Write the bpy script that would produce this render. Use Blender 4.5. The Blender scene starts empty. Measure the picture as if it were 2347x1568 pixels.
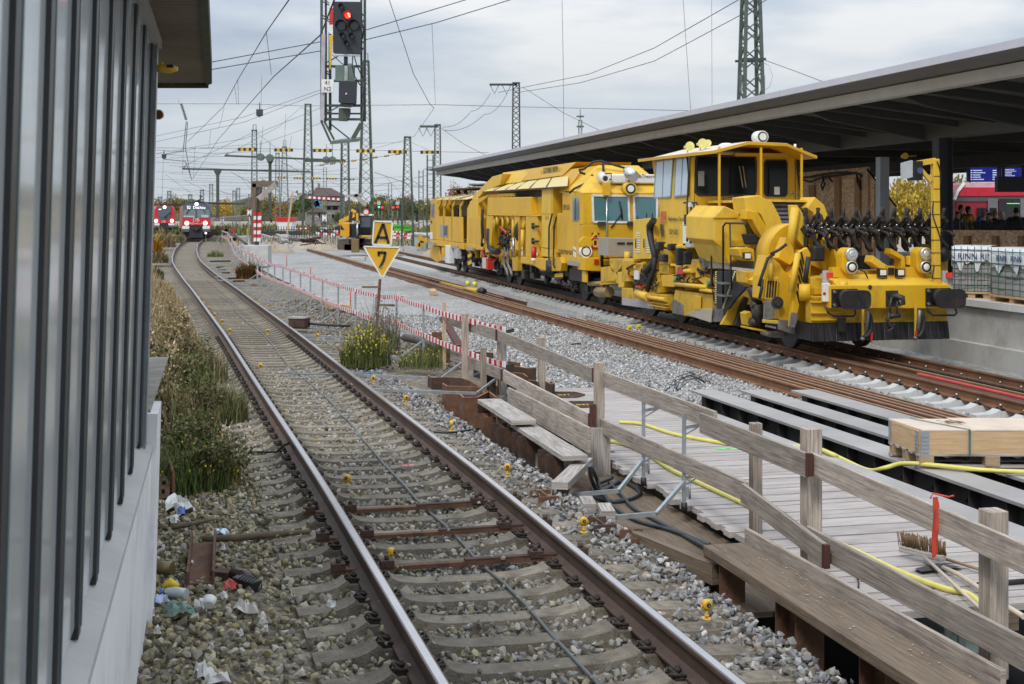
import bpy,bmesh,math,random
import numpy as np
from mathutils import Vector,Matrix
random.seed(7);RNG=np.random.default_rng(7)
SC=bpy.context.scene
COL=SC.collection
R=math.radians
FPX,CX,HY,HC=3150.0,1173.5,483.0,2.75
cam_d=bpy.data.cameras.new('camera');cam=bpy.data.objects.new('camera',cam_d);COL.objects.link(cam)
cam.location=(0,0,HC);cam.rotation_euler=(R(90),0,0)
cam_d.sensor_width=36.0;cam_d.lens=36.0*FPX/2347.0
cam_d.shift_y=(HY-784.0)/2347.0
cam_d.clip_start=0.2;cam_d.clip_end=6000
cam_d.dof.use_dof=True;cam_d.dof.focus_distance=14.0;cam_d.dof.aperture_fstop=7.1
SC.camera=cam
W=bpy.data.worlds.new('World');SC.world=W;W.use_nodes=True
nt=W.node_tree;nt.nodes.clear()
SUN_EL,SUN_AZ=46.0,-158.0
out=nt.nodes.new('ShaderNodeOutputWorld')
sky=nt.nodes.new('ShaderNodeTexSky');sky.sky_type='NISHITA';sky.sun_disc=False
sky.sun_elevation=R(SUN_EL);sky.sun_rotation=R(SUN_AZ)
b1=nt.nodes.new('ShaderNodeBackground');b1.inputs[1].default_value=0.10
nt.links.new(sky.outputs[0],b1.inputs[0])
tc=nt.nodes.new('ShaderNodeTexCoord')
mp=nt.nodes.new('ShaderNodeMapping');mp.inputs['Scale'].default_value=(1.0,1.0,4.2)
nt.links.new(tc.outputs['Generated'],mp.inputs[0])
n1=nt.nodes.new('ShaderNodeTexNoise');n1.inputs['Scale'].default_value=4.6;n1.inputs['Detail'].default_value=7;n1.inputs['Roughness'].default_value=.52
nt.links.new(mp.outputs[0],n1.inputs[0])
cr=nt.nodes.new('ShaderNodeValToRGB')
cr.color_ramp.elements[0].position=.35;cr.color_ramp.elements[0].color=(.42,.50,.63,1)
cr.color_ramp.elements[1].position=.66;cr.color_ramp.elements[1].color=(.93,.94,.95,1)
e=cr.color_ramp.elements.new(.50);e.color=(.62,.69,.79,1)
nt.links.new(n1.outputs[0],cr.inputs[0])
sx=nt.nodes.new('ShaderNodeSeparateXYZ');nt.links.new(tc.outputs['Generated'],sx.inputs[0])
mr=nt.nodes.new('ShaderNodeMapRange');mr.inputs[1].default_value=0.0;mr.inputs[2].default_value=0.16;mr.inputs[3].default_value=.75;mr.inputs[4].default_value=0.0
nt.links.new(sx.outputs[2],mr.inputs[0])
mx=nt.nodes.new('ShaderNodeMix');mx.data_type='RGBA';mx.inputs[7].default_value=(.76,.81,.86,1)
nt.links.new(mr.outputs[0],mx.inputs[0]);nt.links.new(cr.outputs[0],mx.inputs[6])
b2=nt.nodes.new('ShaderNodeBackground');b2.inputs[1].default_value=0.80
nt.links.new(mx.outputs[2],b2.inputs[0])
zr_=nt.nodes.new('ShaderNodeMapRange');zr_.inputs[1].default_value=.10;zr_.inputs[2].default_value=.9;zr_.inputs[3].default_value=.735;zr_.inputs[4].default_value=1.9
nt.links.new(sx.outputs[2],zr_.inputs[0]);nt.links.new(zr_.outputs[0],b2.inputs[1])
ms=nt.nodes.new('ShaderNodeMixShader');ms.inputs[0].default_value=.93
nt.links.new(b1.outputs[0],ms.inputs[1]);nt.links.new(b2.outputs[0],ms.inputs[2]);nt.links.new(ms.outputs[0],out.inputs[0])
sun_d=bpy.data.lights.new('sun','SUN');sun_d.energy=1.5;sun_d.angle=R(12);sun_d.color=(1,.96,.9)
sun=bpy.data.objects.new('sun',sun_d);COL.objects.link(sun)
az,el=R(SUN_AZ),R(SUN_EL)
sdir=Vector((math.sin(az)*math.cos(el),math.cos(az)*math.cos(el),math.sin(el)))
sun.rotation_euler=sdir.to_track_quat('Z','Y').to_euler();sun.location=(-20,-10,30)
SC.view_settings.view_transform='Standard';SC.view_settings.look='None'
SC.view_settings.exposure=0.30;SC.view_settings.gamma=1.0
SC.render.engine='CYCLES';SC.cycles.use_denoising=True;SC.cycles.max_bounces=6
def at(x,y,Y):return Vector(((x-CX)*Y/FPX,Y,HC+(HY-y)*Y/FPX))
def lv(x,y,z):return at(x,y,FPX*(HC-z)/(y-HY))
def crop(x0,y0,s):return lambda x,y:((x0+x/s)/1.193,(y0+y/s)/1.193)
K1=crop(1150,380,2.904);K2=crop(1700,330,2.57);K3=crop(2050,400,2.6133)
K4=crop(1150,420,4.611);K5=crop(1450,420,3.563);KA=crop(1800,950,2.347);KB=crop(1100,820,2.614)
KC=crop(1800,1350,2.347);KD=crop(400,380,2.904);KE=crop(380,0,2.904);KF=crop(860,0,3.731)
KG=crop(700,480,4.694);KH=crop(1180,0,2.551);KI=crop(2000,60,2.934);KJ=crop(1150,900,4.126)
KL=crop(380,850,2.851);KM=crop(380,1250,2.525);KN=crop(400,480,5.8675);KO=crop(2560,420,3.563)
KP=crop(2300,1050,3.92);KQ=crop(400,560,5.2275);KR=crop(600,1350,1.5647)
TA=R(12.7);TC,TS=math.cos(TA),math.sin(TA);TO=Vector((6.93,25.0,0))
def Sd(p,xl):
 u,v=(p[0]-CX)/FPX,(HY-p[1])/FPX
 Y=(xl+TO.x*TC+TO.y*TS)/(u*TC+TS)
 return(-(u*Y-TO.x)*TS+(Y-TO.y)*TC,HC+v*Y)
def Fr(p,yl):
 u,v=(p[0]-CX)/FPX,(HY-p[1])/FPX
 Y=(yl-TO.x*TS+TO.y*TC)/(-u*TS+TC)
 return((u*Y-TO.x)*TC+(Y-TO.y)*TS,HC+v*Y)
def tw(x,y,z=0.0):return Vector((TO.x+x*TC-y*TS,TO.y+x*TS+y*TC,z))
MATS={}
def node_mat(name):
 m=bpy.data.materials.new(name);m.use_nodes=True
 n=m.node_tree;return m,n,n.nodes['Principled BSDF']
def M(name,col,rough=.6,metal=0.0,var=.18,scale=3.0,bump=0.0,bscale=40.0,dirt=None,damt=.5,dscale=2.0,coord='Object',stretch=(1,1,1),emit=None,spec=None,tint=False,orand=0.0):
 if name in MATS:return MATS[name]
 m,n,p=node_mat(name)
 L=n.links.new
 tcn=n.nodes.new('ShaderNodeTexCoord');mpn=n.nodes.new('ShaderNodeMapping');mpn.inputs['Scale'].default_value=stretch
 L(tcn.outputs[coord],mpn.inputs[0])
 nz=n.nodes.new('ShaderNodeTexNoise');nz.inputs['Scale'].default_value=scale;nz.inputs['Detail'].default_value=5;nz.inputs['Roughness'].default_value=.62
 L(mpn.outputs[0],nz.inputs[0])
 rp=n.nodes.new('ShaderNodeValToRGB')
 rp.color_ramp.elements[0].position=.32;rp.color_ramp.elements[1].position=.68
 rp.color_ramp.elements[0].color=(*[min(1,c*(1-var))for c in col],1)
 rp.color_ramp.elements[1].color=(*[min(1,c*(1+var))for c in col],1)
 L(nz.outputs[0],rp.inputs[0]);src=rp.outputs[0]
 if dirt:
  n2=n.nodes.new('ShaderNodeTexNoise');n2.inputs['Scale'].default_value=dscale;n2.inputs['Detail'].default_value=8;n2.inputs['Roughness'].default_value=.7
  L(mpn.outputs[0],n2.inputs[0])
  r2=n.nodes.new('ShaderNodeMapRange');r2.inputs[1].default_value=.50;r2.inputs[2].default_value=.72;r2.inputs[3].default_value=0;r2.inputs[4].default_value=damt
  L(n2.outputs[0],r2.inputs[0])
  mxn=n.nodes.new('ShaderNodeMix');mxn.data_type='RGBA';mxn.inputs[7].default_value=(*dirt,1)
  L(r2.outputs[0],mxn.inputs[0]);L(src,mxn.inputs[6]);src=mxn.outputs[2]
 if orand:
  oi=n.nodes.new('ShaderNodeObjectInfo');mo=n.nodes.new('ShaderNodeMapRange');mo.inputs[3].default_value=1-orand;mo.inputs[4].default_value=1+orand;L(oi.outputs['Random'],mo.inputs[0])
  hs=n.nodes.new('ShaderNodeHueSaturation');L(mo.outputs[0],hs.inputs['Value']);L(src,hs.inputs['Color']);src=hs.outputs[0]
 if tint:
  an=n.nodes.new('ShaderNodeAttribute');an.attribute_name='tint'
  m2=n.nodes.new('ShaderNodeMix');m2.data_type='RGBA';m2.blend_type='MULTIPLY';m2.inputs[0].default_value=1
  L(src,m2.inputs[6]);L(an.outputs['Color'],m2.inputs[7]);src=m2.outputs[2]
 L(src,p.inputs['Base Color'])
 p.inputs['Roughness'].default_value=rough;p.inputs['Metallic'].default_value=metal
 if spec is not None:p.inputs['Specular IOR Level'].default_value=spec
 if bump:
  n3=n.nodes.new('ShaderNodeTexNoise');n3.inputs['Scale'].default_value=bscale;n3.inputs['Detail'].default_value=4
  L(mpn.outputs[0],n3.inputs[0])
  bn=n.nodes.new('ShaderNodeBump');bn.inputs['Strength'].default_value=bump;bn.inputs['Distance'].default_value=.02
  L(n3.outputs[0],bn.inputs['Height']);L(bn.outputs[0],p.inputs['Normal'])
 if emit:
  p.inputs['Emission Color'].default_value=(*emit[:3],1);p.inputs['Emission Strength'].default_value=emit[3]
 MATS[name]=m;return m
def gravel_mat(name,cols,scale,bump=1.0,dirt=None,damt=.6):
 if name in MATS:return MATS[name]
 m,n,p=node_mat(name);L=n.links.new
 tcn=n.nodes.new('ShaderNodeTexCoord')
 vo=n.nodes.new('ShaderNodeTexVoronoi');vo.inputs['Scale'].default_value=scale;L(tcn.outputs['Object'],vo.inputs[0])
 sp=n.nodes.new('ShaderNodeSeparateColor');L(vo.outputs['Color'],sp.inputs[0])
 rp=n.nodes.new('ShaderNodeValToRGB')
 els=rp.color_ramp.elements
 while len(els)<len(cols):els.new(.5)
 for i,c in enumerate(cols):els[i].position=i/(len(cols)-1);els[i].color=(*c,1)
 L(sp.outputs[0],rp.inputs[0]);src=rp.outputs[0]
 n2=n.nodes.new('ShaderNodeTexNoise');n2.inputs['Scale'].default_value=.55;n2.inputs['Detail'].default_value=6;L(tcn.outputs['Object'],n2.inputs[0])
 if dirt:
  r2=n.nodes.new('ShaderNodeMapRange');r2.inputs[1].default_value=.42;r2.inputs[2].default_value=.66;r2.inputs[3].default_value=0;r2.inputs[4].default_value=damt
  L(n2.outputs[0],r2.inputs[0])
  mxn=n.nodes.new('ShaderNodeMix');mxn.data_type='RGBA';mxn.inputs[7].default_value=(*dirt,1)
  L(r2.outputs[0],mxn.inputs[0]);L(src,mxn.inputs[6]);src=mxn.outputs[2]
 L(src,p.inputs['Base Color']);p.inputs['Roughness'].default_value=.9;p.inputs['Specular IOR Level'].default_value=.25
 bn=n.nodes.new('ShaderNodeBump');bn.inputs['Strength'].default_value=bump;bn.inputs['Distance'].default_value=.035;bn.invert=True
 L(vo.outputs['Distance'],bn.inputs['Height']);L(bn.outputs[0],p.inputs['Normal'])
 MATS[name]=m;return m
def wood_mat(name,c1,c2,stain,rough=.8,samt=.55):
 if name in MATS:return MATS[name]
 m,n,p=node_mat(name);L=n.links.new
 uv=n.nodes.new('ShaderNodeUVMap');uv.uv_map='UVMap'
 mpn=n.nodes.new('ShaderNodeMapping');mpn.inputs['Scale'].default_value=(1.1,26,1);L(uv.outputs[0],mpn.inputs[0])
 nz=n.nodes.new('ShaderNodeTexNoise');nz.inputs['Scale'].default_value=2.2;nz.inputs['Detail'].default_value=6;nz.inputs['Roughness'].default_value=.7;nz.inputs['Distortion'].default_value=.5
 L(mpn.outputs[0],nz.inputs[0])
 rp=n.nodes.new('ShaderNodeValToRGB');rp.color_ramp.elements[0].position=.30;rp.color_ramp.elements[1].position=.68
 rp.color_ramp.elements[0].color=(*c1,1);rp.color_ramp.elements[1].color=(*c2,1);L(nz.outputs[0],rp.inputs[0])
 mp2=n.nodes.new('ShaderNodeMapping');mp2.inputs['Scale'].default_value=(1.6,3.5,1);L(uv.outputs[0],mp2.inputs[0])
 n2=n.nodes.new('ShaderNodeTexNoise');n2.inputs['Scale'].default_value=1.3;n2.inputs['Detail'].default_value=7;n2.inputs['Roughness'].default_value=.68;L(mp2.outputs[0],n2.inputs[0])
 r2=n.nodes.new('ShaderNodeMapRange');r2.inputs[1].default_value=.50;r2.inputs[2].default_value=.70;r2.inputs[3].default_value=0;r2.inputs[4].default_value=samt;L(n2.outputs[0],r2.inputs[0])
 mxn=n.nodes.new('ShaderNodeMix');mxn.data_type='RGBA';mxn.inputs[7].default_value=(*stain,1)
 L(r2.outputs[0],mxn.inputs[0]);L(rp.outputs[0],mxn.inputs[6])
 an=n.nodes.new('ShaderNodeAttribute');an.attribute_name='tint'
 m2=n.nodes.new('ShaderNodeMix');m2.data_type='RGBA';m2.blend_type='MULTIPLY';m2.inputs[0].default_value=1
 L(mxn.outputs[2],m2.inputs[6]);L(an.outputs['Color'],m2.inputs[7])
 L(m2.outputs[2],p.inputs['Base Color']);p.inputs['Roughness'].default_value=rough;p.inputs['Specular IOR Level'].default_value=.3
 bn=n.nodes.new('ShaderNodeBump');bn.inputs['Strength'].default_value=.35;bn.inputs['Distance'].default_value=.006;L(nz.outputs[0],bn.inputs['Height']);L(bn.outputs[0],p.inputs['Normal'])
 MATS[name]=m;return m
def glass_mat(name,col,rough=.05,metal=.0,spec=.9):
 if name in MATS:return MATS[name]
 m,n,p=node_mat(name);p.inputs['Base Color'].default_value=(*col,1);p.inputs['Roughness'].default_value=rough
 p.inputs['Specular IOR Level'].default_value=spec;p.inputs['Metallic'].default_value=metal
 MATS[name]=m;return m
GRIME=(.10,.075,.04)
yel=M('yellow_paint',(.67,.385,.010),.5,0,.10,1.1,dirt=(.16,.10,.025),damt=.5,dscale=2.2,bump=.05,bscale=6,stretch=(1.5,1.5,.5))
yeld=M('yellow_paint_dirty',(.56,.335,.014),.55,0,.2,2.2,dirt=(.09,.065,.03),damt=.8,dscale=3.4,bump=.08,bscale=9)
yelp=M('yellow_paint_faded',(.71,.445,.035),.55,0,.08,.9,dirt=(.24,.16,.05),damt=.45,dscale=2.0,stretch=(1.2,1.2,.6))
yelo=M('yellow_ochre_paint',(.60,.335,.008),.48,0,.08,1.0,dirt=(.22,.13,.02),damt=.35,stretch=(1.2,1.2,.6))
blk=M('black_steel',(.018,.018,.020),.5,.2,.3,8,dirt=(.06,.045,.03),damt=.5,dscale=6)
rub=M('black_rubber',(.018,.018,.019),.62,0,.2,8)
dks=M('dark_steel',(.045,.043,.042),.55,.4,.3,7,dirt=(.09,.055,.03),damt=.6,dscale=5)
grm=M('greasy_machine_steel',(.035,.032,.03),.55,.3,.4,9,dirt=(.12,.09,.06),damt=.6,dscale=7)
scr=M('scraped_steel',(.22,.205,.19),.5,.5,.3,7,dirt=(.08,.06,.045),damt=.6,dscale=5)
chrome=M('bright_steel',(.62,.64,.66),.22,.9,.1,5)
zinc=M('galvanised_steel',(.36,.39,.41),.45,.55,.18,9,dirt=(.22,.22,.21),damt=.5,dscale=5)
alu=M('chequer_plate',(.42,.40,.36),.42,.55,.15,30,bump=.3,bscale=70)
wht=M('white_paint',(.72,.72,.70),.5,0,.06,3,dirt=(.35,.31,.25),damt=.35,dscale=4)
gry=M('grey_paint',(.42,.44,.45),.5,0,.08,3,dirt=(.2,.19,.17),damt=.4,dscale=4)
red=M('red_paint',(.52,.025,.02),.4,0,.12,3)
redp=M('red_plastic',(.62,.05,.045),.45,0,.15,4)
wplast=M('white_plastic',(.78,.77,.76),.5,0,.08,4,dirt=(.4,.37,.33),damt=.4,dscale=5)
gldk=glass_mat('dark_glass',(.008,.011,.012),.06,0,.25)
glteal=glass_mat('teal_glass',(.06,.17,.19),.05)
glpale=glass_mat('pale_glass',(.42,.52,.60),.06)
lens=glass_mat('lamp_glass',(.75,.74,.66),.12)
silver=glass_mat('lamp_reflector',(.8,.82,.84),.12,.9)
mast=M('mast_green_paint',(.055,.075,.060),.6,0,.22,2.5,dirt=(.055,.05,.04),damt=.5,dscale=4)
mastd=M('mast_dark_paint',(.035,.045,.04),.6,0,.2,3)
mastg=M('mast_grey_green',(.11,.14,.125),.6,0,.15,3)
rust=M('rusty_steel',(.13,.062,.034),.85,0,.4,9,bump=.3,bscale=60,dirt=(.045,.026,.018),damt=.75,dscale=4)
rust2=M('dark_rust',(.06,.034,.024),.85,0,.4,8,bump=.3,bscale=60,dirt=(.16,.075,.035),damt=.6,dscale=6)
railr=M('rail_side_rust',(.085,.052,.038),.7,.1,.25,3,dirt=(.05,.032,.025),damt=.6,dscale=7,bump=.1)
railn=M('new_rail_rust',(.17,.078,.034),.75,.1,.3,2.5,dirt=(.10,.045,.022),damt=.6,dscale=6,bump=.1)
railt=M('rail_top_polish',(.62,.60,.60),.22,1.0,.06,5)
conO=M('old_concrete',(.20,.172,.132),.9,0,.32,7,bump=.6,bscale=60,dirt=(.08,.062,.042),damt=.85,dscale=4.5,orand=.25)
conN=M('new_concrete',(.47,.47,.45),.85,0,.10,4,bump=.2,bscale=60,dirt=(.34,.33,.30),damt=.6,dscale=3)
conW=M('grey_concrete',(.44,.43,.40),.85,0,.12,1.5,bump=.2,bscale=50,dirt=(.27,.25,.21),damt=.6,dscale=1.3)
wg=wood_mat('grey_wood',(.15,.13,.115),(.53,.49,.45),(.12,.095,.08))
wdeck=wood_mat('pale_deck_wood',(.25,.228,.215),(.50,.47,.455),(.24,.20,.17),samt=.5)
wbr=wood_mat('brown_wood',(.085,.06,.04),(.23,.175,.125),(.06,.045,.033))
wfr=wood_mat('fresh_wood',(.42,.27,.14),(.60,.43,.26),(.30,.19,.10),samt=.4)
wrd=wood_mat('red_brown_wood',(.055,.02,.015),(.12,.05,.04),(.04,.02,.015))
hosey=M('yellow_hose',(.62,.56,.13),.45,0,.06,6,dirt=(.4,.33,.1),damt=.3)
pink=M('pink_spray',(.72,.22,.22),.8,0,.3,12)
green_sp=M('green_spray',(.2,.75,.25),.8,0,.3,12)
CUBE=[(0,3,2,1),(4,5,6,7),(0,1,5,4),(1,2,6,5),(2,3,7,6),(3,0,4,7)]
def wmat(o):
 m=Matrix.Translation(o.location)@Matrix.Rotation(o.rotation_euler[2],4,'Z')
 return wmat(o.parent)@m if o.parent else m
NTH=('first','second','third','fourth','fifth','sixth','seventh','eighth','ninth','tenth','eleventh','twelfth','thirteenth','fourteenth','fifteenth','sixteenth','seventeenth','eighteenth','nineteenth','twentieth','twenty-first','twenty-second')
class MB:
 def __init__(s):s.V=[];s.F=[];s.M=[];s.U=[];s.S=[];s.T=[];s.tint=1.0
 def add(s,vs,fs,m=0,uv=None,smooth=False):
  o=len(s.V);s.V+=[tuple(v)for v in vs]
  for i,f in enumerate(fs):
   s.F.append(tuple(o+k for k in f));s.M.append(m);s.U.append(uv[i]if uv else None);s.S.append(smooth);s.T.append(s.tint)
  return s
 def box(s,c,d,m=0,rz=0.0,rot=None):
  x,y,z=d[0]/2,d[1]/2,d[2]/2
  P=[Vector(p)for p in((-x,-y,-z),(x,-y,-z),(x,y,-z),(-x,y,-z),(-x,-y,z),(x,-y,z),(x,y,z),(-x,y,z))]
  if rot is None and rz:rot=Matrix.Rotation(rz,3,'Z')
  if rot is not None:P=[rot@p for p in P]
  c=Vector(c);return s.add([p+c for p in P],CUBE,m)
 def lo(s,a,b,m=0):return s.box([(a[i]+b[i])/2 for i in range(3)],[abs(b[i]-a[i])for i in range(3)],m)
 def bar(s,p,q,w,h,m=0,up=(0,0,1),tint=None):
  p,q=Vector(p),Vector(q);d=q-p;Ln=d.length
  if Ln<1e-6:return s
  d.normalize();up=Vector(up)
  if abs(d.dot(up))>.97:up=Vector((0,1,0))if abs(d.y)<.9 else Vector((1,0,0))
  sx=d.cross(up).normalized();u2=sx.cross(d)
  cs=[(-w/2,-h/2),(w/2,-h/2),(w/2,h/2),(-w/2,h/2)]
  vs=[p+sx*a+u2*b for a,b in cs]+[q+sx*a+u2*b for a,b in cs]
  fs,uv=[],[];o=random.random()*50;pv=random.random()*9
  for i in range(4):
   j=(i+1)%4;wd=w if i%2==0 else h
   fs.append((i,j,4+j,4+i));uv.append([(o,pv),(o,pv+wd),(o+Ln,pv+wd),(o+Ln,pv)]);pv+=wd
  fs+=[(3,2,1,0),(4,5,6,7)];e=[(o,0),(o+.02,0),(o+.02,h),(o,h)];uv+=[e,e]
  t0=s.tint
  if tint is not None:s.tint=tint
  s.add(vs,fs,m,uv);s.tint=t0;return s
 def tube(s,pts,r,m=0,n=6,cap=True,smooth=True):
  pts=[Vector(p)for p in pts];rr=r if isinstance(r,(list,tuple))else[r]*len(pts)
  vs,fs=[],[];prev=None
  for i,p in enumerate(pts):
   d=(pts[min(i+1,len(pts)-1)]-pts[max(i-1,0)])
   d=d.normalized()if d.length>1e-9 else Vector((0,0,1))
   if prev is None:a=d.cross(Vector((0,0,1))if abs(d.z)<.95 else Vector((1,0,0))).normalized()
   else:
    a=prev-d*prev.dot(d);a=a.normalized()if a.length>1e-6 else d.orthogonal().normalized()
   prev=a;b=d.cross(a)
   for k in range(n):
    t=2*math.pi*k/n;vs.append(p+(a*math.cos(t)+b*math.sin(t))*rr[i])
  for i in range(len(pts)-1):
   for k in range(n):
    k2=(k+1)%n;fs.append((i*n+k,i*n+k2,(i+1)*n+k2,(i+1)*n+k))
  s.add(vs,fs,m,None,smooth)
  if cap and n>2:
   o=len(s.V)-len(vs)
   for f in(tuple(o+k for k in reversed(range(n))),tuple(o+(len(pts)-1)*n+k for k in range(n))):
    s.F.append(f);s.M.append(m);s.U.append(None);s.S.append(False);s.T.append(s.tint)
  return s
 def cyl(s,p,q,r,m=0,n=14,r2=None):return s.tube([p,q],[r,r if r2 is None else r2],m,n)
 def prism(s,poly,ax,a,b,m=0):
  n=len(poly)
  def pt(u,v,w):return{'x':(w,u,v),'y':(u,w,v),'z':(u,v,w)}[ax]
  vs=[pt(u,v,a)for u,v in poly]+[pt(u,v,b)for u,v in poly]
  fs=[tuple(range(n)),tuple(range(2*n-1,n-1,-1))]+[(i,(i+1)%n,n+(i+1)%n,n+i)for i in range(n)]
  return s.add(vs,fs,m)
 def hull(s,A,B,m=0):
  """two loops of the same length, joined side by side"""
  n=len(A);return s.add(list(A)+list(B),[tuple(range(n)),tuple(range(2*n-1,n-1,-1))]+[(i,(i+1)%n,n+(i+1)%n,n+i)for i in range(n)],m)
 def ball(s,c,r,m=0,n=10,k=6,sc=(1,1,1)):
  vs=[(c[0],c[1],c[2]-r*sc[2])];fs=[]
  for i in range(1,k):
   t=math.pi*i/k
   for j in range(n):p=2*math.pi*j/n;vs.append((c[0]+r*sc[0]*math.sin(t)*math.cos(p),c[1]+r*sc[1]*math.sin(t)*math.sin(p),c[2]-r*sc[2]*math.cos(t)))
  vs.append((c[0],c[1],c[2]+r*sc[2]));e=len(vs)-1
  for j in range(n):
   j2=(j+1)%n;fs.append((0,1+j2,1+j));fs.append((e,e-n+j,e-n+j2))
   for i in range(k-2):a=1+i*n;fs.append((a+j,a+j2,a+n+j2,a+n+j))
  return s.add(vs,fs,m,None,True)
 def quad(s,a,b,c,d,m=0,uv=None):return s.add([a,b,c,d],[(0,1,2,3)],m,[uv]if uv else None)
 def build(s,name,mats,parent=None,world=False,bevel=0.0,fix=True):
  me=bpy.data.meshes.new(name);V=s.V
  if parent is not None and world:
   inv=wmat(parent).inverted();V=[tuple(inv@Vector(v))for v in V]
  me.from_pydata(V,[],s.F);mats=mats if isinstance(mats,(list,tuple))else[mats]
  for m in mats:me.materials.append(m)
  me.polygons.foreach_set('material_index',s.M);me.polygons.foreach_set('use_smooth',s.S)
  if fix and len(s.F)<60000:
   bm=bmesh.new();bm.from_mesh(me);bmesh.ops.recalc_face_normals(bm,faces=bm.faces);bm.to_mesh(me);bm.free()
  if any(u is not None for u in s.U)or any('wood' in m.name or 'chip' in m.name for m in mats):
   ul=me.uv_layers.new(name='UVMap')
   for i,pl in enumerate(me.polygons):
    u=s.U[i]
    if u is None:
     for li in pl.loop_indices:c=me.vertices[me.loops[li].vertex_index].co;ul.data[li].uv=(c.x+c.y*.7,c.z+c.y*.3)
     continue
    dct=dict(zip(s.F[i],u))
    for li in pl.loop_indices:ul.data[li].uv=dct[me.loops[li].vertex_index]
   ca=me.color_attributes.new('tint','FLOAT_COLOR','CORNER');arr=np.ones((len(me.loops),4),np.float32)
   for i,pl in enumerate(me.polygons):
    arr[pl.loop_start:pl.loop_start+pl.loop_total,:3]=s.T[i]
   ca.data.foreach_set('color',arr.ravel())
  me.update()
  o=bpy.data.objects.new(name,me);COL.objects.link(o)
  if parent is not None:o.parent=parent;KIDS.setdefault(parent.name,[]).append(o)
  if bevel:
   b=o.modifiers.new('bevel','BEVEL');b.width=bevel;b.segments=2;b.limit_method='ANGLE';b.angle_limit=R(40)
  return o
def thing(name,label,cat,loc=(0,0,0),rz=0.0,group=None):
 o=bpy.data.objects.new(name,None);COL.objects.link(o);o.empty_display_size=.2
 o.location=loc;o.rotation_euler=(0,0,rz);return tag(o,label,cat,group)
def tag(o,label,cat,group=None):
 o['label']=label;o['category']=cat
 if group:o['group']=group
 return o
def kind(o,k):o['kind']=k;return o
def plab(o,label):o['label']=label;return o
KIDS={}
def copy_tree(o,parent=None):
 c=o.copy();COL.objects.link(c)
 if parent is not None:c.parent=parent
 for ch in KIDS.get(o.name,[]):copy_tree(ch,c)
 return c
def lettering(body,size,mat,mtx,parent=None,name='lettering',depth=.004,align='CENTER'):
 cu=bpy.data.curves.new('text','FONT');cu.body=body;cu.size=size;cu.extrude=depth;cu.align_x=align;cu.align_y='CENTER'
 to=bpy.data.objects.new('text',cu);COL.objects.link(to)
 dg=bpy.context.evaluated_depsgraph_get();me=bpy.data.meshes.new_from_object(to.evaluated_get(dg))
 bpy.data.objects.remove(to);bpy.data.curves.remove(cu)
 me.transform(mtx);me.materials.clear();me.materials.append(mat);me.name=name
 o=bpy.data.objects.new(name,me);COL.objects.link(o)
 if parent is not None:o.parent=parent;KIDS.setdefault(parent.name,[]).append(o)
 return o
def facing(loc,xdir,up=(0,0,1),sx=1.0):
 """matrix that lays text reading along xdir with its face out; sx narrows the letters"""
 x=Vector(xdir).normalized();u=Vector(up);n=x.cross(u).normalized();u=n.cross(x)
 return Matrix.Translation(loc)@Matrix((x*sx,u,n)).transposed().to_4x4()
PY=np.array([-4,2,7.2,12.5,20.1,29,37.9,47.3,54.5,65,73.5,82,96.4,113,130,145,165,220.])
PX=np.array([3.35,1.78,.42,-.93,-2.95,-5.28,-7.70,-10.25,-12.25,-15.1,-17.38,-19.5,-22.9,-26.6,-30.1,-33.3,-37.4,-48.5])
PZ=HC-np.array([2.48,2.48,2.48,2.48,2.52,2.59,2.63,2.67,2.70,2.74,2.74,2.74,2.74,2.76,2.78,2.80,2.80,2.8])
def smooth_path(n=900):
 Y=np.linspace(-4,210,n);X=np.interp(Y,PY,PX);Z=np.interp(Y,PY,PZ)
 for arr in(X,Z):
  for _ in range(60):arr[1:-1]=(arr[:-2]+2*arr[1:-1]+arr[2:])/4
 return X,Y,Z
TX,TY,TZ=smooth_path()
TSL=np.concatenate([[0],np.cumsum(np.hypot(np.diff(TX),np.diff(TY)))])
def trk(s,off=0.0,dz=0.0):
 x,y,z=np.interp(s,TSL,TX),np.interp(s,TSL,TY),np.interp(s,TSL,TZ)
 x2,y2=np.interp(s+.3,TSL,TX),np.interp(s+.3,TSL,TY);x1,y1=np.interp(s-.3,TSL,TX),np.interp(s-.3,TSL,TY)
 d=Vector((x2-x1,y2-y1,0)).normalized();return Vector((x+d.y*off,y-d.x*off,z+dz)),d
def s_at(Y):return float(np.interp(Y,TY,TSL))
g_dirt=M('yard_dirt',(.30,.265,.21),.95,0,.25,.35,bump=.5,bscale=9,dirt=(.16,.15,.09),damt=.7,dscale=.12)
g_old=gravel_mat('old_ballast',[(.08,.066,.05),(.19,.16,.12),(.30,.265,.21),(.13,.11,.08),(.25,.225,.19)],17,1.0,dirt=(.15,.115,.07),damt=.55)
g_new=gravel_mat('new_ballast',[(.19,.19,.192),(.31,.308,.305),(.45,.445,.435),(.25,.25,.252),(.37,.35,.325)],13,1.0,dirt=(.25,.238,.215),damt=.55)
g_left=gravel_mat('weedy_ballast',[(.10,.09,.065),(.19,.175,.13),(.27,.25,.20),(.15,.135,.095)],18,1.0,dirt=(.16,.14,.075),damt=.6)
mb=MB();mb.lo((-2500,-60,-1.25),(2500,5000,-1.05));kind(mb.build('ground',g_dirt),'structure')
def strip(name,mat,rows,kindname='structure'):
 """rows: list of equal-length lists of points"""
 vs=[p for r in rows for p in r];n=len(rows[0]);fs=[]
 for i in range(len(rows)-1):
  for j in range(n-1):fs.append((i*n+j,i*n+j+1,(i+1)*n+j+1,(i+1)*n+j))
 b=MB();b.add(vs,fs,0,None,True);return kind(b.build(name,mat,fix=False),kindname)
def wob(a):return(random.random()-.5)*2*a
rows=[]
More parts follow.
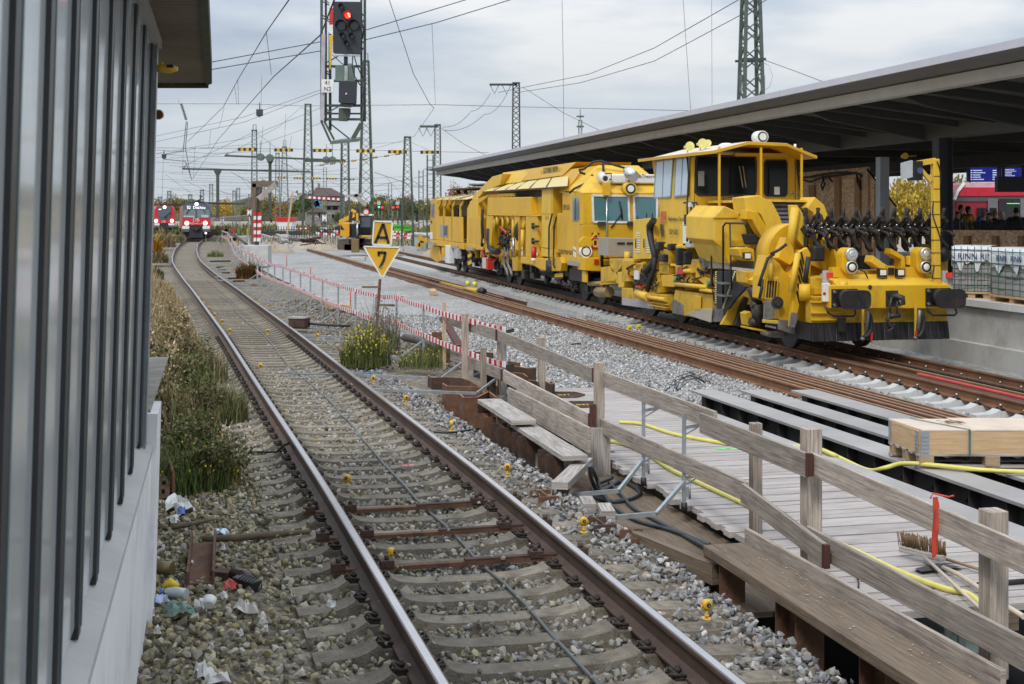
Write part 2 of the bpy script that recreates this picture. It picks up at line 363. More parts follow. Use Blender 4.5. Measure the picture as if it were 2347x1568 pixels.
for i in range(0,300):
 s=1.0+i*(.5 if i<120 else .9)
 row=[]
 p0=trk(s)[0]
 for off,dz in((-9,-.45),(-4.2,-.36),(-2.6,-.27),(-1.5,-.245),(-1.3,-.26),(-.4,-.285),(.4,-.285),(1.2,-.26),(1.52,-.25)):
  p=trk(s,off)[0];row.append((p.x,p.y,p.z+dz+wob(.012)))
 yy=p0.y
 q=trk(s,1.90 if yy<20.5 else 3.0)[0];row.append((q.x,q.y,q.z-(.46 if yy<20.5 else .36)))
 q=trk(s,1.99 if yy<20.5 else 4.0)[0];row.append((q.x,q.y,q.z-(1.3 if yy<20.5 else .60)))
 rows.append(row)
strip('old_ballast_bed',g_old,rows)
rows=[]
for i in range(0,142):
 Y=5.0+i*.9+(i*i)*.002
 row=[]
 xl=float(np.interp(Y,TY,TX))+4.0 if Y>21.4 else 9.72-.2494*Y
 xr=14.9-.2053*Y
 for k in range(15):
  t=k/14;x=xl+(xr-xl)*t;row.append((x,Y,-.30+wob(.02)-(.12 if k==0 else 0)))
 rows.append(row)
strip('new_ballast_field',g_new,rows)
rows=[]
for i in range(40):
 Y=84+i*8;rows.append([(-.30*Y-34,Y,-.5),(-.235*Y-2.0+4.2,Y,-.50),(-.16*Y+6,Y,-.32),(.2*Y,Y,-.32),(1.6*Y,Y,-.35)])
strip('yard_soil',g_dirt,rows)
rows=[]
for i in range(80):
 Y=8+i*2;x=float(np.interp(Y,TY,TX));rows.append([(x-30,Y,-.2),(x-14,Y,-.22),(x-6,Y,-.14+wob(.05)),(x-3.6,Y,-.13),(x-2.2,Y,-.17)])
strip('left_verge',g_left,rows)
def icos():
 t=(1+5**.5)/2
 v=np.array([(-1,t,0),(1,t,0),(-1,-t,0),(1,-t,0),(0,-1,t),(0,1,t),(0,-1,-t),(0,1,-t),(t,0,-1),(t,0,1),(-t,0,-1),(-t,0,1)],float)
 f=np.array([(0,11,5),(0,5,1),(0,1,7),(0,7,10),(0,10,11),(1,5,9),(5,11,4),(11,10,2),(10,7,6),(7,1,8),(3,9,4),(3,4,2),(3,2,6),(3,6,8),(3,8,9),(4,9,5),(2,4,11),(6,2,10),(8,6,7),(9,8,1)])
 return v/np.linalg.norm(v[0]),f
ICV,ICF=icos()
def stones(name,pos,size,cols,mat,label=None):
 n=len(pos);protos=[]
 for k in range(24):
  v=ICV*RNG.uniform(.5,1.3,(12,1));v=v*np.array([1.0,RNG.uniform(.6,.95),RNG.uniform(.5,.8)]);protos.append(v)
 P=np.array(protos)[RNG.integers(0,24,n)]
 q=RNG.normal(size=(n,4));q/=np.linalg.norm(q,axis=1)[:,None];w,x,y,z=q.T
 Rm=np.stack([1-2*(y*y+z*z),2*(x*y-z*w),2*(x*z+y*w),2*(x*y+z*w),1-2*(x*x+z*z),2*(y*z-x*w),2*(x*z-y*w),2*(y*z+x*w),1-2*(x*x+y*y)],1).reshape(n,3,3)
 V=np.einsum('nij,nkj->nki',Rm,P)*size[:,None,None]+pos[:,None,:]
 F=(ICF[None]+(np.arange(n)*12)[:,None,None]).reshape(-1,3)
 me=bpy.data.meshes.new(name);me.vertices.add(n*12);me.loops.add(len(F)*3);me.polygons.add(len(F))
 me.vertices.foreach_set('co',V.ravel().astype(np.float32));me.loops.foreach_set('vertex_index',F.ravel().astype(np.int32))
 me.polygons.foreach_set('loop_start',np.arange(0,len(F)*3,3,dtype=np.int32))
 me.materials.append(mat)
 c=np.ones((n,12,4),np.float32);c[:,:,:3]=cols[:,None,:]
 ca=me.color_attributes.new('tint','FLOAT_COLOR','POINT');ca.data.foreach_set('color',c.ravel())
 me.polygons.foreach_set('use_smooth',np.zeros(len(F),bool));me.update(calc_edges=True);o=bpy.data.objects.new(name,me);COL.objects.link(o);return kind(o,'stuff')
stone_m=M('stone',(1,1,1),.88,0,.14,14,tint=True,spec=.25,bump=.25,bscale=55)
def palette(n,cols):return np.array(cols)[RNG.integers(0,len(cols),n)]*RNG.uniform(.42,1.28,(n,1))
OLDC=[(.26,.22,.165),(.33,.295,.245),(.21,.18,.14),(.38,.35,.31),(.29,.265,.24),(.31,.235,.165),(.24,.235,.23)]
LEFTC=[(.35,.305,.19),(.43,.385,.25),(.26,.23,.14),(.50,.46,.38),(.38,.31,.18),(.30,.275,.22)]
NEWC=[(.36,.36,.355),(.48,.475,.465),(.27,.272,.28),(.60,.59,.57),(.42,.385,.335)]
RIGHTC=[(.27,.268,.27),(.36,.35,.34),(.21,.208,.21),(.46,.445,.43),(.32,.265,.225),(.24,.247,.265)]
SLP=.50;S0=s_at(8.14)
def track_stones(s0,s1,o0,o1,dens,cols,zoff,smin,smax,name,gap=True):
 n=int((s1-s0)*(o1-o0)*dens);s=RNG.uniform(s0,s1,n);o=RNG.uniform(o0,o1,n)
 if gap:
  d=np.abs(((s-S0+SLP/2)%SLP)-SLP/2);keep=~((d<.135)&(np.abs(o)<1.36));rail=(np.abs(np.abs(o)-.75)<.075);keep&=~rail;s,o=s[keep],o[keep]
 n=len(s);x,y,z=np.interp(s,TSL,TX),np.interp(s,TSL,TY),np.interp(s,TSL,TZ)
 dx,dy=np.interp(s+.3,TSL,TX)-np.interp(s-.3,TSL,TX),np.interp(s+.3,TSL,TY)-np.interp(s-.3,TSL,TY);L=np.hypot(dx,dy);dx,dy=dx/L,dy/L
 sz=RNG.uniform(smin,smax,n)*RNG.choice([1,1,1,1.25],n)
 pos=np.stack([x+dy*o,y-dx*o,z+zoff+RNG.uniform(-.05,.034,n)-np.abs(o)*0.0],1)
 if callable(cols):c=cols(o,n)
 else:c=palette(n,cols)
 return stones(name,pos,sz,c,stone_m)
def mixc(o,n):
 t=np.clip((o+1.6)/3.0+RNG.normal(0,.18,n),0,1)[:,None];return palette(n,LEFTC)*(1-t)+palette(n,RIGHTC)*t
sA,sB=s_at(5.2),s_at(24)
track_stones(sA,sB,-2.9,1.64,660,mixc,-.242,.023,.036,'ballast_stones')
track_stones(sA,sB,-1.3,1.3,26,mixc,-.165,.012,.024,'stray_stones',False)
track_stones(sB,s_at(44),-2.4,3.2,150,OLDC,-.26,.026,.038,'distant_ballast_stones')
n=42000;Yv=RNG.uniform(17.5,40,n);xl=np.interp(Yv,TY,TX)+np.where(Yv>21.3,4.1,8.6);xr=11.4-.2254*Yv
Xv=xl+(xr-xl)*RNG.uniform(0,1,n);stones('new_ballast_stones',np.stack([Xv,Yv,RNG.uniform(-.32,-.265,n)],1),RNG.uniform(.018,.034,n),palette(n,NEWC),stone_m)
def rail_profile(sc=1.0):
 h=[(-.023,0),(-.033,-.004),(-.036,-.012),(-.036,-.030),(-.022,-.044),(-.009,-.056),(-.009,-.135),(-.030,-.150),(-.075,-.160),(-.075,-.172)]
 return[(a*sc,b*sc)for a,b in h]+[(-a*sc,b*sc)for a,b in reversed(h)]
RP=rail_profile();raile=M('rail_worn_edge',(.16,.12,.115),.3,.7,.15,5)
def rail_obj(name,pts,mats,parent=None,top_mat=1):
 """pts: list of (point, direction) on the running surface"""
 vs,fs,ms=[],[],[];n=len(RP)
 for p,d in pts:
  r=Vector((d.y,-d.x,0))
  for a,b in RP:vs.append(p+r*a+Vector((0,0,b)))
 for i in range(len(pts)-1):
  for k in range(n):
   k2=(k+1)%n;fs.append((i*n+k,i*n+k2,(i+1)*n+k2,(i+1)*n+k));ms.append(top_mat if k==n-1 else(2 if k in(0,n-2)and len(mats)>2 else 0))
 fs+=[tuple(range(n)),tuple((len(pts)-1)*n+k for k in reversed(range(n)))];ms+=[0,0]
 b=MB();b.V=[tuple(v)for v in vs];b.F=fs;b.M=ms;b.U=[None]*len(fs);b.S=[False]*len(fs);b.T=[1]*len(fs)
 return b.build(name,mats,parent)
ss=[3+i*.6 for i in range(60)]+[39+i*1.5 for i in range(110)]
tag(rail_obj('rail',[trk(s,-.755)for s in ss],[railr,railt,raile]),'long shiny worn rail nearest the weeds, left one of the curving track','rail','rails of the curving track')
tag(rail_obj('rail',[trk(s,.755)for s in ss],[railr,railt,raile]),'long shiny worn rail nearest the wooden walkway, right one of the curving track','rail','rails of the curving track')
def sleeper_mesh(b,m=0,L=1.3):
 st=[(-L,.10,-.045,.015),(-1.05,.105,-.03,.0),(-.96,.10,.0,0),(-.92,.10,.028,0),(-.885,.10,.0,0),(-.62,.10,.0,0),(-.585,.10,.028,0),(-.54,.10,.002,0),(-.38,.09,-.024,0),(0,.085,-.034,0)]
 st=st+[(-x,w,z,e)for x,w,z,e in reversed(st[:-1])]
 vs,fs=[],[]
 for x,w,z,e in st:vs+=[(x,-w-.035,-.20),(x,-w,z),(x,w,z),(x,w+.035,-.20)]
 for i in range(len(st)-1):
  o=i*4
  for k in range(3):fs.append((o+k,o+k+1,o+k+5,o+k+4))
 fs+=[(0,1,2,3),tuple(len(vs)-4+k for k in(3,2,1,0))];b.add(vs,fs,m);return b
def clip_mesh(sign,m=0):
 b=MB();c=.095*sign
 b.box((c*1.0,0,.012),(.07,.13,.02),m)
 pts=[]
 for k in range(13):
  t=math.pi*(k/12)*2-math.pi;pts.append((c+sign*(.018+.03*math.cos(t*1.0)),.062*math.sin(t*.5)*1.0+.0,.035+.022*math.cos(t)))
 b.tube(pts,.010,m,5)
 b.tube([(c-sign*.03,-.06,.03),(c+sign*.045,-.055,.042),(c+sign*.06,-.02,.03)],.010,m,5)
 b.tube([(c-sign*.03,.06,.03),(c+sign*.045,.055,.042),(c+sign*.06,.02,.03)],.010,m,5)
 b.cyl((c,0,.01),(c,0,.075),.013,m,6);b.cyl((c,0,.04),(c,0,.062),.024,m,6)
 return b
def make_sleeper(label,cat,mat,clipm,group,clips=True):
 o=sleeper_mesh(MB()).build('sleeper',mat);tag(o,label,cat,group)
 if clips:
  for s0 in(-.755,.755):
   for sg in(-1,1):
    c=clip_mesh(sg).build('rail_clip',clipm,o);c.location=(s0,0,-.005 if abs(s0+.095*sg)<.9 else .0)
 return o
def place_copy(proto,first,loc,rz):
 o=proto if first else copy_tree(proto);o.location=loc;o.rotation_euler=(0,0,rz);return o
clipd=M('dark_clip_steel',(.038,.028,.022),.7,.2,.3,20)
pr=make_sleeper('weathered brown concrete sleeper with dark spring clips on the curving track','sleeper',conO,clipd,'concrete sleepers of the curving track')
k=0;i=int((sA-S0)/SLP)-1
SLEEP=[]
while True:
 s=S0+i*SLP;p,d=trk(s,0,-.178)
 if p.y>58:break
 SLEEP.append((s,p,d));i+=1
for k,(s,p,d)in enumerate(SLEEP):
 if k==0:first=True
 if p.y>30 and k%1==0:
  if 'pr2' not in globals():
   pr2=make_sleeper(pr['label'],'sleeper',conO,clipd,pr['group'],False);f2=True
  o=place_copy(pr2,f2,p,math.atan2(d.y,d.x)-math.pi/2);f2=False
 else:o=place_copy(pr,k==0,p,math.atan2(d.y,d.x)-math.pi/2+wob(.012))
for y,lab in((1284,'rusty flat steel tie bar across the curving track, nearest of the three'),(1214.6,'rusty flat steel tie bar across the curving track, middle of the three'),(1156,'rusty flat steel tie bar across the curving track, farthest of the three')):
 Y=FPX*(HC-.12)/(y-HY);s=s_at(Y);s=S0+(round((s-S0)/SLP-.5)+.5)*SLP
 a,d=trk(s,-.98,-.165);c,_=trk(s,.98,-.165);m1,_=trk(s,.02,-.165);t=thing('tie_bar',lab,'tie bar',a,0,'tie bars of the curving track')
 MB().bar(a,c,.07,.03).build('flat_bar',rust,t,True)
 MB().bar(m1+Vector((0,0,.022)),c+(m1-c)*.12+Vector((0,0,.022)),.06,.018).build('insulated_sleeve',rust2,t,True)
 for off in(-.93,-.57,.57,.93):
  b=MB();q,_=trk(s,off,-.13);b.box(q,(.09,.10,.05),0,math.atan2(d.y,d.x));b.cyl(q+Vector((0,0,.02)),q+Vector((0,0,.06)),.02,0,6);b.build('clamp',rust2,t,True)
pts=[]
for i in range(70):
 s=s_at(5)+i*.62;p,d=trk(s,.16+.04*math.sin(i*.33)+wob(.012)+.0*i,-.215);p.z+=.012*math.sin(i*1.9)+.02;pts.append(p)
b=MB();b.tube(pts,.013,0,6);tag(b.build('track_cable',M('cable_grey',(.10,.11,.11),.55,0,.2,10)),'thin dark cable snaking along the middle of the curving track','cable')
for y,x0,x1 in((856,640,868),):
 a,c=lv(x0,y,.10),lv(x1,y-2,.10);b=MB();b.tube([a,(a+c)/2+Vector((0,0,-.02)),c],.011);tag(b.build('blue_hose',M('blue_hose_skin',(.10,.20,.27),.5)),'thin blue hose crossing the curving track between two sleepers','hose')
for x,y,w in((1310,1512,.28),(1080,1267,.22),(930,1118,.24),(865,1060,.15),(945,1061,.2),(965,979+40,.16)):
 Y=FPX*(HC-.06)/(y-HY);s=S0+round((s_at(Y)-S0)/SLP)*SLP;p,d=trk(s,0,-.178)
 off=(at(x,y,p.y).x-p.x);q,_=trk(s,off,-.178);r=Vector((d.y,-d.x,0))
 z=-.225+.0;b=MB()
 q.z=p.z-.042+(.02 if abs(off)>.38 else 0)+.004*0
 pts=[q+r*(t*w)+Vector((0,0,-.002))+d*(.03*math.sin(t*7))for t in(-.5,-.2,.1,.3,.5)]
 for u,v in zip(pts,pts[1:]):b.bar(u,v,.035,.012)
 tag(b.build('spray_mark',pink),'faded pink spray paint mark across the middle of a sleeper','paint mark','pink marks on the sleepers')
ymk=M('marker_yellow',(.62,.38,.03),.45,0,.12,6)
def marker(p,lab,face=True):
 t=thing('track_marker',lab,'track marker',p,wob(.5)+(0 if face else 1.3),'yellow track markers');t.scale=(.85,.85,.85)
 b=MB();b.cyl((0,0,0),(0,0,.012),.035,0,10);b.cyl((0,0,.01),(0,0,.075),.011,0,8);b.cyl((0,0,.025),(0,0,.04),.018,0,8);b.build('stem',ymk,t)
 b=MB();b.tube([(.046*math.cos(a),0,.115+.046*math.sin(a))for a in[math.pi*(1+k/8)for k in range(9)]],.007,0,5);b.build('fork',ymk,t)
 b=MB();b.tube([(0,.028,.118),(0,.02,.118),(0,-.02,.118),(0,-.03,.118)],[.026,.038,.041,.028],0,12);b.build('disc',ymk,t)
 b=MB();b.cyl((0,-.045,.118),(0,.03,.118),.016,0,10);b.build('button',blk,t)
 b=MB();b.cyl((0,-.048,.118),(0,-.045,.118),.007,0,8);b.build('stud',chrome,t);return t
MK=[KL(*p)for p in((652,66),(712,142),(1003,142),(1170,62),(1393,200),(952,425),(1836,560),(2093,728),(1622,1365))]
MK+=[KD(*p)for p in((397,1208),(421,1240),(459,1283),(503,1325),(548,1378),(790,1200),(843,1230),(895,1272),(966,1314))]
MK+=[(1650,1474),(895,1263),(1172,1102),(1040,1000),(1353,1240)]
for k,p in enumerate(MK):
 Y0=FPX*(HC-.08)/(p[1]-HY);s=s_at(Y0);s=S0+round((s-S0)/SLP)*SLP if Y0<22 else s
 q,d=trk(s,0,-.178);off=at(p[0],p[1],q.y).x-q.x;q,_=trk(s,off,-.178 if abs(off)>.5 else-.21)
 if abs(off)>1.3:q.z-=.03
 lab={18:'round yellow track marker on a sleeper end at the bottom right, beside the walkway',19:'yellow track marker turned side-on between the rails next to the nearest tie bar',20:'round yellow track marker on the stones below the far plank seat',21:'yellow track marker edge-on with a black hose lying behind it',22:'yellow track marker with an empty fork beside the grey bracket foot',8:'round yellow track marker with grey stud between the rails, alone in the middle distance',7:'round yellow track marker on grey stones beside the rust-brown sheet piles',6:'yellow track marker next to the zinc bracket feet on the stones'}.get(k,'small round yellow track marker far down the curving track')
 marker(q,lab,k not in(19,21))
def mline(y,xl,z=0.0):
 return tw(xl,y,z),Vector((-TS,TC,0))
for off,lab in((-.755,'rust-brown rail under the yellow machines on the side of the loose rails'),(.755,'rust-brown rail under the yellow machines on the platform side')):
 tag(rail_obj('rail',[mline(y,off)for y in(-21,0,30,60,90)],[railn,M('worn_rail_top',(.20,.14,.11),.45,.5,.2,8)]),lab,'rail','rails of the machine track')
clipn=M('new_clip_steel',(.03,.03,.03),.45,.4,.2,20)
bright=M('bolt_zinc',(.55,.57,.58),.35,.8,.1,9)
pr=make_sleeper('clean pale concrete sleeper with black clips under the yellow machines','sleeper',conN,clipn,'pale sleepers of the machine track',True)
pr3=make_sleeper(pr['label'],'sleeper',conN,clipn,pr['group'],False)
for s0 in(-.755,.755):
 for sg in(-1,1):
  bb=MB();bb.cyl((s0+sg*.095,0,.065),(s0+sg*.095,0,.095),.017,0,6);bb.build('bolt_head',bright,pr)
  bb=MB();bb.box((s0+sg*.095,0,.03),(.08,.12,.04),0);bb.cyl((s0+sg*.095,0,.03),(s0+sg*.095,0,.09),.02,0,6);bb.build('rail_clip',clipn,pr3)
first=f3=True;y=-15.6
while y<66:
 p=tw(0,y,-.178)
 if y<14:o=place_copy(pr,first,p,TA);first=False
 else:o=place_copy(pr3,f3,p,TA);f3=False
 y+=.6
rlb=M('rail_rust_dark',(.12,.055,.03),.75,.1,.3,2.5,dirt=(.06,.03,.02),damt=.6,dscale=6);rlt=M('rail_head_rust_highlight',(.33,.20,.12),.6,.2,.2,4,dirt=(.17,.08,.04),damt=.6,dscale=5)  # worn rust on the heads painted lighter to carry their highlights
def loose(dx,y0,y1,label,mats=None,z=-.10,wig=0.0):
 d=Vector((-.247,1,0)).normalized();pts=[]
 n=14
 for i in range(n):
  Y=y0+(y1-y0)*i/(n-1);pts.append((Vector((10.1+dx-.247*Y+wig*math.sin(Y*.21+dx*9),Y,z)),d))
 return tag(rail_obj('loose_rail',pts,mats or[random.choice([railn,rlb]),rlt]),label,'rail','loose rails lying beside the machine track')
loose(.08,17.3,104,'longest loose rusty rail, front one of the pile reaching far back to the digger')
loose(.25,17.1,99,'loose rusty rail close behind the front one of the pile')
loose(.46,16.9,52,'loose orange-brown rail in the middle of the pile ending by the yellow jack')
loose(.62,16.9,37,'loose rusty rail in the pile with two yellow caps at its far end')
loose(.78,16.8,36,'loose rusty rail beside the sleepers, rear one of the near pile')
loose(.93,16.9,30,'short rusty rail leaning against the sleeper ends at the rear of the pile')
loose(.75,45,72,'loose rusty rail further back with a row of clips along its foot',wig=0)
loose(.98,43,70,'loose rusty rail further back lying against the pale sleeper ends')
b=MB()
for i in range(17):q=Vector((10.1+.67-.247*(45.6+i*.75),45.6+i*.75,-.19));b.box(q,(.09,.10,.07));b.cyl(q,q+Vector((0,0,.09)),.02,0,6)
tag(b.build('rail_fastenings',clipn),'row of dark rail clips left lying along the foot of a loose rail','rail clips')
for i,(x,yy)in enumerate((KB(1625,195),KB(1690,190))):
 q=lv(x,yy,-.06);b=MB();b.box(q,(.1,.05,.1),0,TA);b.box(q+Vector((0,-.04,.02)),(.06,.05,.05),0,TA)
 tag(b.build('rail_end_cap',M('cap_yellow',(.75,.65,.03),.5)),['bright yellow cap on the end of a loose rail, the left one of two','bright yellow cap on the end of a loose rail, the right one of two'][i],'end cap','yellow rail end caps')
crop2=crop(1080,680,5.8675)
t=thing('rail_jack','yellow hydraulic rail jack lying across the loose rails with a black coupling','jack',lv(*crop2(1100,640),-.1))
a,c=lv(*crop2(740,545),-.1),lv(*crop2(1120,640),-.1);MB().bar(a,c,.12,.07).build('jack_plate',yeld,t,True)
a,c=lv(*crop2(1120,640),-.05),lv(*crop2(1330,680),-.05);b=MB();b.tube([a,c],.075,0,10);b.build('jack_cylinder',yeld,t,True)
c2=lv(*crop2(1440,690),-.05);b=MB();b.tube([c,(c+c2)/2,c2],[.06,.16,.10],0,8);b.build('coupling',blk,t,True)
for i,(u,v)in enumerate(((1170,562),(1280,575))):b=MB();b.cyl(lv(*crop2(u,v),.02)-Vector((0,0,.08)),lv(*crop2(u,v),.02)+Vector((0,0,.1)),.08,0,8);b.build('cap',M('cap_yellow',(.75,.65,.03),.5),t,True)
q=lv(*crop2(625,712),-.2);b=MB();b.bar(q,q+Vector((-.12,.9,.04)),.22,.14);tag(b.build('wood_block',wfr),'short squared timber on the gravel propping the front loose rail','timber')
def prail(xl,y0,y1,mats,lab,z=-.06):tag(rail_obj('loose_rail',[mline(y,xl,z)for y in np.linspace(y0,y1,8)],mats),lab,'rail','loose rails lying in the machine track')
redr=M('red_rail_paint',(.50,.07,.06),.6,0,.15,3)
prail(-.50,-20,4,[railr,rlb],'dark rail lying between the rails of the machine track, next to the near one',-.035)
prail(-.27,-20,-1.4,[redr,redr],'rail painted bright red lying between the rails of the machine track',-.03)
prail(-.05,-20,5,[railn,rlt],'orange-brown rail lying in the middle of the machine track',-.035)
prail(.22,-20,6,[rust2,rlb],'dark rusty rail lying in the machine track beside the far rail',-.035)
prail(1.35,-20,9,[rust2,rust2],'rusty rail lying outside the machine track at the foot of the platform wall',-.15)
q=KJ(1755,175);p=lv(*q,-.2);b=MB();b.tube([p+Vector((-.11,0,0)),p+Vector((0,.03,.02)),p+Vector((.11,.05,.01))],.018);tag(b.build('stick',rust2),'short dark stick lying alone on the pale new gravel','stick')
DG=.24;DD=Vector((-DG,1,0)).normalized();DX=Vector((DD.y,-DD.x,0));DA=math.atan(DG)
def dk(d,Y,z=0.0):return Vector((d-DG*Y,Y,z))
b=MB();Y=9.45;i=0
while Y<21.0:
 w=.145;d0=4.70+wob(.06)if Y<15.6 else 4.9+wob(.03);d1=6.80
 p,q=dk(d0,Y+(4.7-d0)*0,0),dk(d1,Y+.23*0,0)
 v=.86+random.random()*.2;t=(v*1.03,v,v*.98)
 a=Vector((d0-DG*Y,Y,-.025));c=a+DX*(d1-d0)*1.0
 b.bar(a+Vector((0,0,wob(.003))),c+Vector((0,0,wob(.003))),w-.010,.05,0,tint=t);Y+=w*1.02;i+=1
deck=thing('plank_deck','broad weathered pale plank deck between the railing and the steel beams','deck',dk(5.6,15))
b.build('deck_planks',wdeck,deck,True)
b=MB()
for d in(5.05,5.8,6.6):b.bar(dk(d,9.6,-.12),dk(d,20.9,-.12),.10,.13,0)
b.build('joist',wbr,deck,True)
b=MB()
for k in range(5):b.bar(dk(4.02+k*.17,9.9,-.16),dk(4.02+k*.17,15.2,-.16),.165,.04,0,tint=.85+random.random()*.2)
tag(b.build('lower_boarding',wbr),'dark brown boarding lying lower than the pale deck, with hoses on it','boarding')
def edge(p,q,w,h,mat,name,lab,cat='board',group=None):b=MB();b.bar(p,q,w,h);return tag(b.build(name,mat),lab,cat,group)
edge(lv(*KC(-150,300),.05),lv(*KC(370,520),.05),.07,.15,wbr,'edging_board','brown edging board holding back the stones beside the big brown plank','board')
edge(lv(*KB(1125,1330),.12),lv(*KB(1310,1150),.12),.16,.07,wg,'leaning_board','grey board leaning between the corner post and a rusty pile top','board')
b=MB();p=lv(*KB(1395,1320),-.25);b.bar(p,p+Vector((0,0,.62)),.28,.06,0,(0,1,0));b.bar(p+Vector((-.22,.03,0)),p+Vector((-.22,.03,.6)),.10,.06,0,(0,1,0));tag(b.build('corner_boards',wg),'upright grey boards closing the corner under the main corner post','board')
for i,(x,y)in enumerate((KB(1310,1440),KB(1440,1490))):
 p=lv(x,y,.06);b=MB();b.bar(p,p+Vector((.02,-.34,0)),.12,.10);tag(b.build('wood_block',wg),['small grey timber block under the first bracket foot','small grey timber block under the second bracket foot'][i],'timber','timber blocks under the bracket feet')
def hstub(p,w,h,lab,mat=rust):
 t=thing('steel_pile',lab,'pile',p,DA,'steel piles along the walkway');b=MB()
 b.lo((-w/2,-.16,-1.2),(w/2,-.145,h));b.lo((-w/2,.145,-1.2),(w/2,.16,h));b.lo((-.01,-.145,-1.2),(.01,.145,h));b.build('pile_steel',mat,t);return t
for(x,y),lab in(((1660,1320),'rusty steel pile under the near corner of the big brown plank'),((1832,1430),'rusty steel pile under the big brown plank, second from its far end'),((2035,1560),'rusty steel pile under the big brown plank at the bottom edge'),((1112,985),'rusty pile under the far grey plank seat, the farther one'),((1150,1010),'rusty pile under the far grey plank seat with a white label strip'),((1200,1030),'steel pile with pale labels under the near grey plank seat'),((1262,1075),'dark pile under the front end of the near grey plank seat'),((1248,1150),'rusty pile top with a leaning board on it'),((1460,1245),'short rusty pile top beside the edging board'),((1375,1215),'rusty pile stub near the second bracket foot')):
 p=lv(x,y,.02);top=.20 if 'plank' in lab else .10;p.z=0;hstub(p,.20,top,lab,rust if random.random()<.6 else rust2)
def plank(d,w,Y0,Y1,z,lab,mat,th=.055):
 b=MB();n=3
 b.bar(dk(d+w/2,Y0,z-th/2),dk(d+w/2,Y1,z-th/2),w,th);return tag(b.build('walkway_plank',mat,bevel=.006),lab,'plank','planks along the walkway')
plank(3.88,.27,14.04,16.25,.25,'grey plank seat on rusty piles ending at the corner post',wg)
plank(3.79,.30,15.85,17.65,.335,'shorter grey plank on rusty piles behind the first, cut twice across',wg)
plank(3.90,.34,5.0,10.32,.25,'big dirty brown plank on rusty piles along the bottom right',wbr,.07)
for pts,z,lab in(([(85,520),(130,550),(300,543),(470,556),(560,585)],.12,'rusty folded sheet pile nearest the rails, farthest of the three open ones'),([(250,615),(300,645),(490,652),(690,660),(560,588)],.12,'rusty folded sheet pile in the middle of the three open ones'),([(445,737),(490,777),(640,770),(775,705),(745,688),(860,775)],.14,'rusty folded sheet pile by the far end of the grey plank'),([(750,515),(860,520),(860,640)],.25,'rusty sheet pile behind the second railing post'),([(735,340),(865,352),(960,330)],.15,'rusty sheet pile at the back of the row'),([(945,412),(1078,425),(1140,432),(1190,445),(1298,440),(1298,430)],.22,'tall rusty sheet pile with squared corner near the deck'),([(985,362),(1120,385)],.18,'rusty sheet pile with a wedge of wood on it'),([(1040,492),(1160,505),(1205,540)],.16,'rusty sheet pile between two railing posts'),([(1410,592),(1480,625),(1508,612),(1470,590)],.16,'rusty sheet pile just before the deck corner'),([(1215,575),(1320,590),(1325,600)],.14,'rusty sheet pile half hidden by the third railing post'),([(600,255),(735,265),(820,268)],.2,'rusty sheet pile below the tape end'),([(45,95),(150,100),(240,105)],.2,'rusty sheet pile at the far start of the row'),([(235,155),(350,185),(470,175)],.2,'rusty pile by the leaning brown plank'),([(130,35),(240,38)],.25,'rusty pile end half hidden by weeds')):
 P_=[lv(*KJ(*p),z)for p in pts];t=thing('sheet_pile',lab,'sheet pile',P_[0],0,'rusty sheet piles');b=MB()
 for a,c in zip(P_,P_[1:]):b.bar(a-Vector((0,0,.55)),c-Vector((0,0,.55)),.018,1.1)
 b.build('pile_wall',random.choice([rust,rust2,rust]),t,True);b=MB()
 for a,c in zip(P_,P_[1:]):b.bar(a+Vector((0,0,.003)),c+Vector((0,0,.003)),.026,.008)
 b.build('pile_rim',M('rim_rust',(.22,.115,.06),.8,0,.3,9),t,True)
for i,(x,y)in enumerate((KJ(1620,745),KJ(1830,855))):
 p=lv(x,y,.006);t=thing('sheet_pile',['hexagonal rusty pile opening flush in the deck, the farther one','hexagonal rusty pile opening flush in the deck, the nearer one'][i],'sheet pile',p,0,'pile openings in the deck')
 b=MB();hx=[(.30,0),(.16,.26),(-.16,.26),(-.30,0),(-.16,-.26),(.16,-.26)];b.prism(hx,'z',-.004,.006);b.build('opening',M('pile_hole_shade',(.03,.017,.012),.95,0,.5,7),t)  # flat dark hexagon: the shade down the open pile is put into its colour
 b=MB()
 for(a,c),(e,g)in zip(hx,hx[1:]+hx[:1]):b.bar((a,c,.008),(e,g,.008),.025,.022)
 b.build('pile_edge',rust,t)
 lettering('042' if i else '041',.13,M('paint_yellow_mark',(.7,.6,.1),.6),Matrix.Translation((0,-.02,.0075))@Matrix.Rotation(.2,4,'Z'),t,depth=.0005)
rail_t=thing('wooden_railing','long weathered grey plank railing between the old track and the pale deck','railing',dk(4.7,14))
def post(px,top_y,base,w,name='post',z0=-.02,top=None,mat=wg):
 p=lv(px,base,0.0);zt=HC+(HY-top_y)*p.y/FPX;p.z=z0
 b=MB();v=.75+.4*random.random();b.bar(p,(p.x,p.y,zt),w,w,0,(DX.x,DX.y,0),(v*1.05,v*.96,v*.86));return b.build(name,mat,rail_t,True,.006)
for px,ty,by,w in((1066,718,875,.10),(1148,740,902,.10),(1108,797,898,.085),(1242,773,893,.11),(1373,830,1053,.10),(1732,969,1221,.09),(1859,981,1318,.125),(2277,1168,1545,.125)):
 post(px,ty,by,w)
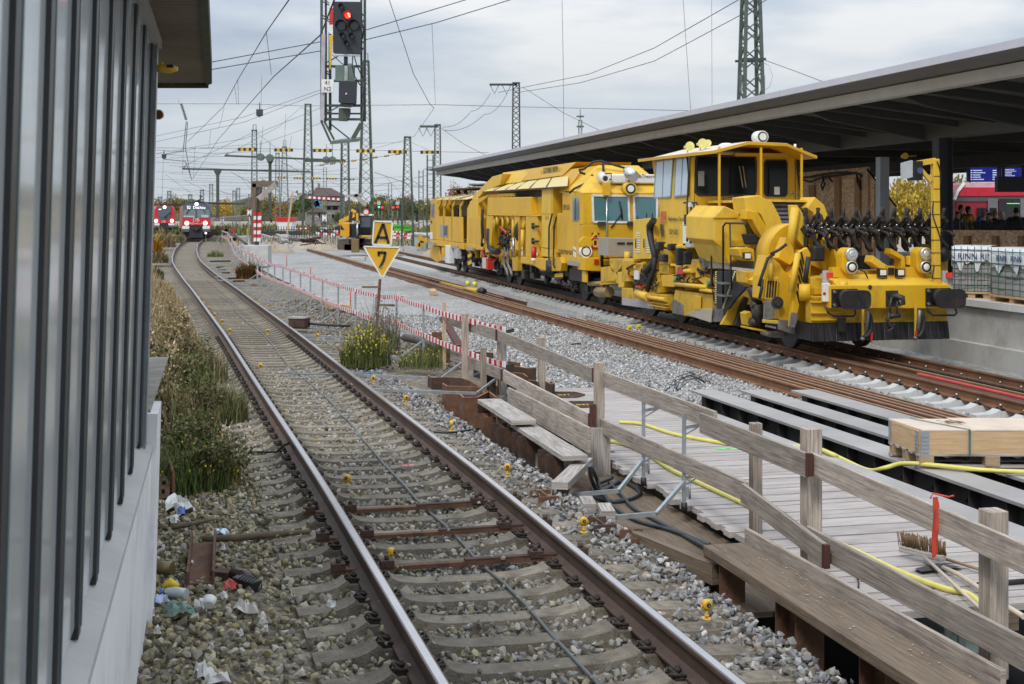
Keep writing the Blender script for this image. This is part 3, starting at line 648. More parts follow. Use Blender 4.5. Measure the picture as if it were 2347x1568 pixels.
def board(pa,pb,ha,name='rail_board',mat=wg,th=.035,d0=4.66):
 """pa,pb: photo points of the top edge; the plank lies on the face d=d0"""
 def hit(p,d):
  u=(p[0]-CX)/FPX;Y=d/(u+DG);return at(p[0],p[1],Y)
 da,db=(d0,d0)if not isinstance(d0,tuple)else d0
 A,B=hit(pa,da),hit(pb,db);A.z-=ha/2;B.z-=ha/2
 b=MB();v=.72+.5*random.random();b.bar(A,B,th,ha,0,tint=(v*1.04,v*.97,v*.90));return b.build(name,mat,rail_t,True,.004)
board((1026,721),(1137,754),.17);board((1141,755),(1358,843),.165);board((1365,845),(1640,943),.165);board((1607,946),(1851,1039),.18,d0=(4.62,4.62));board((1858,1036),(2420,1277),.165)
board((1034,803),(1151,845),.17,d0=4.62);board((1152,846),(1353,948),.17,d0=4.62);board((1357,950),(1712,1105),.165,d0=4.62);board((1702,1107),(1893,1247),.16,d0=(4.56,4.56));board((1852,1205),(2420,1500),.18,d0=4.62)
board((1711,1210),(2300,1536),.14,'toe_board',d0=4.30);board((1166,888),(1220,914),.40,'toe_board',d0=4.32);board((1220,913),(1351,980),.27,'toe_board',d0=4.30)
for(pa,hh,d)in(((1353,947),.17,4.6),((1362,843),.165,4.64),((1139,755),.17,4.64),((1151,846),.17,4.6),((1855,1038),.17,4.61),((1893,1247),.17,4.54)):
 u=(pa[0]-CX)/FPX;Yq=d/(u+DG);A=at(pa[0],pa[1],Yq);b=MB();b.bar(A+Vector((0,0,-.003)),A+Vector((0,0,-hh)),.05,.042,0,(DX.x,DX.y,0));b.build('end_grain',wrd,rail_t,True)
b=MB();A=lv(1358,1055,.0);b.bar(A+Vector((0,-.03,.2)),A+Vector((0,-.03,.62)),.07,.05,0,(0,1,0));b.build('splice_block',wrd,rail_t,True)
def bracket(top,bot,knee,foot,lab,zf):
 p=lv(*bot,.02);zt=HC+(HY-top[1])*p.y/FPX;t=thing('bracket_stand',lab,'bracket',p,0,'zinc bracket stands')
 b=MB();b.bar((p.x,p.y,.03),(p.x,p.y,zt),.035,.035);b.build('upright',zinc,t,True)
 b=MB();b.cyl((p.x,p.y,-.02),(p.x,p.y,.06),.03,0,8);b.build('foot_cap',blk,t,True)
 K=lv(*knee,zf);K=at(knee[0],knee[1],p.y-.35);Fo=at(foot[0],foot[1],p.y-.2)
 b=MB();b.bar((p.x,p.y,.03+(zt-.03)*.26),K,.03,.035);b.bar(K,Fo,.035,.04);b.build('foot_arm',zinc,t,True)
 b=MB()
 for f in(.30,.84):
  z=.03+(zt-.03)*f;b.bar((p.x,p.y,z),(p.x+.16,p.y+.01,z+.03),.02,.03);b.bar((p.x,p.y,z-.07),(p.x+.15,p.y+.01,z+.02),.012,.012);b.bar((p.x+.16,p.y,z+.03),(p.x+.16,p.y,z+.12),.012,.03)
 b.build('shelf_arm',zinc,t,True)
 b=MB();z=.16;b.box((p.x+.035,p.y,z),(.05,.05,.09));b.cyl((p.x+.05,p.y-.02,z-.06),(p.x+.05,p.y-.02,z+.08),.012,0,6);b.build('clamp',zinc,t,True)
bracket((1475,911),(1475,1104),(1418,1125),(1217,1143),'zinc bracket stand holding the plank railing, the one nearer the corner post',.1)
bracket((1568,947),(1568,1162),(1504,1178),(1283,1196),'zinc bracket stand holding the plank railing, right-hand one',.1)
def hose(pts,r,mat,lab,name='hose',z=.02,n=8,group=None):
 P=[lv(p[0],p[1],p[2]if len(p)>2 else z)for p in pts]
 out=[]
 for i in range(len(P)-1):
  p0,p1,p2,p3=P[max(i-1,0)],P[i],P[i+1],P[min(i+2,len(P)-1)]
  for k in range(6):
   t=k/6;out.append(.5*((2*p1)+(p2-p0)*t+(2*p0-5*p1+4*p2-p3)*t*t+(3*p1-p0-3*p2+p3)*t**3))
 out.append(P[-1]);b=MB();b.tube(out,r,0,n);return tag(b.build(name,mat),lab,'hose',group)
hose([(1420,968),(1470,972),(1540,994),(1610,1008),(1690,1020),(1770,1022),(1862,1026,.1),(1905,1040,.11),(1930,1052,.06),(1990,1078,.03),(2030,1072,.12),(2075,1062,.13),(2160,1068,.12),(2260,1078,.12),(2400,1084,.12)],.024,hosey,'yellow hose crossing the deck and rising over the steel beams')
hose([(1383,1010),(1430,1018),(1490,1045),(1540,1078),(1600,1106),(1690,1148),(1760,1180),(1850,1215),(1950,1258),(2060,1310),(2160,1348),(2215,1360),(2247,1385),(2262,1420)],.024,hosey,'yellow hose running along the deck edge under the railing')
bh=M('black_hose',(.022,.027,.034),.4,0,.2,8)
hose([KB(1340,1180)+(.3,),KB(1355,1290)+(.05,),KB(1420,1370)+(-.09,),KB(1560,1300)+(-.12,),KB(1700,1380)+(-.12,),KB(1560,1440)+(-.12,),KB(1400,1420)+(-.12,),KB(1360,1340)+(-.09,),KB(1480,1280)+(-.09,),KB(1500,1270)+(-.08,)],.022,bh,'black hose coiled in loops beside the zinc bracket',group='black hoses by the deck')
hose([KB(1350,1190)+(.25,),KB(1390,1280)+(0,),KB(1440,1400)+(-.09,),KB(1520,1490)+(-.12,),KB(1680,1580)+(-.12,),KA(100,1180)+(-.12,),KA(330,1270)+(-.09,)],.02,bh,'black hose hanging from the corner boards and running under the brown plank',group='black hoses by the deck')
hose([KB(1480,1310)+(-.11,),KB(1570,1400)+(-.12,),KB(1650,1490)+(-.12,),KB(1800,1570)+(-.12,),KA(150,1200)+(-.12,),KA(340,1300)+(-.09,)],.02,bh,'straight black hose crossing the lower boarding',group='black hoses by the deck')
hose([(1215,945+200,.02)][:0]+[KB(225,945)+(.05,),KB(380,945)+(.05,),KB(560,915)+(.05,),KB(660,885)+(.12,)],.014,bh,'thin black hose on the stones leading to the rusty piles')
hose([KJ(600,520)+(0,),KJ(700,490)+(.1,),KJ(790,530)+(.15,),KJ(880,640)+(.0,),KJ(980,770)+(-.05,)],.016,M('blue_hose_skin',(.08,.22,.36),.5),'blue-grey hose arching among the sheet piles')
def pole(b,p,q,r):b.tube([p,(Vector(p)+Vector(q))/2,q],r,0,8)
bt=thing('broom','broad stiff street broom lying bristles up on the deck','broom',lv(*KC(1700,410),.03))
p,q=lv(*KC(1560,350),.07),lv(*KC(1830,415),.07);b=MB();b.bar(p,q,.075,.045);b.build('broom_head',wg,bt,True,.008)
b=MB();d=q-p
for i in range(170):
 t=random.random();s=p+d*t+Vector((wob(.03),.02+wob(.025),.02));b.tube([s,s+Vector((wob(.02),.02+wob(.015),.10+wob(.012)))],.004,0,3)
b.build('bristles',M('bristle',(.16,.10,.05),.8,0,.3,20),bt,True)
b=MB();pole(b,lv(*KC(1705,405),.06),lv(*KC(2090,760),.06),.014);b.build('handle',wfr if False else M('pale_handle',(.50,.42,.33),.6,0,.15,3,dirt=(.3,.25,.2)),bt,True)
sh=thing('shovel','shovel with long bent wooden handle lying face down on the deck','shovel',lv(*KC(1790,490),.02))
b=MB();b.hull([lv(*KC(1645,480),.012),lv(*KC(1790,445),.012),lv(*KC(1945,470),.012),lv(*KC(1690,500),.012)],[lv(*KC(1645,480),.03),lv(*KC(1790,445),.045),lv(*KC(1945,470),.03),lv(*KC(1690,500),.03)]);b.build('blade',dks,sh,True)
b=MB();b.tube([lv(*KC(1830,475),.04),lv(*KC(1930,520),.05),lv(*KC(2080,620),.05),lv(*KC(2230,720),.05),lv(*KC(2345,790),.05)],.019,0,8);b.build('handle',MATS['pale_handle'],sh,True)
b=MB();pole(b,lv(*KC(1830,415),.035),lv(*KC(2110,500),.035),.013);tag(b.build('broom_stick',M('brown_handle',(.25,.16,.09),.6)),'loose brown stick lying behind the broom head','stick')
b=MB();pole(b,lv(*KC(2050,585),.02),lv(*KC(2360,560),.02),.02);tag(b.build('black_pipe',rub),'black pipe piece lying on the deck behind the right railing post','pipe')
p=lv(*KA(480,650),.006);b=MB()
for i in range(7):a=i*.9;b.bar(p+Vector((-.2+i*.06,wob(.04),0)),p+Vector((-.2+i*.06+.11,wob(.06),0)),.012+random.random()*.02,.003)
tag(b.build('spray_mark',green_sp),'splash of bright green spray paint on the deck planks','paint mark')
b=MB()
for u,v in zip([KC(1270,525),KC(1285,560)],[KC(1285,560),KC(1285,605)]):b.tube([lv(*u,.012),lv(*v,.012)],.006)
tag(b.build('wire_scrap',blk),'short black wire scrap lying on the deck edge','wire')
u=(KA(1770,960)[0]-CX)/FPX;Yq=4.63/(u+DG);P0=at(*KA(1770,955),Yq);b=MB();vs=[];fs=[]
for i in range(9):
 t=i/8;w=(.03 if i==0 else .042)*(1-.15*t);z=-.36*t;sw=.012*math.sin(t*6)
 for sx in(-1,-.3,.4,1):vs.append(P0+Vector((sx*w/2+sw*.4,-.022+.008*math.sin(sx*3+t*5)-.01*t,z+(.02*sx if i==8 else 0))))
for i in range(8):
 for j in range(3):fs.append((i*4+j,i*4+j+1,i*4+j+5,i*4+j+4))
b.add(vs,fs,0,None,True);b.tube([P0+Vector((-.03,-.03,-.005)),P0+Vector((0,.03,.012)),P0+Vector((.09,.0,-.005)),P0+Vector((.11,-.03,.01))],.006)
tag(b.build('red_ribbon',M('orange_red_tape',(.50,.055,.03),.5,0,.2,12)),'torn orange-red plastic ribbon knotted round the top railing board','ribbon')
for i,(x,y)in enumerate((KC(1860,900),KC(1945,930))):
 p=lv(x,y,-.1);b=MB();b.bar(p-Vector((0,0,.2)),p+Vector((0,0,.12)),.045,.045);tag(b.build('peg',mastg),['square grey-green peg under the toe board, left one','square grey-green peg under the toe board, right one'][i],'peg','pegs in the pit')
b=MB();p=lv(*KC(1960,965),-.25);b.box(p,(.4,.5,.04),0,DA);tag(b.build('steel_plate',mastg),'grey-green steel plate down in the dark pit below the railing','plate')
b=MB();b.lo((1.8,3.0,-1.04),(9,24,-1.03));tag(b.build('pit_shade_sheet',M('pit_shade',(.02,.02,.022),.5)),'dark sheet added over the pit floor for the shade below the deck end','sheet')  # near-black sheet added so the pit under the deck reads as deep shade
b=MB();b.bar(dk(6.6,8.9,-.2),dk(7.2,5.5,-.25),.3,.3);tag(b.build('concrete_beam',conW),'pale beam in the pit at the right edge below the deck','beam')
b=MB();b.bar(dk(6.3,9.30,-.06),dk(7.6,9.0,.12),.05,.24);tag(b.build('curved_board',wfr),'light brown board edge at the right end of the deck','board')
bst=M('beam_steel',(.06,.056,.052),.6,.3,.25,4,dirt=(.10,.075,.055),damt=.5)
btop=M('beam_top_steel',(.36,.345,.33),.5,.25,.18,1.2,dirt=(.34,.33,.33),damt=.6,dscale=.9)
def hbeam(d,Y0,Y1,lab,w=.385,h=.52,z1=.08):
 g=.2494;dr=Vector((-g,1,0)).normalized();t=thing('steel_beam',lab,'steel beam',(d-g*Y0,Y0,z1-h),math.atan(g),'heavy steel beams beside the deck');L=(Y1-Y0)/dr.y
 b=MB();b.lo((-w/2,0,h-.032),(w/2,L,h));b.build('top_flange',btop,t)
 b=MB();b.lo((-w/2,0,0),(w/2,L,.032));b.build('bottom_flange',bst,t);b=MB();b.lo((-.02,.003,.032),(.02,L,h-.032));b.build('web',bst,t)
 y=.25;k=0
 while y<L:
  b=MB()
  for s in(-1,1):
   b.lo((s*.02,y,.032),(s*.14,y+.016,h-.032));b.lo((s*.02,y+.02,.15),(s*.035,y+.26,h-.08));b.lo((s*.02,y+.016,.12),(s*.15,y+.24,.135))
   for yy in(.07,.19):
    for zz in(.21,.32):b.cyl((s*.03,y+yy,zz),(s*.075,y+yy,zz),.02,1,6)
  b.build('bolt_plate',[bst,dks],t);y+=.62;k+=1
for d,Y0,lab in((7.02,6.0,'long heavy steel beam lying nearest the plank railing'),(7.96,6.0,'long heavy steel beam with pale flange passing left of the wooden crate'),(8.69,6.0,'long heavy steel beam running in underneath the wooden crate'),(9.45,6.0,'long heavy steel beam lying nearest the loose rails')):
 hbeam(d,Y0,20.5 if d>7.5 else 21.6,lab)
b=MB()
for k in range(9):
 a=lv(*KA(90,280),.0);c=lv(*KA(300,240),.1);m1=(a+c)/2+Vector((wob(.15),wob(.2),.12+wob(.06)));b.tube([a+Vector((wob(.1),wob(.1),0)),m1+Vector((-.1,0,wob(.05))),m1+Vector((.15,.1,.05)),c+Vector((wob(.12),wob(.1),.02))],.005,0,4)
tag(b.build('wire_bundle',blk),'tangle of black wire at the far end of a steel beam','wire')
zt=.10
def kp(x,y,z):return lv(*KP(x,y),z)
cA,cB=kp(845,740,zt+.14),kp(520,610,zt+.14)
ex=Vector((1,-.02,0)).normalized();ey=(cB-cA);ey.z=0;ylen=ey.length;ey.normalize()
crx=math.atan2(ex.y,ex.x)
pal=thing('pallet','rough wooden pallet under the crate on the steel beams','pallet',cA)
XL=1.5
for u in(0,.5,1):
 for w in(.06,.5,.94):
  c=cA+ex*(.07+u*(XL-.14))+ey*(ylen*w);c.z=zt+.058;b=MB();b.bar(c-ex*.075,c+ex*.075,.13,.10);b.build('block',wood_mat('chip_block',(.28,.20,.12),(.45,.33,.2),(.2,.14,.08)),pal,True)
b=MB()
for w in(.06,.5,.94):c=cA+ey*(ylen*w);b.bar(Vector((c.x,c.y,zt+.0))+ex*-.02,Vector((c.x,c.y,zt))+ex*XL,.10,.022)
for w in(.06,.28,.5,.72,.94):c=cA+ey*(ylen*w);b.bar(Vector((c.x,c.y,zt+.12))+ex*-.02,Vector((c.x,c.y,zt+.12))+ex*XL,.11,.022)
b.build('deck_boards',wg,pal,True)
cr_=thing('wooden_crate','low plywood crate with metal corners and a green strap on the pallet','crate',cA)
z0,z1=zt+.13,zt+.13+.235
def cp(u,w,z):q=cA+ex*u+ey*w;return Vector((q.x,q.y,z))
b=MB();b.bar(cp(0,0,(z0+z1)/2),cp(XL,0,(z0+z1)/2),.02,z1-z0);b.bar(cp(0,.01,(z0+z1)/2),cp(0,ylen,(z0+z1)/2),.02,z1-z0);b.bar(cp(0,ylen,(z0+z1)/2),cp(XL,ylen,(z0+z1)/2),.02,z1-z0);b.bar(cp(XL,0.01,(z0+z1)/2),cp(XL,ylen-.01,(z0+z1)/2),.02,z1-z0);b.build('side_boards',wfr,cr_,True)
b=MB();b.hull([cp(.02,-.012,z1+.002),cp(.56,-.012,z1+.002),cp(.62,ylen+.01,z1+.002),cp(-.01,ylen+.01,z1+.002)],[cp(.02,-.012,z1+.016),cp(.56,-.012,z1+.016),cp(.62,ylen+.01,z1+.016),cp(-.01,ylen+.01,z1+.016)]);b.hull([cp(.56,-.012,z1+.004),cp(XL,-.012,z1+.004),cp(XL,ylen+.01,z1+.012),cp(.62,ylen+.01,z1+.012)],[cp(.56,-.012,z1+.02),cp(XL,-.012,z1+.02),cp(XL,ylen+.01,z1+.028),cp(.62,ylen+.01,z1+.028)]);b.build('lid',M('plywood',(.60,.50,.40),.7,0,.08,3,dirt=(.42,.33,.25)),cr_,True)
b=MB();b.bar(cp(-.014,-.014,z0-.03),cp(-.014,-.014,z1+.0),.004,.0);b.lo((0,0,0),(0,0,0))
b=MB()
b.bar(cp(.045,-.014,z0-.03),cp(.045,-.014,z1),.09,.006,0,(0,1,0));b.bar(cp(-.013,.05,z0-.03),cp(-.013,.05,z1),.006,.09,0,(0,1,0));b.bar(cp(-.013,ylen-.03,z0),cp(-.013,ylen-.03,z1),.006,.07,0,(0,1,0))
for k in range(5):z=z0+.02+k*.04;b.bar(cp(.01,-.019,z),cp(.08,-.019,z),.006,.012);b.bar(cp(-.018,.02,z),cp(-.018,.085,z),.006,.012)
b.build('corner_bracket',zinc,cr_,True)
b=MB();b.bar(cp(.50,-.026,z0-.02),cp(.50,-.026,z1+.022),.022,.003,0,(0,1,0));b.bar(cp(.50,-.026,z1+.024),cp(.22,ylen,z1+.026),.02,.003);b.build('strap',M('strap_green',(.04,.14,.13),.4),cr_,True)
lettering('8 R\nBO   CJ\nKOEXE CO',.035,blk,Matrix.Translation(cp(.22,ylen*.55,z1+.0175))@Matrix.Rotation(-.25,4,'Z'),cr_,'stencil_marks',.0004)
lettering('[8]  00 :MTI',.022,M('stamp_brown',(.12,.07,.04),.8),facing(cp(.16,-.0115,z0+.055),ex),cr_,'stamp',.0004)
lettering('(A)',.05,M('stamp_brown',(.12,.07,.04),.8),facing(cp(.09,-.02+.0,zt+.05)-ey*.03,ex),pal,'stamp',.0004)
b=MB()
for k in range(60):q=cp(.52+wob(.09),ylen*.55+wob(.09),z1+.035);b.tube([q,q+Vector((wob(.05),wob(.05),wob(.008)))],.003,0,3)
tag(b.build('dry_leaves',M('dry_leaf',(.25,.15,.06),.8)),'small heap of dry brown shavings on top of the crate','shavings')
S_=thing('ballast_regulator','yellow ballast regulating machine in front, with black hose broom and two buffers','rail machine',tw(0,0),TA,'yellow track machines')
def sp(K,pts,xl):return[Sd(K(*p),xl)for p in pts]
def fp(K,pts,yl):return[Fr(K(*p),yl)for p in pts]
def side_plate(K,pts,x0,x1,name,mat,par,ref=None,bevel=.012):
 b=MB();b.prism(sp(K,pts,x0 if ref is None else ref),'x',x0,x1);return b.build(name,mat,par,bevel=bevel)
def front_plate(K,pts,y0,y1,name,mat,par,bevel=.012):
 b=MB();b.prism(fp(K,pts,y0),'y',y0,y1);return b.build(name,mat,par,bevel=bevel)
def stub(b,K,p,q,xl,r,n=8):a,c=Sd(K(*p),xl),Sd(K(*q),xl);b.tube([(xl,*a),(xl,*c)],r,0,n)
CF=6.75;cxr=Fr(K2(1245,300),CF)[0];cxl=-1.40;zc0=1.98;zc1=3.98
b=MB()
b.hull([(cxl,9.55,zc1),(cxl+.0,9.05,2.9),(cxl+.06,8.95,zc0),(cxl+.06,CF+.05,zc0),(cxl,CF,2.85),(cxl+.02,CF-.02,zc1)],[(cxl+.06,9.55,zc1),(cxl+.06,9.05,2.9),(cxl+.12,8.95,zc0),(cxl+.12,CF+.05,zc0),(cxl+.06,CF,2.85),(cxl+.08,CF-.02,zc1)])
b.build('cab_side_wall',yelp,S_)
b=MB();b.lo((cxl+.08,CF,zc0),(cxr,CF+.06,zc1+.04));b.lo((cxr-.06,CF,zc0),(cxr,9.3,zc1));b.lo((cxl+.1,9.2,zc0),(cxr,9.26,zc1));b.build('cab_front_wall',yelo,S_,bevel=.02)
def pane(name,K,pts,plane,x,gm,frame,par,fw=.035,dep=.02,lab=None):
 """a window: frame and pane proud of the wall at side x or front y"""
 P=sp(K,pts,x)if plane=='s' else fp(K,pts,x)
 f=(lambda u,v,d:(x-d,u,v))if plane=='s' else(lambda u,v,d:(u,x-d,v))
 b=MB();n=len(P)
 for i in range(n):b.bar(f(*P[i],dep*.5),f(*P[(i+1)%n],dep*.5),fw if plane=='s' else fw,dep,0,(1,0,0)if plane=='s' else(0,1,0))
 o=b.build(name,frame,par)
 b=MB();b.hull([f(*p,.003)for p in P],[f(*p,.010)for p in P]);b.build('pane',gm,o);return o
bframe=rub
w=pane('side_window',K2,[(245,288),(363,270),(345,535),(230,543)],'s',cxl,glpale,zinc,S_);
b=MB();u,v=Sd(K2(298,280),cxl),Sd(K2(288,538),cxl);b.bar((cxl-.012,*u),(cxl-.012,*v),.02,.02);b.build('glazing_bar',zinc,w)
w=pane('side_window',K2,[(385,268),(478,252),(468,522),(370,532)],'s',cxl,glpale,zinc,S_)
b=MB();u,v=Sd(K2(432,262),cxl),Sd(K2(420,528),cxl);b.bar((cxl-.012,*u),(cxl-.012,*v),.02,.02);b.build('glazing_bar',zinc,w)
w=pane('windscreen',K2,[(530,246),(935,252),(942,300),(940,500),(925,524),(540,522),(515,500),(520,290)],'f',CF,gldk,rub,S_,.05)
b=MB();p,q=Fr(K2(535,355),CF),Fr(K2(578,460),CF);b.lo((p[0],CF-.02,q[1]),(q[0],CF-.012,p[1]));b.build('white_screen',M('screen_grey',(.28,.33,.33),.4),w)
b=MB()
for a,c in(((825,320),(850,470)),((850,320),(872,470))):u,v=Fr(K2(*a),CF),Fr(K2(*c),CF);b.bar((u[0],CF-.014,u[1]),(v[0],CF-.014,v[1]),.02,.006,0,(0,1,0))
b.build('strip',M('strip_tan',(.30,.25,.18),.6),w)
d=pane('cab_door',K2,[(1015,278),(1150,278),(1160,300),(1158,515),(1145,530),(1015,528),(1003,510),(1003,295)],'f',CF,gldk,rub,S_,.035)
b=MB();p,q=Fr(K2(1070,465),CF),Fr(K2(1108,520),CF);b.lo((p[0],CF-.02,q[1]),(q[0],CF-.012,p[1]));b.build('notice',wht,d)
b=MB();p=Fr(K2(1192,503),CF);b.cyl((p[0]-.06,CF-.05,p[1]),(p[0]+.05,CF-.05,p[1]),.014);b.cyl((p[0]+.05,CF,p[1]),(p[0]+.05,CF-.05,p[1]),.02);b.build('handle',chrome,d)
for u in(985,1218):
 b=MB();p,q=Fr(K2(u,235),CF),Fr(K2(u,555),CF);b.bar((p[0],CF-.008,p[1]),(q[0],CF-.008,q[1]),.012,.008);b.build('door_seam',rust2,d)
RF=5.75
def roof_line(y):return[Fr(K2(*p),y)for p in((500,215),(978,160),(1385,218))]
L0=[(-1.62,4.03),(cxl+.15,4.07),(-.42,4.28),(.50,4.25),(1.02,4.05),(1.22,3.98)]
b=MB();A=[(x,RF,z)for x,z in L0]+[(x,RF,z-.06)for x,z in reversed(L0)]
B=[(x,10.0,z)for x,z in L0]+[(x,10.0,z-.06)for x,z in reversed(L0)];b.hull(A,B);b.build('roof',yelo,S_)
b=MB();b.hull([(x,RF+.03,z+.01)for x,z in L0]+[(x,RF+.03,z+.002)for x,z in reversed(L0)],[(x,10.02,z+.01)for x,z in L0]+[(x,10.02,z+.002)for x,z in reversed(L0)]);b.build('roof_sheet',M('roof_faded',(.60,.52,.38),.6,0,.1,2),S_)
for u,v0 in((685,600),(978,560),(1263,560)):
 p=Fr(K2(u,210),RF+.06);q=Fr(K2(u,v0),RF+.06);b=MB();b.bar((p[0],RF+.06,min(4.16,p[1]+.12)),(p[0],RF+.06,q[1]-.1),.045,.045);b.build('roof_post',yel,S_)
b=MB();p,q=Fr(K2(785,228),CF),Fr(K2(1220,255),CF);b.lo((p[0],CF-.12,q[1]),(q[0],CF-.002,p[1]));b.build('roller_box',yelo,S_)
c=Fr(K2(978,115),6.1);l=MB();l.cyl((c[0],6.0,c[1]),(c[0],6.32,c[1]),.14,0,18);o=l.build('roof_lamp',wplast,S_)
b=MB();b.cyl((c[0],5.985,c[1]),(c[0],6.0,c[1]),.115,0,16);b.build('rim',rub,o);b=MB();b.cyl((c[0],5.97,c[1]),(c[0],5.986,c[1]),.085,0,16);b.build('glass',lens,o)
b=MB();b.cyl((c[0],6.16,c[1]-.12),(c[0],6.16,4.25),.04);b.build('bracket',blk,o)
for(u,v,r)in((458,183,.11),(548,163,.115),(585,160,.08)):
 p=Fr(K2(u,v),7.3);b=MB();b.tube([(p[0],7.1,p[1]),(p[0]+.01,7.16,p[1]),(p[0]+.03,7.3,p[1]),(p[0]+.04,7.55,p[1])],[r,r*.8,r*.38,r*.3],0,14);b.cyl((p[0]+.03,7.35,p[1]-.05),(p[0]+.03,7.35,4.1),.02);b.build('horn',M('horn_yellow',(.72,.66,.22),.4),S_)
b=MB();p=Fr(K2(735,170),7.2);b.ball((p[0],7.2,p[1]-.02),.19,0,12,6,(1,1,.35));b.build('roof_antenna',wplast,S_)
b=MB();p=Fr(K2(1218,177),6.6);b.cyl((p[0],6.6,p[1]-.08),(p[0],6.6,p[1]+.04),.03);b.build('roof_stub',wplast,S_)
def on_side(K,p,xl):y,z=Sd(K(*p),xl);return Vector((xl,y,z))
def side_text(body,K,p,size,mat,par,xl=-1.41,sx=1.0,name='lettering'):return lettering(body,size,mat,facing(on_side(K,p,xl),(0,-1,0),sx=sx),par,name,.002)
inkm=M('lettering_dark',(.05,.045,.035),.6)
dbred=M('lettering_red',(.60,.09,.07),.5)
P=on_side(K2,(291,678),cxl-.004);o=MB()
o.bar(P+Vector((0,.17,.13)),P+Vector((0,-.17,.13)),.004,.025);o.bar(P+Vector((0,.17,-.13)),P+Vector((0,-.17,-.13)),.004,.025);o.bar(P+Vector((0,.17,-.13)),P+Vector((0,.17,.13)),.004,.03,0,(0,1,0));o.bar(P+Vector((0,-.17,-.13)),P+Vector((0,-.17,.13)),.004,.03,0,(0,1,0));o.build('emblem_frame',dbred,S_)
lettering('DB',.23,dbred,facing(P,(0,-1,0),sx=1.0),S_,'emblem',.003)
side_text('Bahnbau Gruppe',K2,(392,692),.135,inkm,S_,cxl-.004,1.45)
side_text('SSP 502',K2,(362,783),.17,inkm,S_,cxl-.004,1.15)
b=MB();p=on_side(K2,(280,775),cxl-.004);b.hull([p+Vector((0,a,c))for a,c in((.08,.16),(-.02,.18),(-.09,.06),(-.12,-.12),(-.03,-.18),(.06,-.06),(.1,.04))],[p+Vector((-.004,a,c))for a,c in((.08,.16),(-.02,.18),(-.09,.06),(-.12,-.12),(-.03,-.18),(.06,-.06),(.1,.04))]);b.build('emblem_bird',inkm,S_)
b=MB();p=on_side(K2,(452,785),cxl-.004);b.box(p,(.006,.42,.50));b.build('notice_board',wht,S_)
b=MB();p=on_side(K2,(350,862),cxl+.055);b.box(p+Vector((-.01,0,0)),(.012,1.6,.06));b.build('sill',yelp,S_)
side_plate(K2,[(80,698),(148,690),(222,682),(232,972),(150,972),(80,978)],-1.42,.9,'engine_box',yelp,S_)
for u in(118,188):
 p=on_side(K2,(u,855),-1.425);b=MB()
 for k in range(9):b.lo((p.x-.01,p.y-.14,p.z-.26+k*.06),(p.x,p.y+.14,p.z-.23+k*.06))
 o=b.build('louvre',wht,S_)
for u in(98,155,240):b=MB();stub(b,K2,(u,830),(u,895),-1.46,.014,6);b.build('handle',blk,S_)
for(a,c)in(((112,690),(112,668)),((175,682),(175,650)),((215,680),(215,650))):b=MB();stub(b,K2,a,c,-1.2,.016,6);b.build('rail',blk,S_)
b=MB();y,z=Sd(K2(215,690),-1.5);q=[Sd(K2(*p),-1.5)for p in((225,700),(195,740),(198,800),(215,880),(232,950),(225,1000),(165,1060))];b.tube([(-1.5,*p)for p in q],.085,0,8);b.build('ribbed_hose',rub,S_)
b=MB();q=[Sd(K2(*p),-1.52)for p in((232,960),(225,1060),(195,1130),(180,1195))];b.tube([(-1.52,*p)for p in q],.06,0,8);b.build('hose',rub,S_)
b=MB();b.lo((-.95,.9,.75),(.95,13.3,1.25));b.build('main_frame',yeld,S_,bevel=.02)
b=MB();b.lo((-.7,3,.35),(.7,12,.78));b.build('underframe',grm,S_)
for y,z in((2.75,.46),(9.1,.46),(11.4,.46)):
 for x in(-.75,.75):b=MB();b.cyl((x-.06,y,.46),(x+.06,y,.46),.46,0,24);b.cyl((x-.09,y,.46),(x+.09,y,.46),.14,0,12);b.build('wheel',dks,S_)
side_plate(K2,[(225,858),(440,880),(440,900),(225,885)],-1.45,1.2,'cab_floor',yelp,S_)
side_plate(K2,[(445,865),(548,868),(545,892),(445,892)],-1.47,-.9,'step_plate',gry,S_)
side_plate(K2,[(540,895),(552,895),(555,965),(578,968),(580,1045),(566,1045),(562,985),(540,982)],-1.47,-1.43,'stair_side',M('stair_grey',(.10,.11,.12),.5),S_)
b=MB();y0,z0=Sd(K2(555,895),-1.40);y1,z1=Sd(K2(700,1040),-1.40);b.lo((-1.40,y1-.35,z0-.02),(-.8,y0,z0));b.lo((-.82,y1-.4,z1),(-.78,y0,z0));b.lo((-1.42,y1-.4,(z0+z1)/2-.01),(-.8,y0-.3,(z0+z1)/2+.01));b.lo((-1.38,y1-.4,z1),(-1.36,y0-.02,z0-.02));b.build('stair_risers',alu,S_)
def hr(K,pts,xl,r=.02,mat=blk,name='handrail',par=None):b=MB();b.tube([(xl,*Sd(K(*p),xl))for p in pts],r,0,8);return b.build(name,mat,par or S_)
hr(K2,[(437,577),(525,576),(580,715),(625,718),(632,740),(628,1150),(660,1290)],-1.5);hr(K2,[(440,735),(525,735),(580,875),(612,880)],-1.5,.014)
hr(K2,[(488,577),(488,860)],-1.5,.022);hr(K2,[(508,577),(508,860)],-1.5,.018);hr(K2,[(616,720),(640,1160)],-1.5,.016)
hr(K2,[(872,745),(870,722),(730,720),(712,745),(712,1280)],-1.62,.022);hr(K2,[(760,722),(772,1190)],-1.62,.018);hr(K2,[(772,887),(865,887)],-1.62,.014)
b=MB();y,z=Sd(K2(488,590),-1.5);b.box((-1.5,y,z),(.1,.12,.1));b.build('switch_box',wht,S_);b=MB();y,z=Sd(K2(463,695),-1.48);b.box((-1.48,y,z),(.12,.16,.22));b.build('control_box',blk,S_)
side_plate(K2,[(660,1055),(875,1055),(885,1160),(800,1250),(745,1325),(665,1320)],-1.56,-1.50,'ladder_panel',blk,S_)
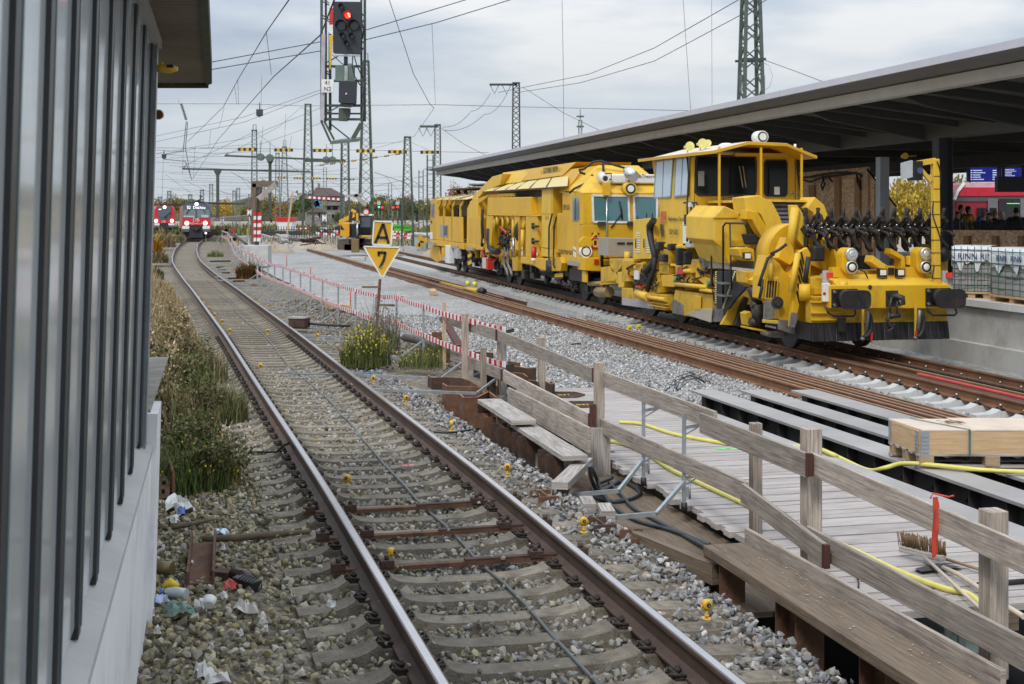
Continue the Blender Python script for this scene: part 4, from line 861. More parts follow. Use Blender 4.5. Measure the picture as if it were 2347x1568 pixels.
for pts in(((662,1060),(660,1290)),((797,1062),(710,1325))):
 b=MB();a,c=Sd(K2(*pts[0]),-1.57),Sd(K2(*pts[1]),-1.57);N=15
 for k in range(N):
  f0,f1=k/N,(k+.55)/N;A=Vector((-1.57,a[0]+(c[0]-a[0])*f0,a[1]+(c[1]-a[1])*f0));B=Vector((-1.57,a[0]+(c[0]-a[0])*f1,a[1]+(c[1]-a[1])*f1));b.bar(A,B,.02,.05)
 b.build('hazard_edge',M('hazard_cream',(.65,.6,.35),.5),S_)
for v in(1142,1228):b=MB();y,z=Sd(K2(735,v),-1.6);b.lo((-1.75,y-.25,z-.015),(-1.56,y+.3,z+.015));b.build('ladder_rung',scr,S_)
side_plate(K2,[(375,1190),(640,1225),(630,1400),(430,1370),(352,1355),(362,1260)],-1.45,-1.0,'wing_box',yeld,S_)
side_plate(K2,[(355,1258),(362,1250),(425,1290),(430,1368),(352,1352)],-1.475,-1.455,'wing_edge',scr,S_);side_plate(K2,[(445,1362),(540,1320),(635,1325),(625,1420),(560,1400)],-1.48,-1.455,'wing_blade',M('blade_dusty',(.42,.38,.30),.6,.2,.12,3,dirt=(.5,.3,.03),damt=.5),S_)
side_plate(K2,[(635,1300),(715,1320),(712,1415),(628,1415)],-1.44,-1.40,'wing_flap',scr,S_)
for pts in([(500,1225),(555,1235),(552,1330),(505,1330)],):side_plate(K2,pts,-1.49,-1.47,'wing_rib',yel,S_)
b=MB()
for a,c,r in(((380,1150),(600,1170),.05),((555,1190),(640,1200),.04),((400,1060),(490,1055),.05)):stub(b,K2,a,c,-1.5,r)
b.build('cylinder',yelp,S_)
for pts,m in(([(375,1020),(480,1030),(490,980),(540,985),(545,1060),(495,1075),(490,1140),(380,1130)],yeld),([(520,1060),(610,1110),(620,1150),(590,1160),(515,1100)],yel),([(340,1005),(480,1018),(480,1030),(340,1022)],yelp),([(270,900),(330,905),(330,1010),(265,1010)],yeld),([(275,1085),(370,1080),(370,1170),(285,1165)],yel),([(370,1130),(610,1165),(610,1180),(370,1160)],yelp)):
 side_plate(K2,pts,-1.46,-1.25,'frame_bracket',m,S_)
b=MB();y,z=Sd(K2(425,1060),-1.5);b.box((-1.5,y,z),(.12,.35,.12));b.build('red_valve',red,S_)
for u,v in((380,1120),(608,1150)):b=MB();stub(b,K2,(u,v-25),(u,v+25),-1.5,.03);b.build('accumulator',M('teal_bottle',(.03,.22,.17),.4),S_)
for u,v,w_,h_ in((272,880,.25,.2),(355,888,.2,.16),(300,965,.35,.18),(412,955,.18,.4),(465,965,.1,.3)):b=MB();y,z=Sd(K2(u,v),-1.5);b.box((-1.5,y,z),(.2,w_,h_),0);b.build('valve_block',blk,S_,bevel=.03)
for k in range(16):
 b=MB();u,v=380+random.random()*240,1010+random.random()*160;q=[(-1.48+wob(.03),*Sd(K2(u+wob(40),v+j*18),-1.48))for j in range(4)];b.tube(q,.016,0,5);b.build('hose',rub,S_)
for k in range(14):
 b=MB();u,v=20+random.random()*230,1010+random.random()*150;q=[(-1.48+wob(.03),*Sd(K2(u+wob(30),v+j*20),-1.48))for j in range(4)];b.tube(q,.018,0,5);b.build('hose',rub,S_)
side_plate(K2,[(0,1175),(110,1185),(225,1215),(310,1225),(312,1335),(230,1325),(222,1270),(0,1245)],-1.5,-1.15,'rear_plough',yeld,S_)
side_plate(K2,[(0,1245),(222,1272),(222,1325),(0,1295)],-1.515,-1.5,'plough_edge',M('edge_pale',(.45,.42,.42),.5,.3,.15,5),S_)
b=MB();stub(b,K2,(110,1218),(185,1240),-1.6,.10,12);stub(b,K2,(180,1240),(305,1258),-1.6,.05,10);b.build('cylinder',yelp,S_)
for k in range(3):side_plate(K2,[(185,1248+k*22),(310,1268+k*22),(310,1276+k*22),(185,1256+k*22)],-1.58,-1.5,'plough_rib',yel,S_)
for pts,m in(([(75,1025),(150,990),(150,1010),(100,1065)],yelp),([(225,1060),(262,1060),(262,1210),(222,1215)],yeld),([(0,980),(75,985),(75,1010),(25,1040),(40,1130),(0,1130)],yeld),([(100,1000),(150,1010),(140,1080),(85,1075)],yeld),([(262,985),(330,985),(325,1080),(262,1075)],yeld)):side_plate(K2,pts,-1.44,-1.2,'frame_bracket',m,S_)
b=MB();y,z=Sd(K2(105,1085),-1.5);b.box((-1.5,y,z),(.05,.3,.22));b.build('white_plate',wht,S_);b=MB();y,z=Sd(K2(125,1168),-1.5);b.box((-1.5,y,z),(.08,.45,.05));b.build('red_plate',red,S_)
b=MB();b.lo((-1.25,8.5,.9),(-.9,13.0,1.2));b.build('frame_fill',grm,S_)
HX=-1.42
A=fp(K2,[(640,680),(715,598),(850,660),(905,720),(950,860),(905,930),(745,1010),(690,880),(640,840)],4.4)
b=MB();f=[(x,4.3,z)for x,z in A];
b.hull([(x,4.35,z)for x,z in A],[(x+.02,6.1,z+.02)for x,z in A]);b.build('hopper',yelp,S_,bevel=.02)
b=MB();q=fp(K2,[(643,840),(845,842),(850,850),(643,848)],4.34);b.prism(q,'y',4.325,4.345);q=fp(K2,[(640,678),(806,676),(806,684),(640,686)],4.34);b.prism(q,'y',4.325,4.345);b.build('hopper_seam',yelo,S_)
q=fp(K2,[(640,842),(848,846),(895,880),(748,1005),(695,885)],4.33);b=MB();b.prism(q,'y',4.30,4.33);b.build('hopper_chute',yel,S_)
q=fp(K2,[(845,795),(935,795),(960,830),(958,865),(868,872)],3.9);b=MB();b.prism(q,'y',3.85,3.98);b.build('rubber_flap',rub,S_,bevel=.03)
q=fp(K2,[(1040,572),(1325,572),(1330,740),(1100,745)],4.6);b=MB();b.prism(q,'y',4.6,6.6);b.build('engine_hood',M('hood_dark',(.07,.075,.085),.5),S_)
b=MB()
for k in range(6):z0=Fr(K2(1060,590+k*29),4.58)[1];x0=Fr(K2(1052+k*9,0),4.58)[0];x1=Fr(K2(1328,0),4.58)[0];b.lo((x0,4.54,z0-.035),(x1,4.6,z0+.02))
b.build('grille_slats',M('grille_grey',(.16,.17,.19),.5),S_)
b=MB();q=fp(K2,[(870,558),(1040,552),(1330,560),(1400,580),(1400,592),(1330,574),(1040,570),(870,575)],4.45);b.prism(q,'y',4.4,6.7);b.build('hood_lid',yelp,S_)
def arm(pl,w,yl,name,mat,dep=.5):
 P=fp(K2,pl,yl);b=MB();n=len(P);L=[];Rr=[]
 for i in range(n):
  a=Vector(P[min(i+1,n-1)])-Vector(P[max(i-1,0)]);a.normalize();nn=Vector((-a.y,a.x));L.append(Vector(P[i])+nn*w/2);Rr.append(Vector(P[i])-nn*w/2)
 b.prism([tuple(v)for v in L]+[tuple(v)for v in reversed(Rr)],'y',yl,yl+dep);return b.build(name,mat,S_,bevel=.015)
arm([(870,600),(960,585),(1020,620),(1060,700),(1090,790),(1130,880)],.36,3.9,'conveyor_arm',yelp,.7)
arm([(870,660),(935,668),(965,720),(1015,810)],.20,3.7,'conveyor_rib',yel,.3)
arm([(1330,575),(1385,620),(1420,720),(1450,830)],.3,4.2,'conveyor_arm',yelp,.7)
b=MB();P=fp(K2,[(910,720),(960,730),(1020,850),(940,870)],4.0);b.prism(P,'y',4.05,5.5);b.build('shaft_mouth',blk,S_)
for(a,c)in(((712,545),(860,532)),((712,560),(860,552)),((712,575),(860,572)),((712,530),(712,585)),((775,525),(775,585)),((860,522),(860,585))):u,v=Fr(K2(*a),5.9),Fr(K2(*c),5.9);b=MB();b.tube([(u[0],5.9,u[1]),(v[0],5.9,v[1])],.014,0,6);b.build('guard_rail',blk,S_)
b=MB();p=Fr(K2(870,555),6.2);b.tube([(p[0]-.2,6.2,p[1]-.04),(p[0],6.2,p[1]+.04),(p[0]+.2,6.2,p[1]-.03)],.03);b.build('red_hose',red,S_)
Bx=-1.46
side=lambda pts,x0,x1,n,m,bv=.012:side_plate(K3,pts,x0,x1,n,m,S_,bevel=bv)
def tilt(K,pts,yf,dep,name,mat):b=MB();b.prism(fp(K,pts,yf),'y',yf,yf+dep);return b.build(name,mat,S_,bevel=.012)
tilt(K3,[(95,930),(130,780),(215,840),(240,880),(290,940),(330,900),(400,740),(440,800),(432,1000),(440,1265),(215,1240),(205,1130),(90,1090)],1.55,.5,'side_shield',yel)
tilt(K3,[(215,1238),(440,1262),(430,1290),(385,1365),(205,1310)],1.50,.06,'shield_skirt',scr)
tilt(K3,[(130,945),(208,935),(195,1105),(110,1095)],1.44,.06,'striped_panel',yel)
b=MB()
for k in range(4):
 q=fp(K3,[(128+k*19,962),(138+k*19,962),(128+k*19,1080),(117+k*19,1080)],1.43);b.prism(q,'y',1.425,1.44)
b.build('black_stripes',blk,S_)
tilt(K3,[(105,1105),(185,1100),(175,1235),(100,1240)],1.42,.05,'wear_plate',scr)
tilt(K3,[(100,1238),(208,1245),(205,1272),(98,1262)],1.38,.08,'striped_foot',M('stripe_ochre',(.5,.36,.05),.5))
b=MB();p=Fr(K3(203,1120),1.38);b.cyl((p[0],1.40,p[1]),(p[0],1.52,p[1]),.12,0,16);b.cyl((p[0],1.36,p[1]),(p[0],1.45,p[1]),.06,0,10);b.build('roller',dks,S_)
tilt(K3,[(355,755),(412,722),(438,770),(392,990),(338,1215),(318,1300),(290,1290),(318,1000)],1.18,.12,'striped_arm',yel)
b=MB()
for k in range(6):
 y0=760+k*56;x0=362-k*6;q=fp(K3,[(x0,y0),(x0+10,y0-8),(x0+26,y0+62),(x0+22,y0+92)],1.17);b.prism(q,'y',1.16,1.18)
b.build('black_stripes',blk,S_)
tilt(K3,[(300,1188),(345,1190),(348,1220),(325,1300),(283,1290)],1.10,.05,'arm_blade',scr)
b=MB();u,v=Fr(K3(345,765),1.1),Fr(K3(292,1040),1.1);b.tube([(u[0],1.1,u[1]),(v[0],1.1,v[1])],.055,0,10);b.build('cylinder',yelp,S_)
b=MB();u,v=Fr(K3(400,880),1.05),Fr(K3(432,790),1.05);b.tube([(u[0]-.02,1.05,u[1]-.25),(v[0]-.03,1.05,v[1])],.05,0,8);b.build('rubber_bar',rub,S_)
b=MB();u,v=Fr(K3(325,440),1.9),Fr(K3(285,750),1.9);b.tube([(u[0],1.9,u[1]),(v[0],1.9,v[1])],.085,0,12);o=b.build('lift_cylinder',yelp,S_);b=MB();w_=Fr(K3(278,800),1.9);b.tube([(v[0],1.9,v[1]),(w_[0],1.9,w_[1])],.05,0,8);b.build('piston',rub,o)
tilt(K3,[(295,420),(340,420),(375,470),(400,570),(385,720),(330,660),(305,560)],1.95,.16,'lift_arm',yelp)
tilt(K3,[(200,800),(260,650),(310,720),(330,800),(290,850)],1.75,.3,'gear_housing',yel)
b=MB();p=Fr(K3(255,720),2.5);b.cyl((p[0]+.12,2.2,p[1]-.15),(p[0]+.12,2.8,p[1]-.15),.62,0,26);b.build('drum_cover',yel,S_)
for pts in([(65,1000),(85,930),(130,800),(175,770)],[(70,1090),(85,1020),(90,950)],[(150,770),(210,740),(262,700)]):b=MB();b.tube([(Fr(K3(*p),1.3)[0],1.3,Fr(K3(*p),1.3)[1])for p in pts],.03,0,6);b.build('hose',rub,S_)
b=MB();u,v=Fr(K3(145,790),1.4),Fr(K3(150,960),1.4);b.tube([(u[0],1.4,u[1]),(v[0],1.4,v[1])],.05,0,8);b.build('cylinder',yelp,S_)
tilt(K2,[(815,900),(880,890),(930,905),(935,990),(870,985),(830,950)],3.0,.5,'lamp_arm',yel);b=MB();p=Fr(K2(880,950),2.95);b.box((p[0],2.95,p[1]),(.16,.08,.14));o=b.build('work_lamp',blk,S_);b=MB();b.box((p[0],2.905,p[1]),(.12,.012,.10));b.build('glass',lens,o)
tilt(K2,[(870,1060),(975,1060),(980,1150),(940,1175),(872,1140)],2.6,.5,'work_head',yeld);tilt(K2,[(910,1120),(985,1070),(990,1090),(925,1160)],2.4,.2,'work_bracket',yel)
b=MB()
for a,c,r in(((905,1170),(960,1290),.09),((960,1290),(965,1420),.14),((910,1290),(985,1300),.07),((900,1410),(1000,1430),.08)):u,v=Fr(K2(*a),2.5),Fr(K2(*c),2.5);b.tube([(u[0],2.5,u[1]),(v[0],2.5,v[1])],r,0,10)
b.build('tool_unit',grm,S_,bevel=0)
tilt(K2,[(915,1455),(1025,1475),(1025,1490),(915,1470)],2.3,.6,'foot_step',yeld);tilt(K2,[(1028,1490),(1160,1490),(1160,1530),(1060,1525),(1028,1510)],2.0,.4,'axle_guard',scr)
tilt(K2,[(870,1355),(905,1340),(930,1380),(925,1450),(880,1440)],2.6,.3,'tool_bracket',yeld)
tilt(K2,[(800,1255),(868,1235),(868,1260),(790,1440),(695,1435)],4.4,.08,'plough_blade',yeld);tilt(K2,[(868,1235),(895,1250),(830,1450),(795,1440)],4.2,.15,'blade_back',grm)
tilt(K3,[(575,995),(1420,990),(1420,1160),(575,1158)],.50,.30,'buffer_beam',yel)
tilt(K3,[(438,940),(640,930),(620,1000),(570,1000),(570,1100),(438,1100)],.95,.6,'beam_corner',yeld)
tilt(K3,[(438,1100),(1412,1150),(1412,1255),(440,1265)],.72,.25,'lower_beam',yeld)
for v in(1075,1112,1190,1240):b=MB();p,q=Fr(K3(440,v),.68),Fr(K3(645,v),.68);b.lo((p[0],.66,p[1]-.015),(q[0],.72,p[1]+.01));b.build('beam_step',yel,S_)
b=MB();P=fp(K3,[(622,940),(1380,930),(1412,992),(620,1000)],.62);b.hull([(P[0][0],1.15,P[0][1]+.03),(P[1][0],1.15,P[1][1]+.03),(P[2][0],.52,P[2][1]),(P[3][0],.52,P[3][1])],[(P[0][0],1.15,P[0][1]-.2),(P[1][0],1.15,P[1][1]-.2),(P[2][0],.52,P[2][1]-.1),(P[3][0],.52,P[3][1]-.1)]);b.build('beam_cover',yelp,S_)
b=MB();xa,xb=Fr(K3(445,1330),.7)[0],Fr(K3(1418,1330),.7)[0];z1,z0=.66,.33;n=34
for k in range(n):x0=xa+(xb-xa)*k/n;x1=xa+(xb-xa)*(k+.93)/n;b.hull([(x0,.70,z1),(x1,.71,z1),(x1+wob(.008),.66+wob(.03),z0+wob(.008)),(x0,.66+wob(.03),z0)],[(x0,.72,z1),(x1,.73,z1),(x1,.69,z0),(x0,.69,z0)])
b.build('rubber_skirt',rub,S_)
b=MB();xa2=Fr(K3(445,1330),.8)[0];b.lo((xa2-.02,.8,.33),(xa2+.03,2.4,.66));b.build('side_skirt',rub,S_)
for(u0,v0,u1,v1,s0,s1)in((655,1030,874,1165,607,1090),(1337,1022,1553,1158,1277,1085)):
 x0,z1_=Fr(K3(u0,v0),0);x1,z0_=Fr(K3(u1,v1),0);cx,cz=(x0+x1)/2,(z0_+z1_)/2;w2,h2=(x1-x0)/2,(z1_-z0_)/2
 b=MB();pr_=[(cx+w2*math.copysign(min(1,abs(math.cos(t))**.45),math.cos(t)),cz+h2*math.copysign(min(1,abs(math.sin(t))**.5),math.sin(t)))for t in[2*math.pi*k/28 for k in range(28)]]
 b.hull([(x,-.01+.03*((x-cx)/w2)**2,z)for x,z in pr_],[(x,.05,z)for x,z in pr_]);o=b.build('buffer',M('buffer_black',(.022,.020,.021),.35,.2,.3,4,dirt=(.12,.085,.06),damt=.6,dscale=3.5),S_,bevel=.01)
 b=MB();b.cyl((cx,.05,cz),(cx,.48,cz),.12,0,18);b.cyl((cx,.28,cz),(cx,.50,cz),.165,0,18);b.build('buffer_stem',blk,o)
 b=MB();b.box((cx,.485,cz),(.52,.03,.34));b.build('buffer_plate',blk,o,bevel=.01)
 b=MB()
 for dx in(-.21,.21):
  for dz in(-.12,.12):b.cyl((cx+dx,.44,cz+dz),(cx+dx,.475,cz+dz),.03,0,6)
 b.build('bolt',chrome,o)
p=Fr(K3(1030,1090),.45);b=MB();b.tube([(p[0]-.05,.5,p[1]+.02),(p[0]-.02,.30,p[1]+.05),(p[0]+.05,.22,p[1]+.03),(p[0]+.08,.25,p[1]-.07),(p[0],.25,p[1]-.08)],[.05,.06,.06,.05,.045],0,10);b.box((p[0]-.02,.49,p[1]),(.24,.03,.3));b.build('coupling_hook',dks,S_)
q=[(1040,1080),(1025,1140),(1030,1200)];b=MB()
for s in(-.07,.07):b.tube([(Fr(K3(*a),.3)[0]+s,.3,Fr(K3(*a),.3)[1])for a in q],.025,0,8)
u=Fr(K3(1030,1215),.3);b.tube([(u[0]-.12,.3,u[1]),(u[0]+.12,.3,u[1]+.02)],.05,0,8);b.tube([(Fr(K3(*a),.28)[0],.28,Fr(K3(*a),.28)[1])for a in((1000,1190),(985,1240),(1000,1290),(1030,1270),(1020,1300),(975,1335))],[.03,.035,.04,.04,.03,.018],0,8);b.build('screw_coupling',dks,S_)
for k,pts in enumerate([[(848,1185),(862,1215),(870,1260),(868,1310),(845,1350),(810,1368)],[(1217,1170),(1238,1215),(1245,1260),(1240,1310),(1220,1350),(1188,1365)]]):
 P=[(Fr(K3(*a),.35)[0],.35,Fr(K3(*a),.35)[1])for a in pts];b=MB();b.tube(P,.038,0,10);o=b.build('brake_hose',rub,S_);b=MB();b.tube([(P[0][0],.45,P[0][1]+.05),P[0]],.042,0,8);b.tube([P[-1],(P[-1][0]-.03,.35,P[-1][1]+.02)],.042,0,8);b.build('hose_fitting',scr,o)
 b=MB();x,z=P[0][0]+(.05 if k==0 else-.1),P[0][1];b.bar((x,.33,z-.02),(x+.01,.33,z+.17),.035,.012,0,(0,1,0));b.build('tap_lever',red,o)
 xx=Fr(K3(800 if k==0 else 1176,1200),.5)[0];b=MB();b.lo((xx-.02,.44,.40),(xx+.02,.47,.98));b.build('hose_strap',yelp,S_)
for pts in([(545,1145),(555,1185),(600,1215),(740,1215),(758,1195),(750,1170)],[(1265,1145),(1275,1180),(1310,1208),(1465,1208),(1478,1190),(1470,1162)]):b=MB();b.tube([(Fr(K3(*a),.25)[0],.25,Fr(K3(*a),.25)[1])for a in pts],.018,0,8);b.build('grab_rail',blk,S_)
for u,v in((655,1275),(1218,1260)):p=Fr(K3(u,v),.6);b=MB();b.box((p[0],.6,p[1]),(.16,.05,.26));b.build('mud_flap',blk,S_)
for u,h in((548,0),(1400,0)):
 p=Fr(K3(u,950),.75);b=MB();b.lo((p[0]-.06,.76,p[1]-.14),(p[0]+.05,.80,p[1]+.16));o=b.build('tail_signal',gry,S_);q=Fr(K3(u+26,922),.72);b=MB();b.box((q[0],.73,q[1]),(.11,.06,.10));b.build('red_flag',M('signal_red',(.75,.04,.03),.4),o)
p=Fr(K3(547,1045),.6);b=MB();b.box((p[0],.62,p[1]),(.13,.1,.34));o=b.build('switch_panel',wht,S_,bevel=.01);b=MB();b.cyl((p[0]-.05,.565,p[1]-.02),(p[0]-.05,.58,p[1]-.02),.03,0,8);b.build('button',red,o)
b=MB();p=Fr(K3(400,1045),.9);b.cyl((p[0]-.1,.95,p[1]),(p[0]+.08,.85,p[1]),.16,0,16);b.build('end_drum',yel,S_)
p=Fr(K3(488,1035),.9);b=MB();b.box((p[0],.93,p[1]),(.16,.05,.12));b.build('small_plate',yel,S_)
p=Fr(K3(858,1007),.5);b=MB();b.cyl((p[0],.48,p[1]),(p[0],.5,p[1]),.04,0,12);b.build('ring_eye',dks,S_)
p=Fr(K3(670,1000),.6);b=MB();b.cyl((p[0],.62,p[1]-.08),(p[0],.62,p[1]+.1),.085,0,14);b.build('filler_stub',yelp,S_)
for(u,v0,v1)in((712,725,912),(1243,722,910)):
 x,zt_=Fr(K3(u,v0),.85);_,zb_=Fr(K3(u,v1),.85);wd=.145;b=MB();zc=(zt_+zb_)/2
 prf=[]
 for t in range(13):a=math.pi*t/12;prf.append((x+wd*math.cos(a),zt_-wd+wd*math.sin(a)))
 for t in range(13):a=math.pi+math.pi*t/12;prf.append((x+wd*math.cos(a),zb_+wd+wd*math.sin(a)))
 b.prism(prf,'y',.85,1.12);o=b.build('lamp_tower',yel,S_,bevel=.02)
 for dz,r,m_,in((zt_-.125,.105,silver),(zb_+.125,.105,lens)):
  b=MB();xx=x+.035;b.tube([(xx+r*math.cos(2*math.pi*k/24),.82,dz+r*math.sin(2*math.pi*k/24))for k in range(25)],.020,0,8,cap=False);l=b.build('headlamp',M('lamp_ring',(.62,.63,.62),.3,.7,.05,4),o)
  b=MB();b.cyl((xx,.80,dz),(xx,.85,dz),r*.93,0,20);b.build('glass',rub if m_ is lens else silver,l)
  b=MB();b.ball((xx,.80,dz),r*.62,0,14,8,(1,.3,1));b.build('bulb_glass',lens if m_ is lens else glass_mat('lamp_clear',(.55,.58,.58),.06,.3),l)
 b=MB();b.lo((x-.30,.95,zb_-.25),(x+.12,1.1,zb_+.12));b.build('tower_foot',yel,S_)
tilt(K3,[(880,780),(985,855),(990,885),(920,870),(868,830)],1.0,.3,'plough_arm',yelp);tilt(K3,[(1010,730),(1110,790),(1120,930),(1085,930),(1085,810),(1010,770)],1.2,.3,'plough_arm',yel);tilt(K3,[(1140,785),(1175,785),(1175,850),(1140,850)],1.1,.15,'plough_plate',yelp)
tilt(K3,[(430,780),(640,800),(650,940),(610,960),(560,900),(440,850)],2.0,.4,'curved_shield',yelp);tilt(K3,[(600,730),(660,800),(660,940),(640,940),(620,830)],1.4,.5,'shield_web',yel)
tilt(K3,[(780,890),(1100,880),(1100,945),(780,945)],1.35,.3,'tool_shelf',yeld)
tilt(K3,[(775,780),(865,780),(865,880),(775,880)],1.9,.2,'dark_gap',blk);tilt(K3,[(1300,700),(1420,740),(1415,1000),(1370,1000)],1.6,.4,'right_shield',yeld)
b=MB();p=Fr(K3(1380,770),1.5);b.ball((p[0],1.5,p[1]),.16,0,10,6);b.build('motor',blk,S_)
for u in(945,1072):p=Fr(K3(u,905),.9);b=MB();b.box((p[0],.9,p[1]),(.17,.09,.16));o=b.build('work_lamp',blk,S_);b=MB();b.box((p[0],.85,p[1]+.01),(.12,.012,.10));b.build('glass',lens,o)
p=Fr(K3(1010,905),.9);b=MB();b.box((p[0],.95,p[1]),(.16,.08,.26));b.build('bracket',yel,S_);b=MB();b.box((p[0]+.0,.90,p[1]+.03),(.12,.03,.14));b.build('grid_plate',blk,S_)
b=MB();b.tube([(Fr(K3(*a),.8)[0],.8,Fr(K3(*a),.8)[1])for a in((775,880),(820,895),(845,945))],.014,0,6);b.build('cable',rub,S_)
ra,rb=Fr(K3(395,590),1.75),Fr(K3(1345,590),1.75);zr=ra[1]-.02;ry=1.75;xl_,xr_=ra[0],Fr(K3(1330,590),1.75)[0]+.12
b=MB();b.cyl((xl_,ry,zr),(xr_,ry,zr),.075,0,14);b.cyl((xl_-.02,ry,zr),(xl_+.05,ry,zr),.10,0,14);rot=b.build('broom_shaft',dks,S_)
nd=22;hm=M('broom_hose',(.03,.022,.019),.8,0,.35,5,dirt=(.085,.058,.04),damt=.6,dscale=3)
for k in range(nd):
 x=xl_+.05+(xr_-xl_-.1)*k/(nd-1);b=MB()
 for j in range(8):
  a=1.57+2*math.pi*j/8+wob(.1)+(.2 if k%2 else 0);lx=(.16 if(j+k)%2 else-.10)+wob(.05);d0=Vector((lx,math.cos(a),math.sin(a)));c0=Vector((x,ry,zr))+d0*.05;low=math.sin(a)<-.3
  b.tube([c0,c0+d0*.18,c0+d0*.29,c0+d0*.38+Vector((.05 if low else 0,-.03 if low else 0,-.05 if abs(math.cos(a))>.5 else 0))],[.029,.031,.034,.032],0,8)
 b.cyl((x-.02,ry,zr),(x+.02,ry,zr),.11,0,12);b.build('hose_star',hm,rot)
b=MB()
for k in range(nd):
 x=xl_+.05+(xr_-xl_-.1)*k/(nd-1)
 for j in range(6):a=j*1.05+k*.3;b.cyl((x-.03,ry+.1*math.cos(a),zr+.1*math.sin(a)),(x+.03,ry+.1*math.cos(a),zr+.1*math.sin(a)),.014,0,6)
b.build('bolt',chrome,rot)
b=MB();p=Fr(K3(480,765),1.5);b.box((p[0],1.5,p[1]),(.24,.24,.3));b.build('rotor_motor',blk,S_,bevel=.04)
px_=Fr(K3(1342,1000),.62);pt_=Fr(K3(1315,90),.62);b=MB();b.bar((px_[0],.66,px_[1]-.05),(px_[0]-.03,.66,pt_[1]),.13,.13,0,(0,1,0));po=b.build('camera_post',yelp,S_,bevel=.015)
b=MB();q=Fr(K3(1195,125),.62);b.bar((px_[0]-.03,.66,pt_[1]-.03),(q[0],.66,q[1]),.10,.10);w_=Fr(K3(1300,250),.62);b.bar((w_[0],.66,w_[1]),(q[0]+.02,.66,q[1]-.02),.06,.07);b.build('post_arm',yelp,po)
P=fp(K3,[(1090,120),(1165,100),(1165,220),(1092,240)],.55);b=MB();b.prism(P,'y',.55,.62);b.build('camera_box',gry,po);b=MB();c=Fr(K3(1195,175),.62);b.box((c[0]-.02,.66,c[1]),(.22,.2,.36));b.build('camera_housing',blk,po);b=MB();b.cyl((c[0]+.02,.54,c[1]),(c[0]+.02,.57,c[1]),.06);b.build('camera_lens',glass_mat('camera_glass',(.03,.06,.12),.05),po)
b=MB();K_=[(px_[0]-.03+.085*math.sin(t*2.1),.60-.02*math.cos(t*2.1),pt_[1]-.05-t*.42)for t in np.linspace(0,5.2,34)];b.tube(K_,.013,0,6);b.build('post_cable',rub,po)
for k in range(9):z=px_[1]+.15+k*.24;b=MB();b.box((px_[0]-.015,.66,z),(.145,.145,.012));b.build('cable_tie',rub,po)
b=MB();b.tube([(Fr(K2(*a),CF-.02)[0],CF-.04,Fr(K2(*a),CF-.02)[1])for a in((1235,250),(1232,320),(1245,420),(1262,550))],.028,0,6);b.build('cab_cable',rub,S_)
b=MB();b.tube([(cxl-.03,*Sd(K2(*a),cxl))for a in((468,240),(472,300),(478,380),(468,600),(470,680))],.018,0,6);b.build('cab_cable',rub,S_)
b=MB();b.tube([(cxl-.03,*Sd(K2(*a),cxl))for a in((470,680),(468,850))],.022,0,6);b.build('grab_pole',blk,S_)
b=MB();b.lo((-.3,13.3,.85),(.3,14.6,1.2));b.build('draw_gear',grm,S_)
UY=15.6
U_=thing('tamping_machine','long yellow tamping machine behind the front one, with sloping roof covers and a teal-windowed cab','rail machine',tw(0,UY),TA,'yellow track machines')
class UB(MB):
 def build(s,name,mats,parent=None,**k):
  if parent is not None and s.V:s.V=[(x,y-UY,z)for x,y,z in s.V]
  return super().build(name,mats,parent,**k)
UX=-1.42
def up(K,pts,x0,x1,name,mat,ref=None,bevel=.015,par=None):
 b=UB();b.prism(sp(K,pts,x0 if ref is None else ref),'x',x0,x1);return b.build(name,mat,par or U_,bevel=bevel)
def uf(K,pts,y0,y1,name,mat,bevel=.012,par=None):b=UB();b.prism(fp(K,pts,y0),'y',y0,y1);return b.build(name,mat,par or U_,bevel=bevel)
def ufr(K,p,yl):return Fr(K(*p),yl)
b=UB();b.lo((-1.15,15.9,.95),(1.15,43.2,1.35));b.build('main_frame',yeld,U_);b=UB();b.lo((-.8,17,.5),(.8,42,.98));b.build('underframe',grm,U_)
b=UB();b.lo((-.5,22,1.3),(1.1,38,3.0));b.build('core_housing',yelo,U_)
up(K4,[(130,590),(195,560),(215,545),(218,790),(190,800),(188,1080),(118,1080),(124,790)],UX,1.4,'rear_cab',yelo)
o=up(K4,[(130,630),(170,625),(168,808),(130,806)],UX-.02,UX-.004,'rear_cab_window',zinc);up(K4,[(139,642),(163,638),(161,800),(138,798)],UX-.03,UX-.021,'pane',gldk,par=o)
up(K4,[(150,640),(157,640),(156,800),(149,800)],UX-.035,UX-.03,'bar',zinc,par=o)
up(K4,[(190,790),(525,800),(530,1125),(190,1085)],UX,UX+.06,'engine_panel',yel);
for u in(290,392):up(K4,[(u,795),(u+4,795),(u+4,1100),(u,1095)],UX-.006,UX+.01,'panel_seam',rust2,bevel=0)
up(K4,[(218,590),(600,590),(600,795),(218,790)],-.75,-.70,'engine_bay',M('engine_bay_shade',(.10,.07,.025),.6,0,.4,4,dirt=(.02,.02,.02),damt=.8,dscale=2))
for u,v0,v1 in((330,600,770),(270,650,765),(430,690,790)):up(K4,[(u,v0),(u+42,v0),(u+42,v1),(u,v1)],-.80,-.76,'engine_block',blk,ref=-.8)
for u in(222,295,400,498):b=UB();q=[(UX+.02,*Sd(K4(*p),UX))for p in((u+40,595),(u,675),(u-2,795))];b.bar(q[0],q[1],.07,.12);b.bar(q[1],q[2],.07,.12,0,(0,1,0));b.build('slanted_post',yelp,U_)
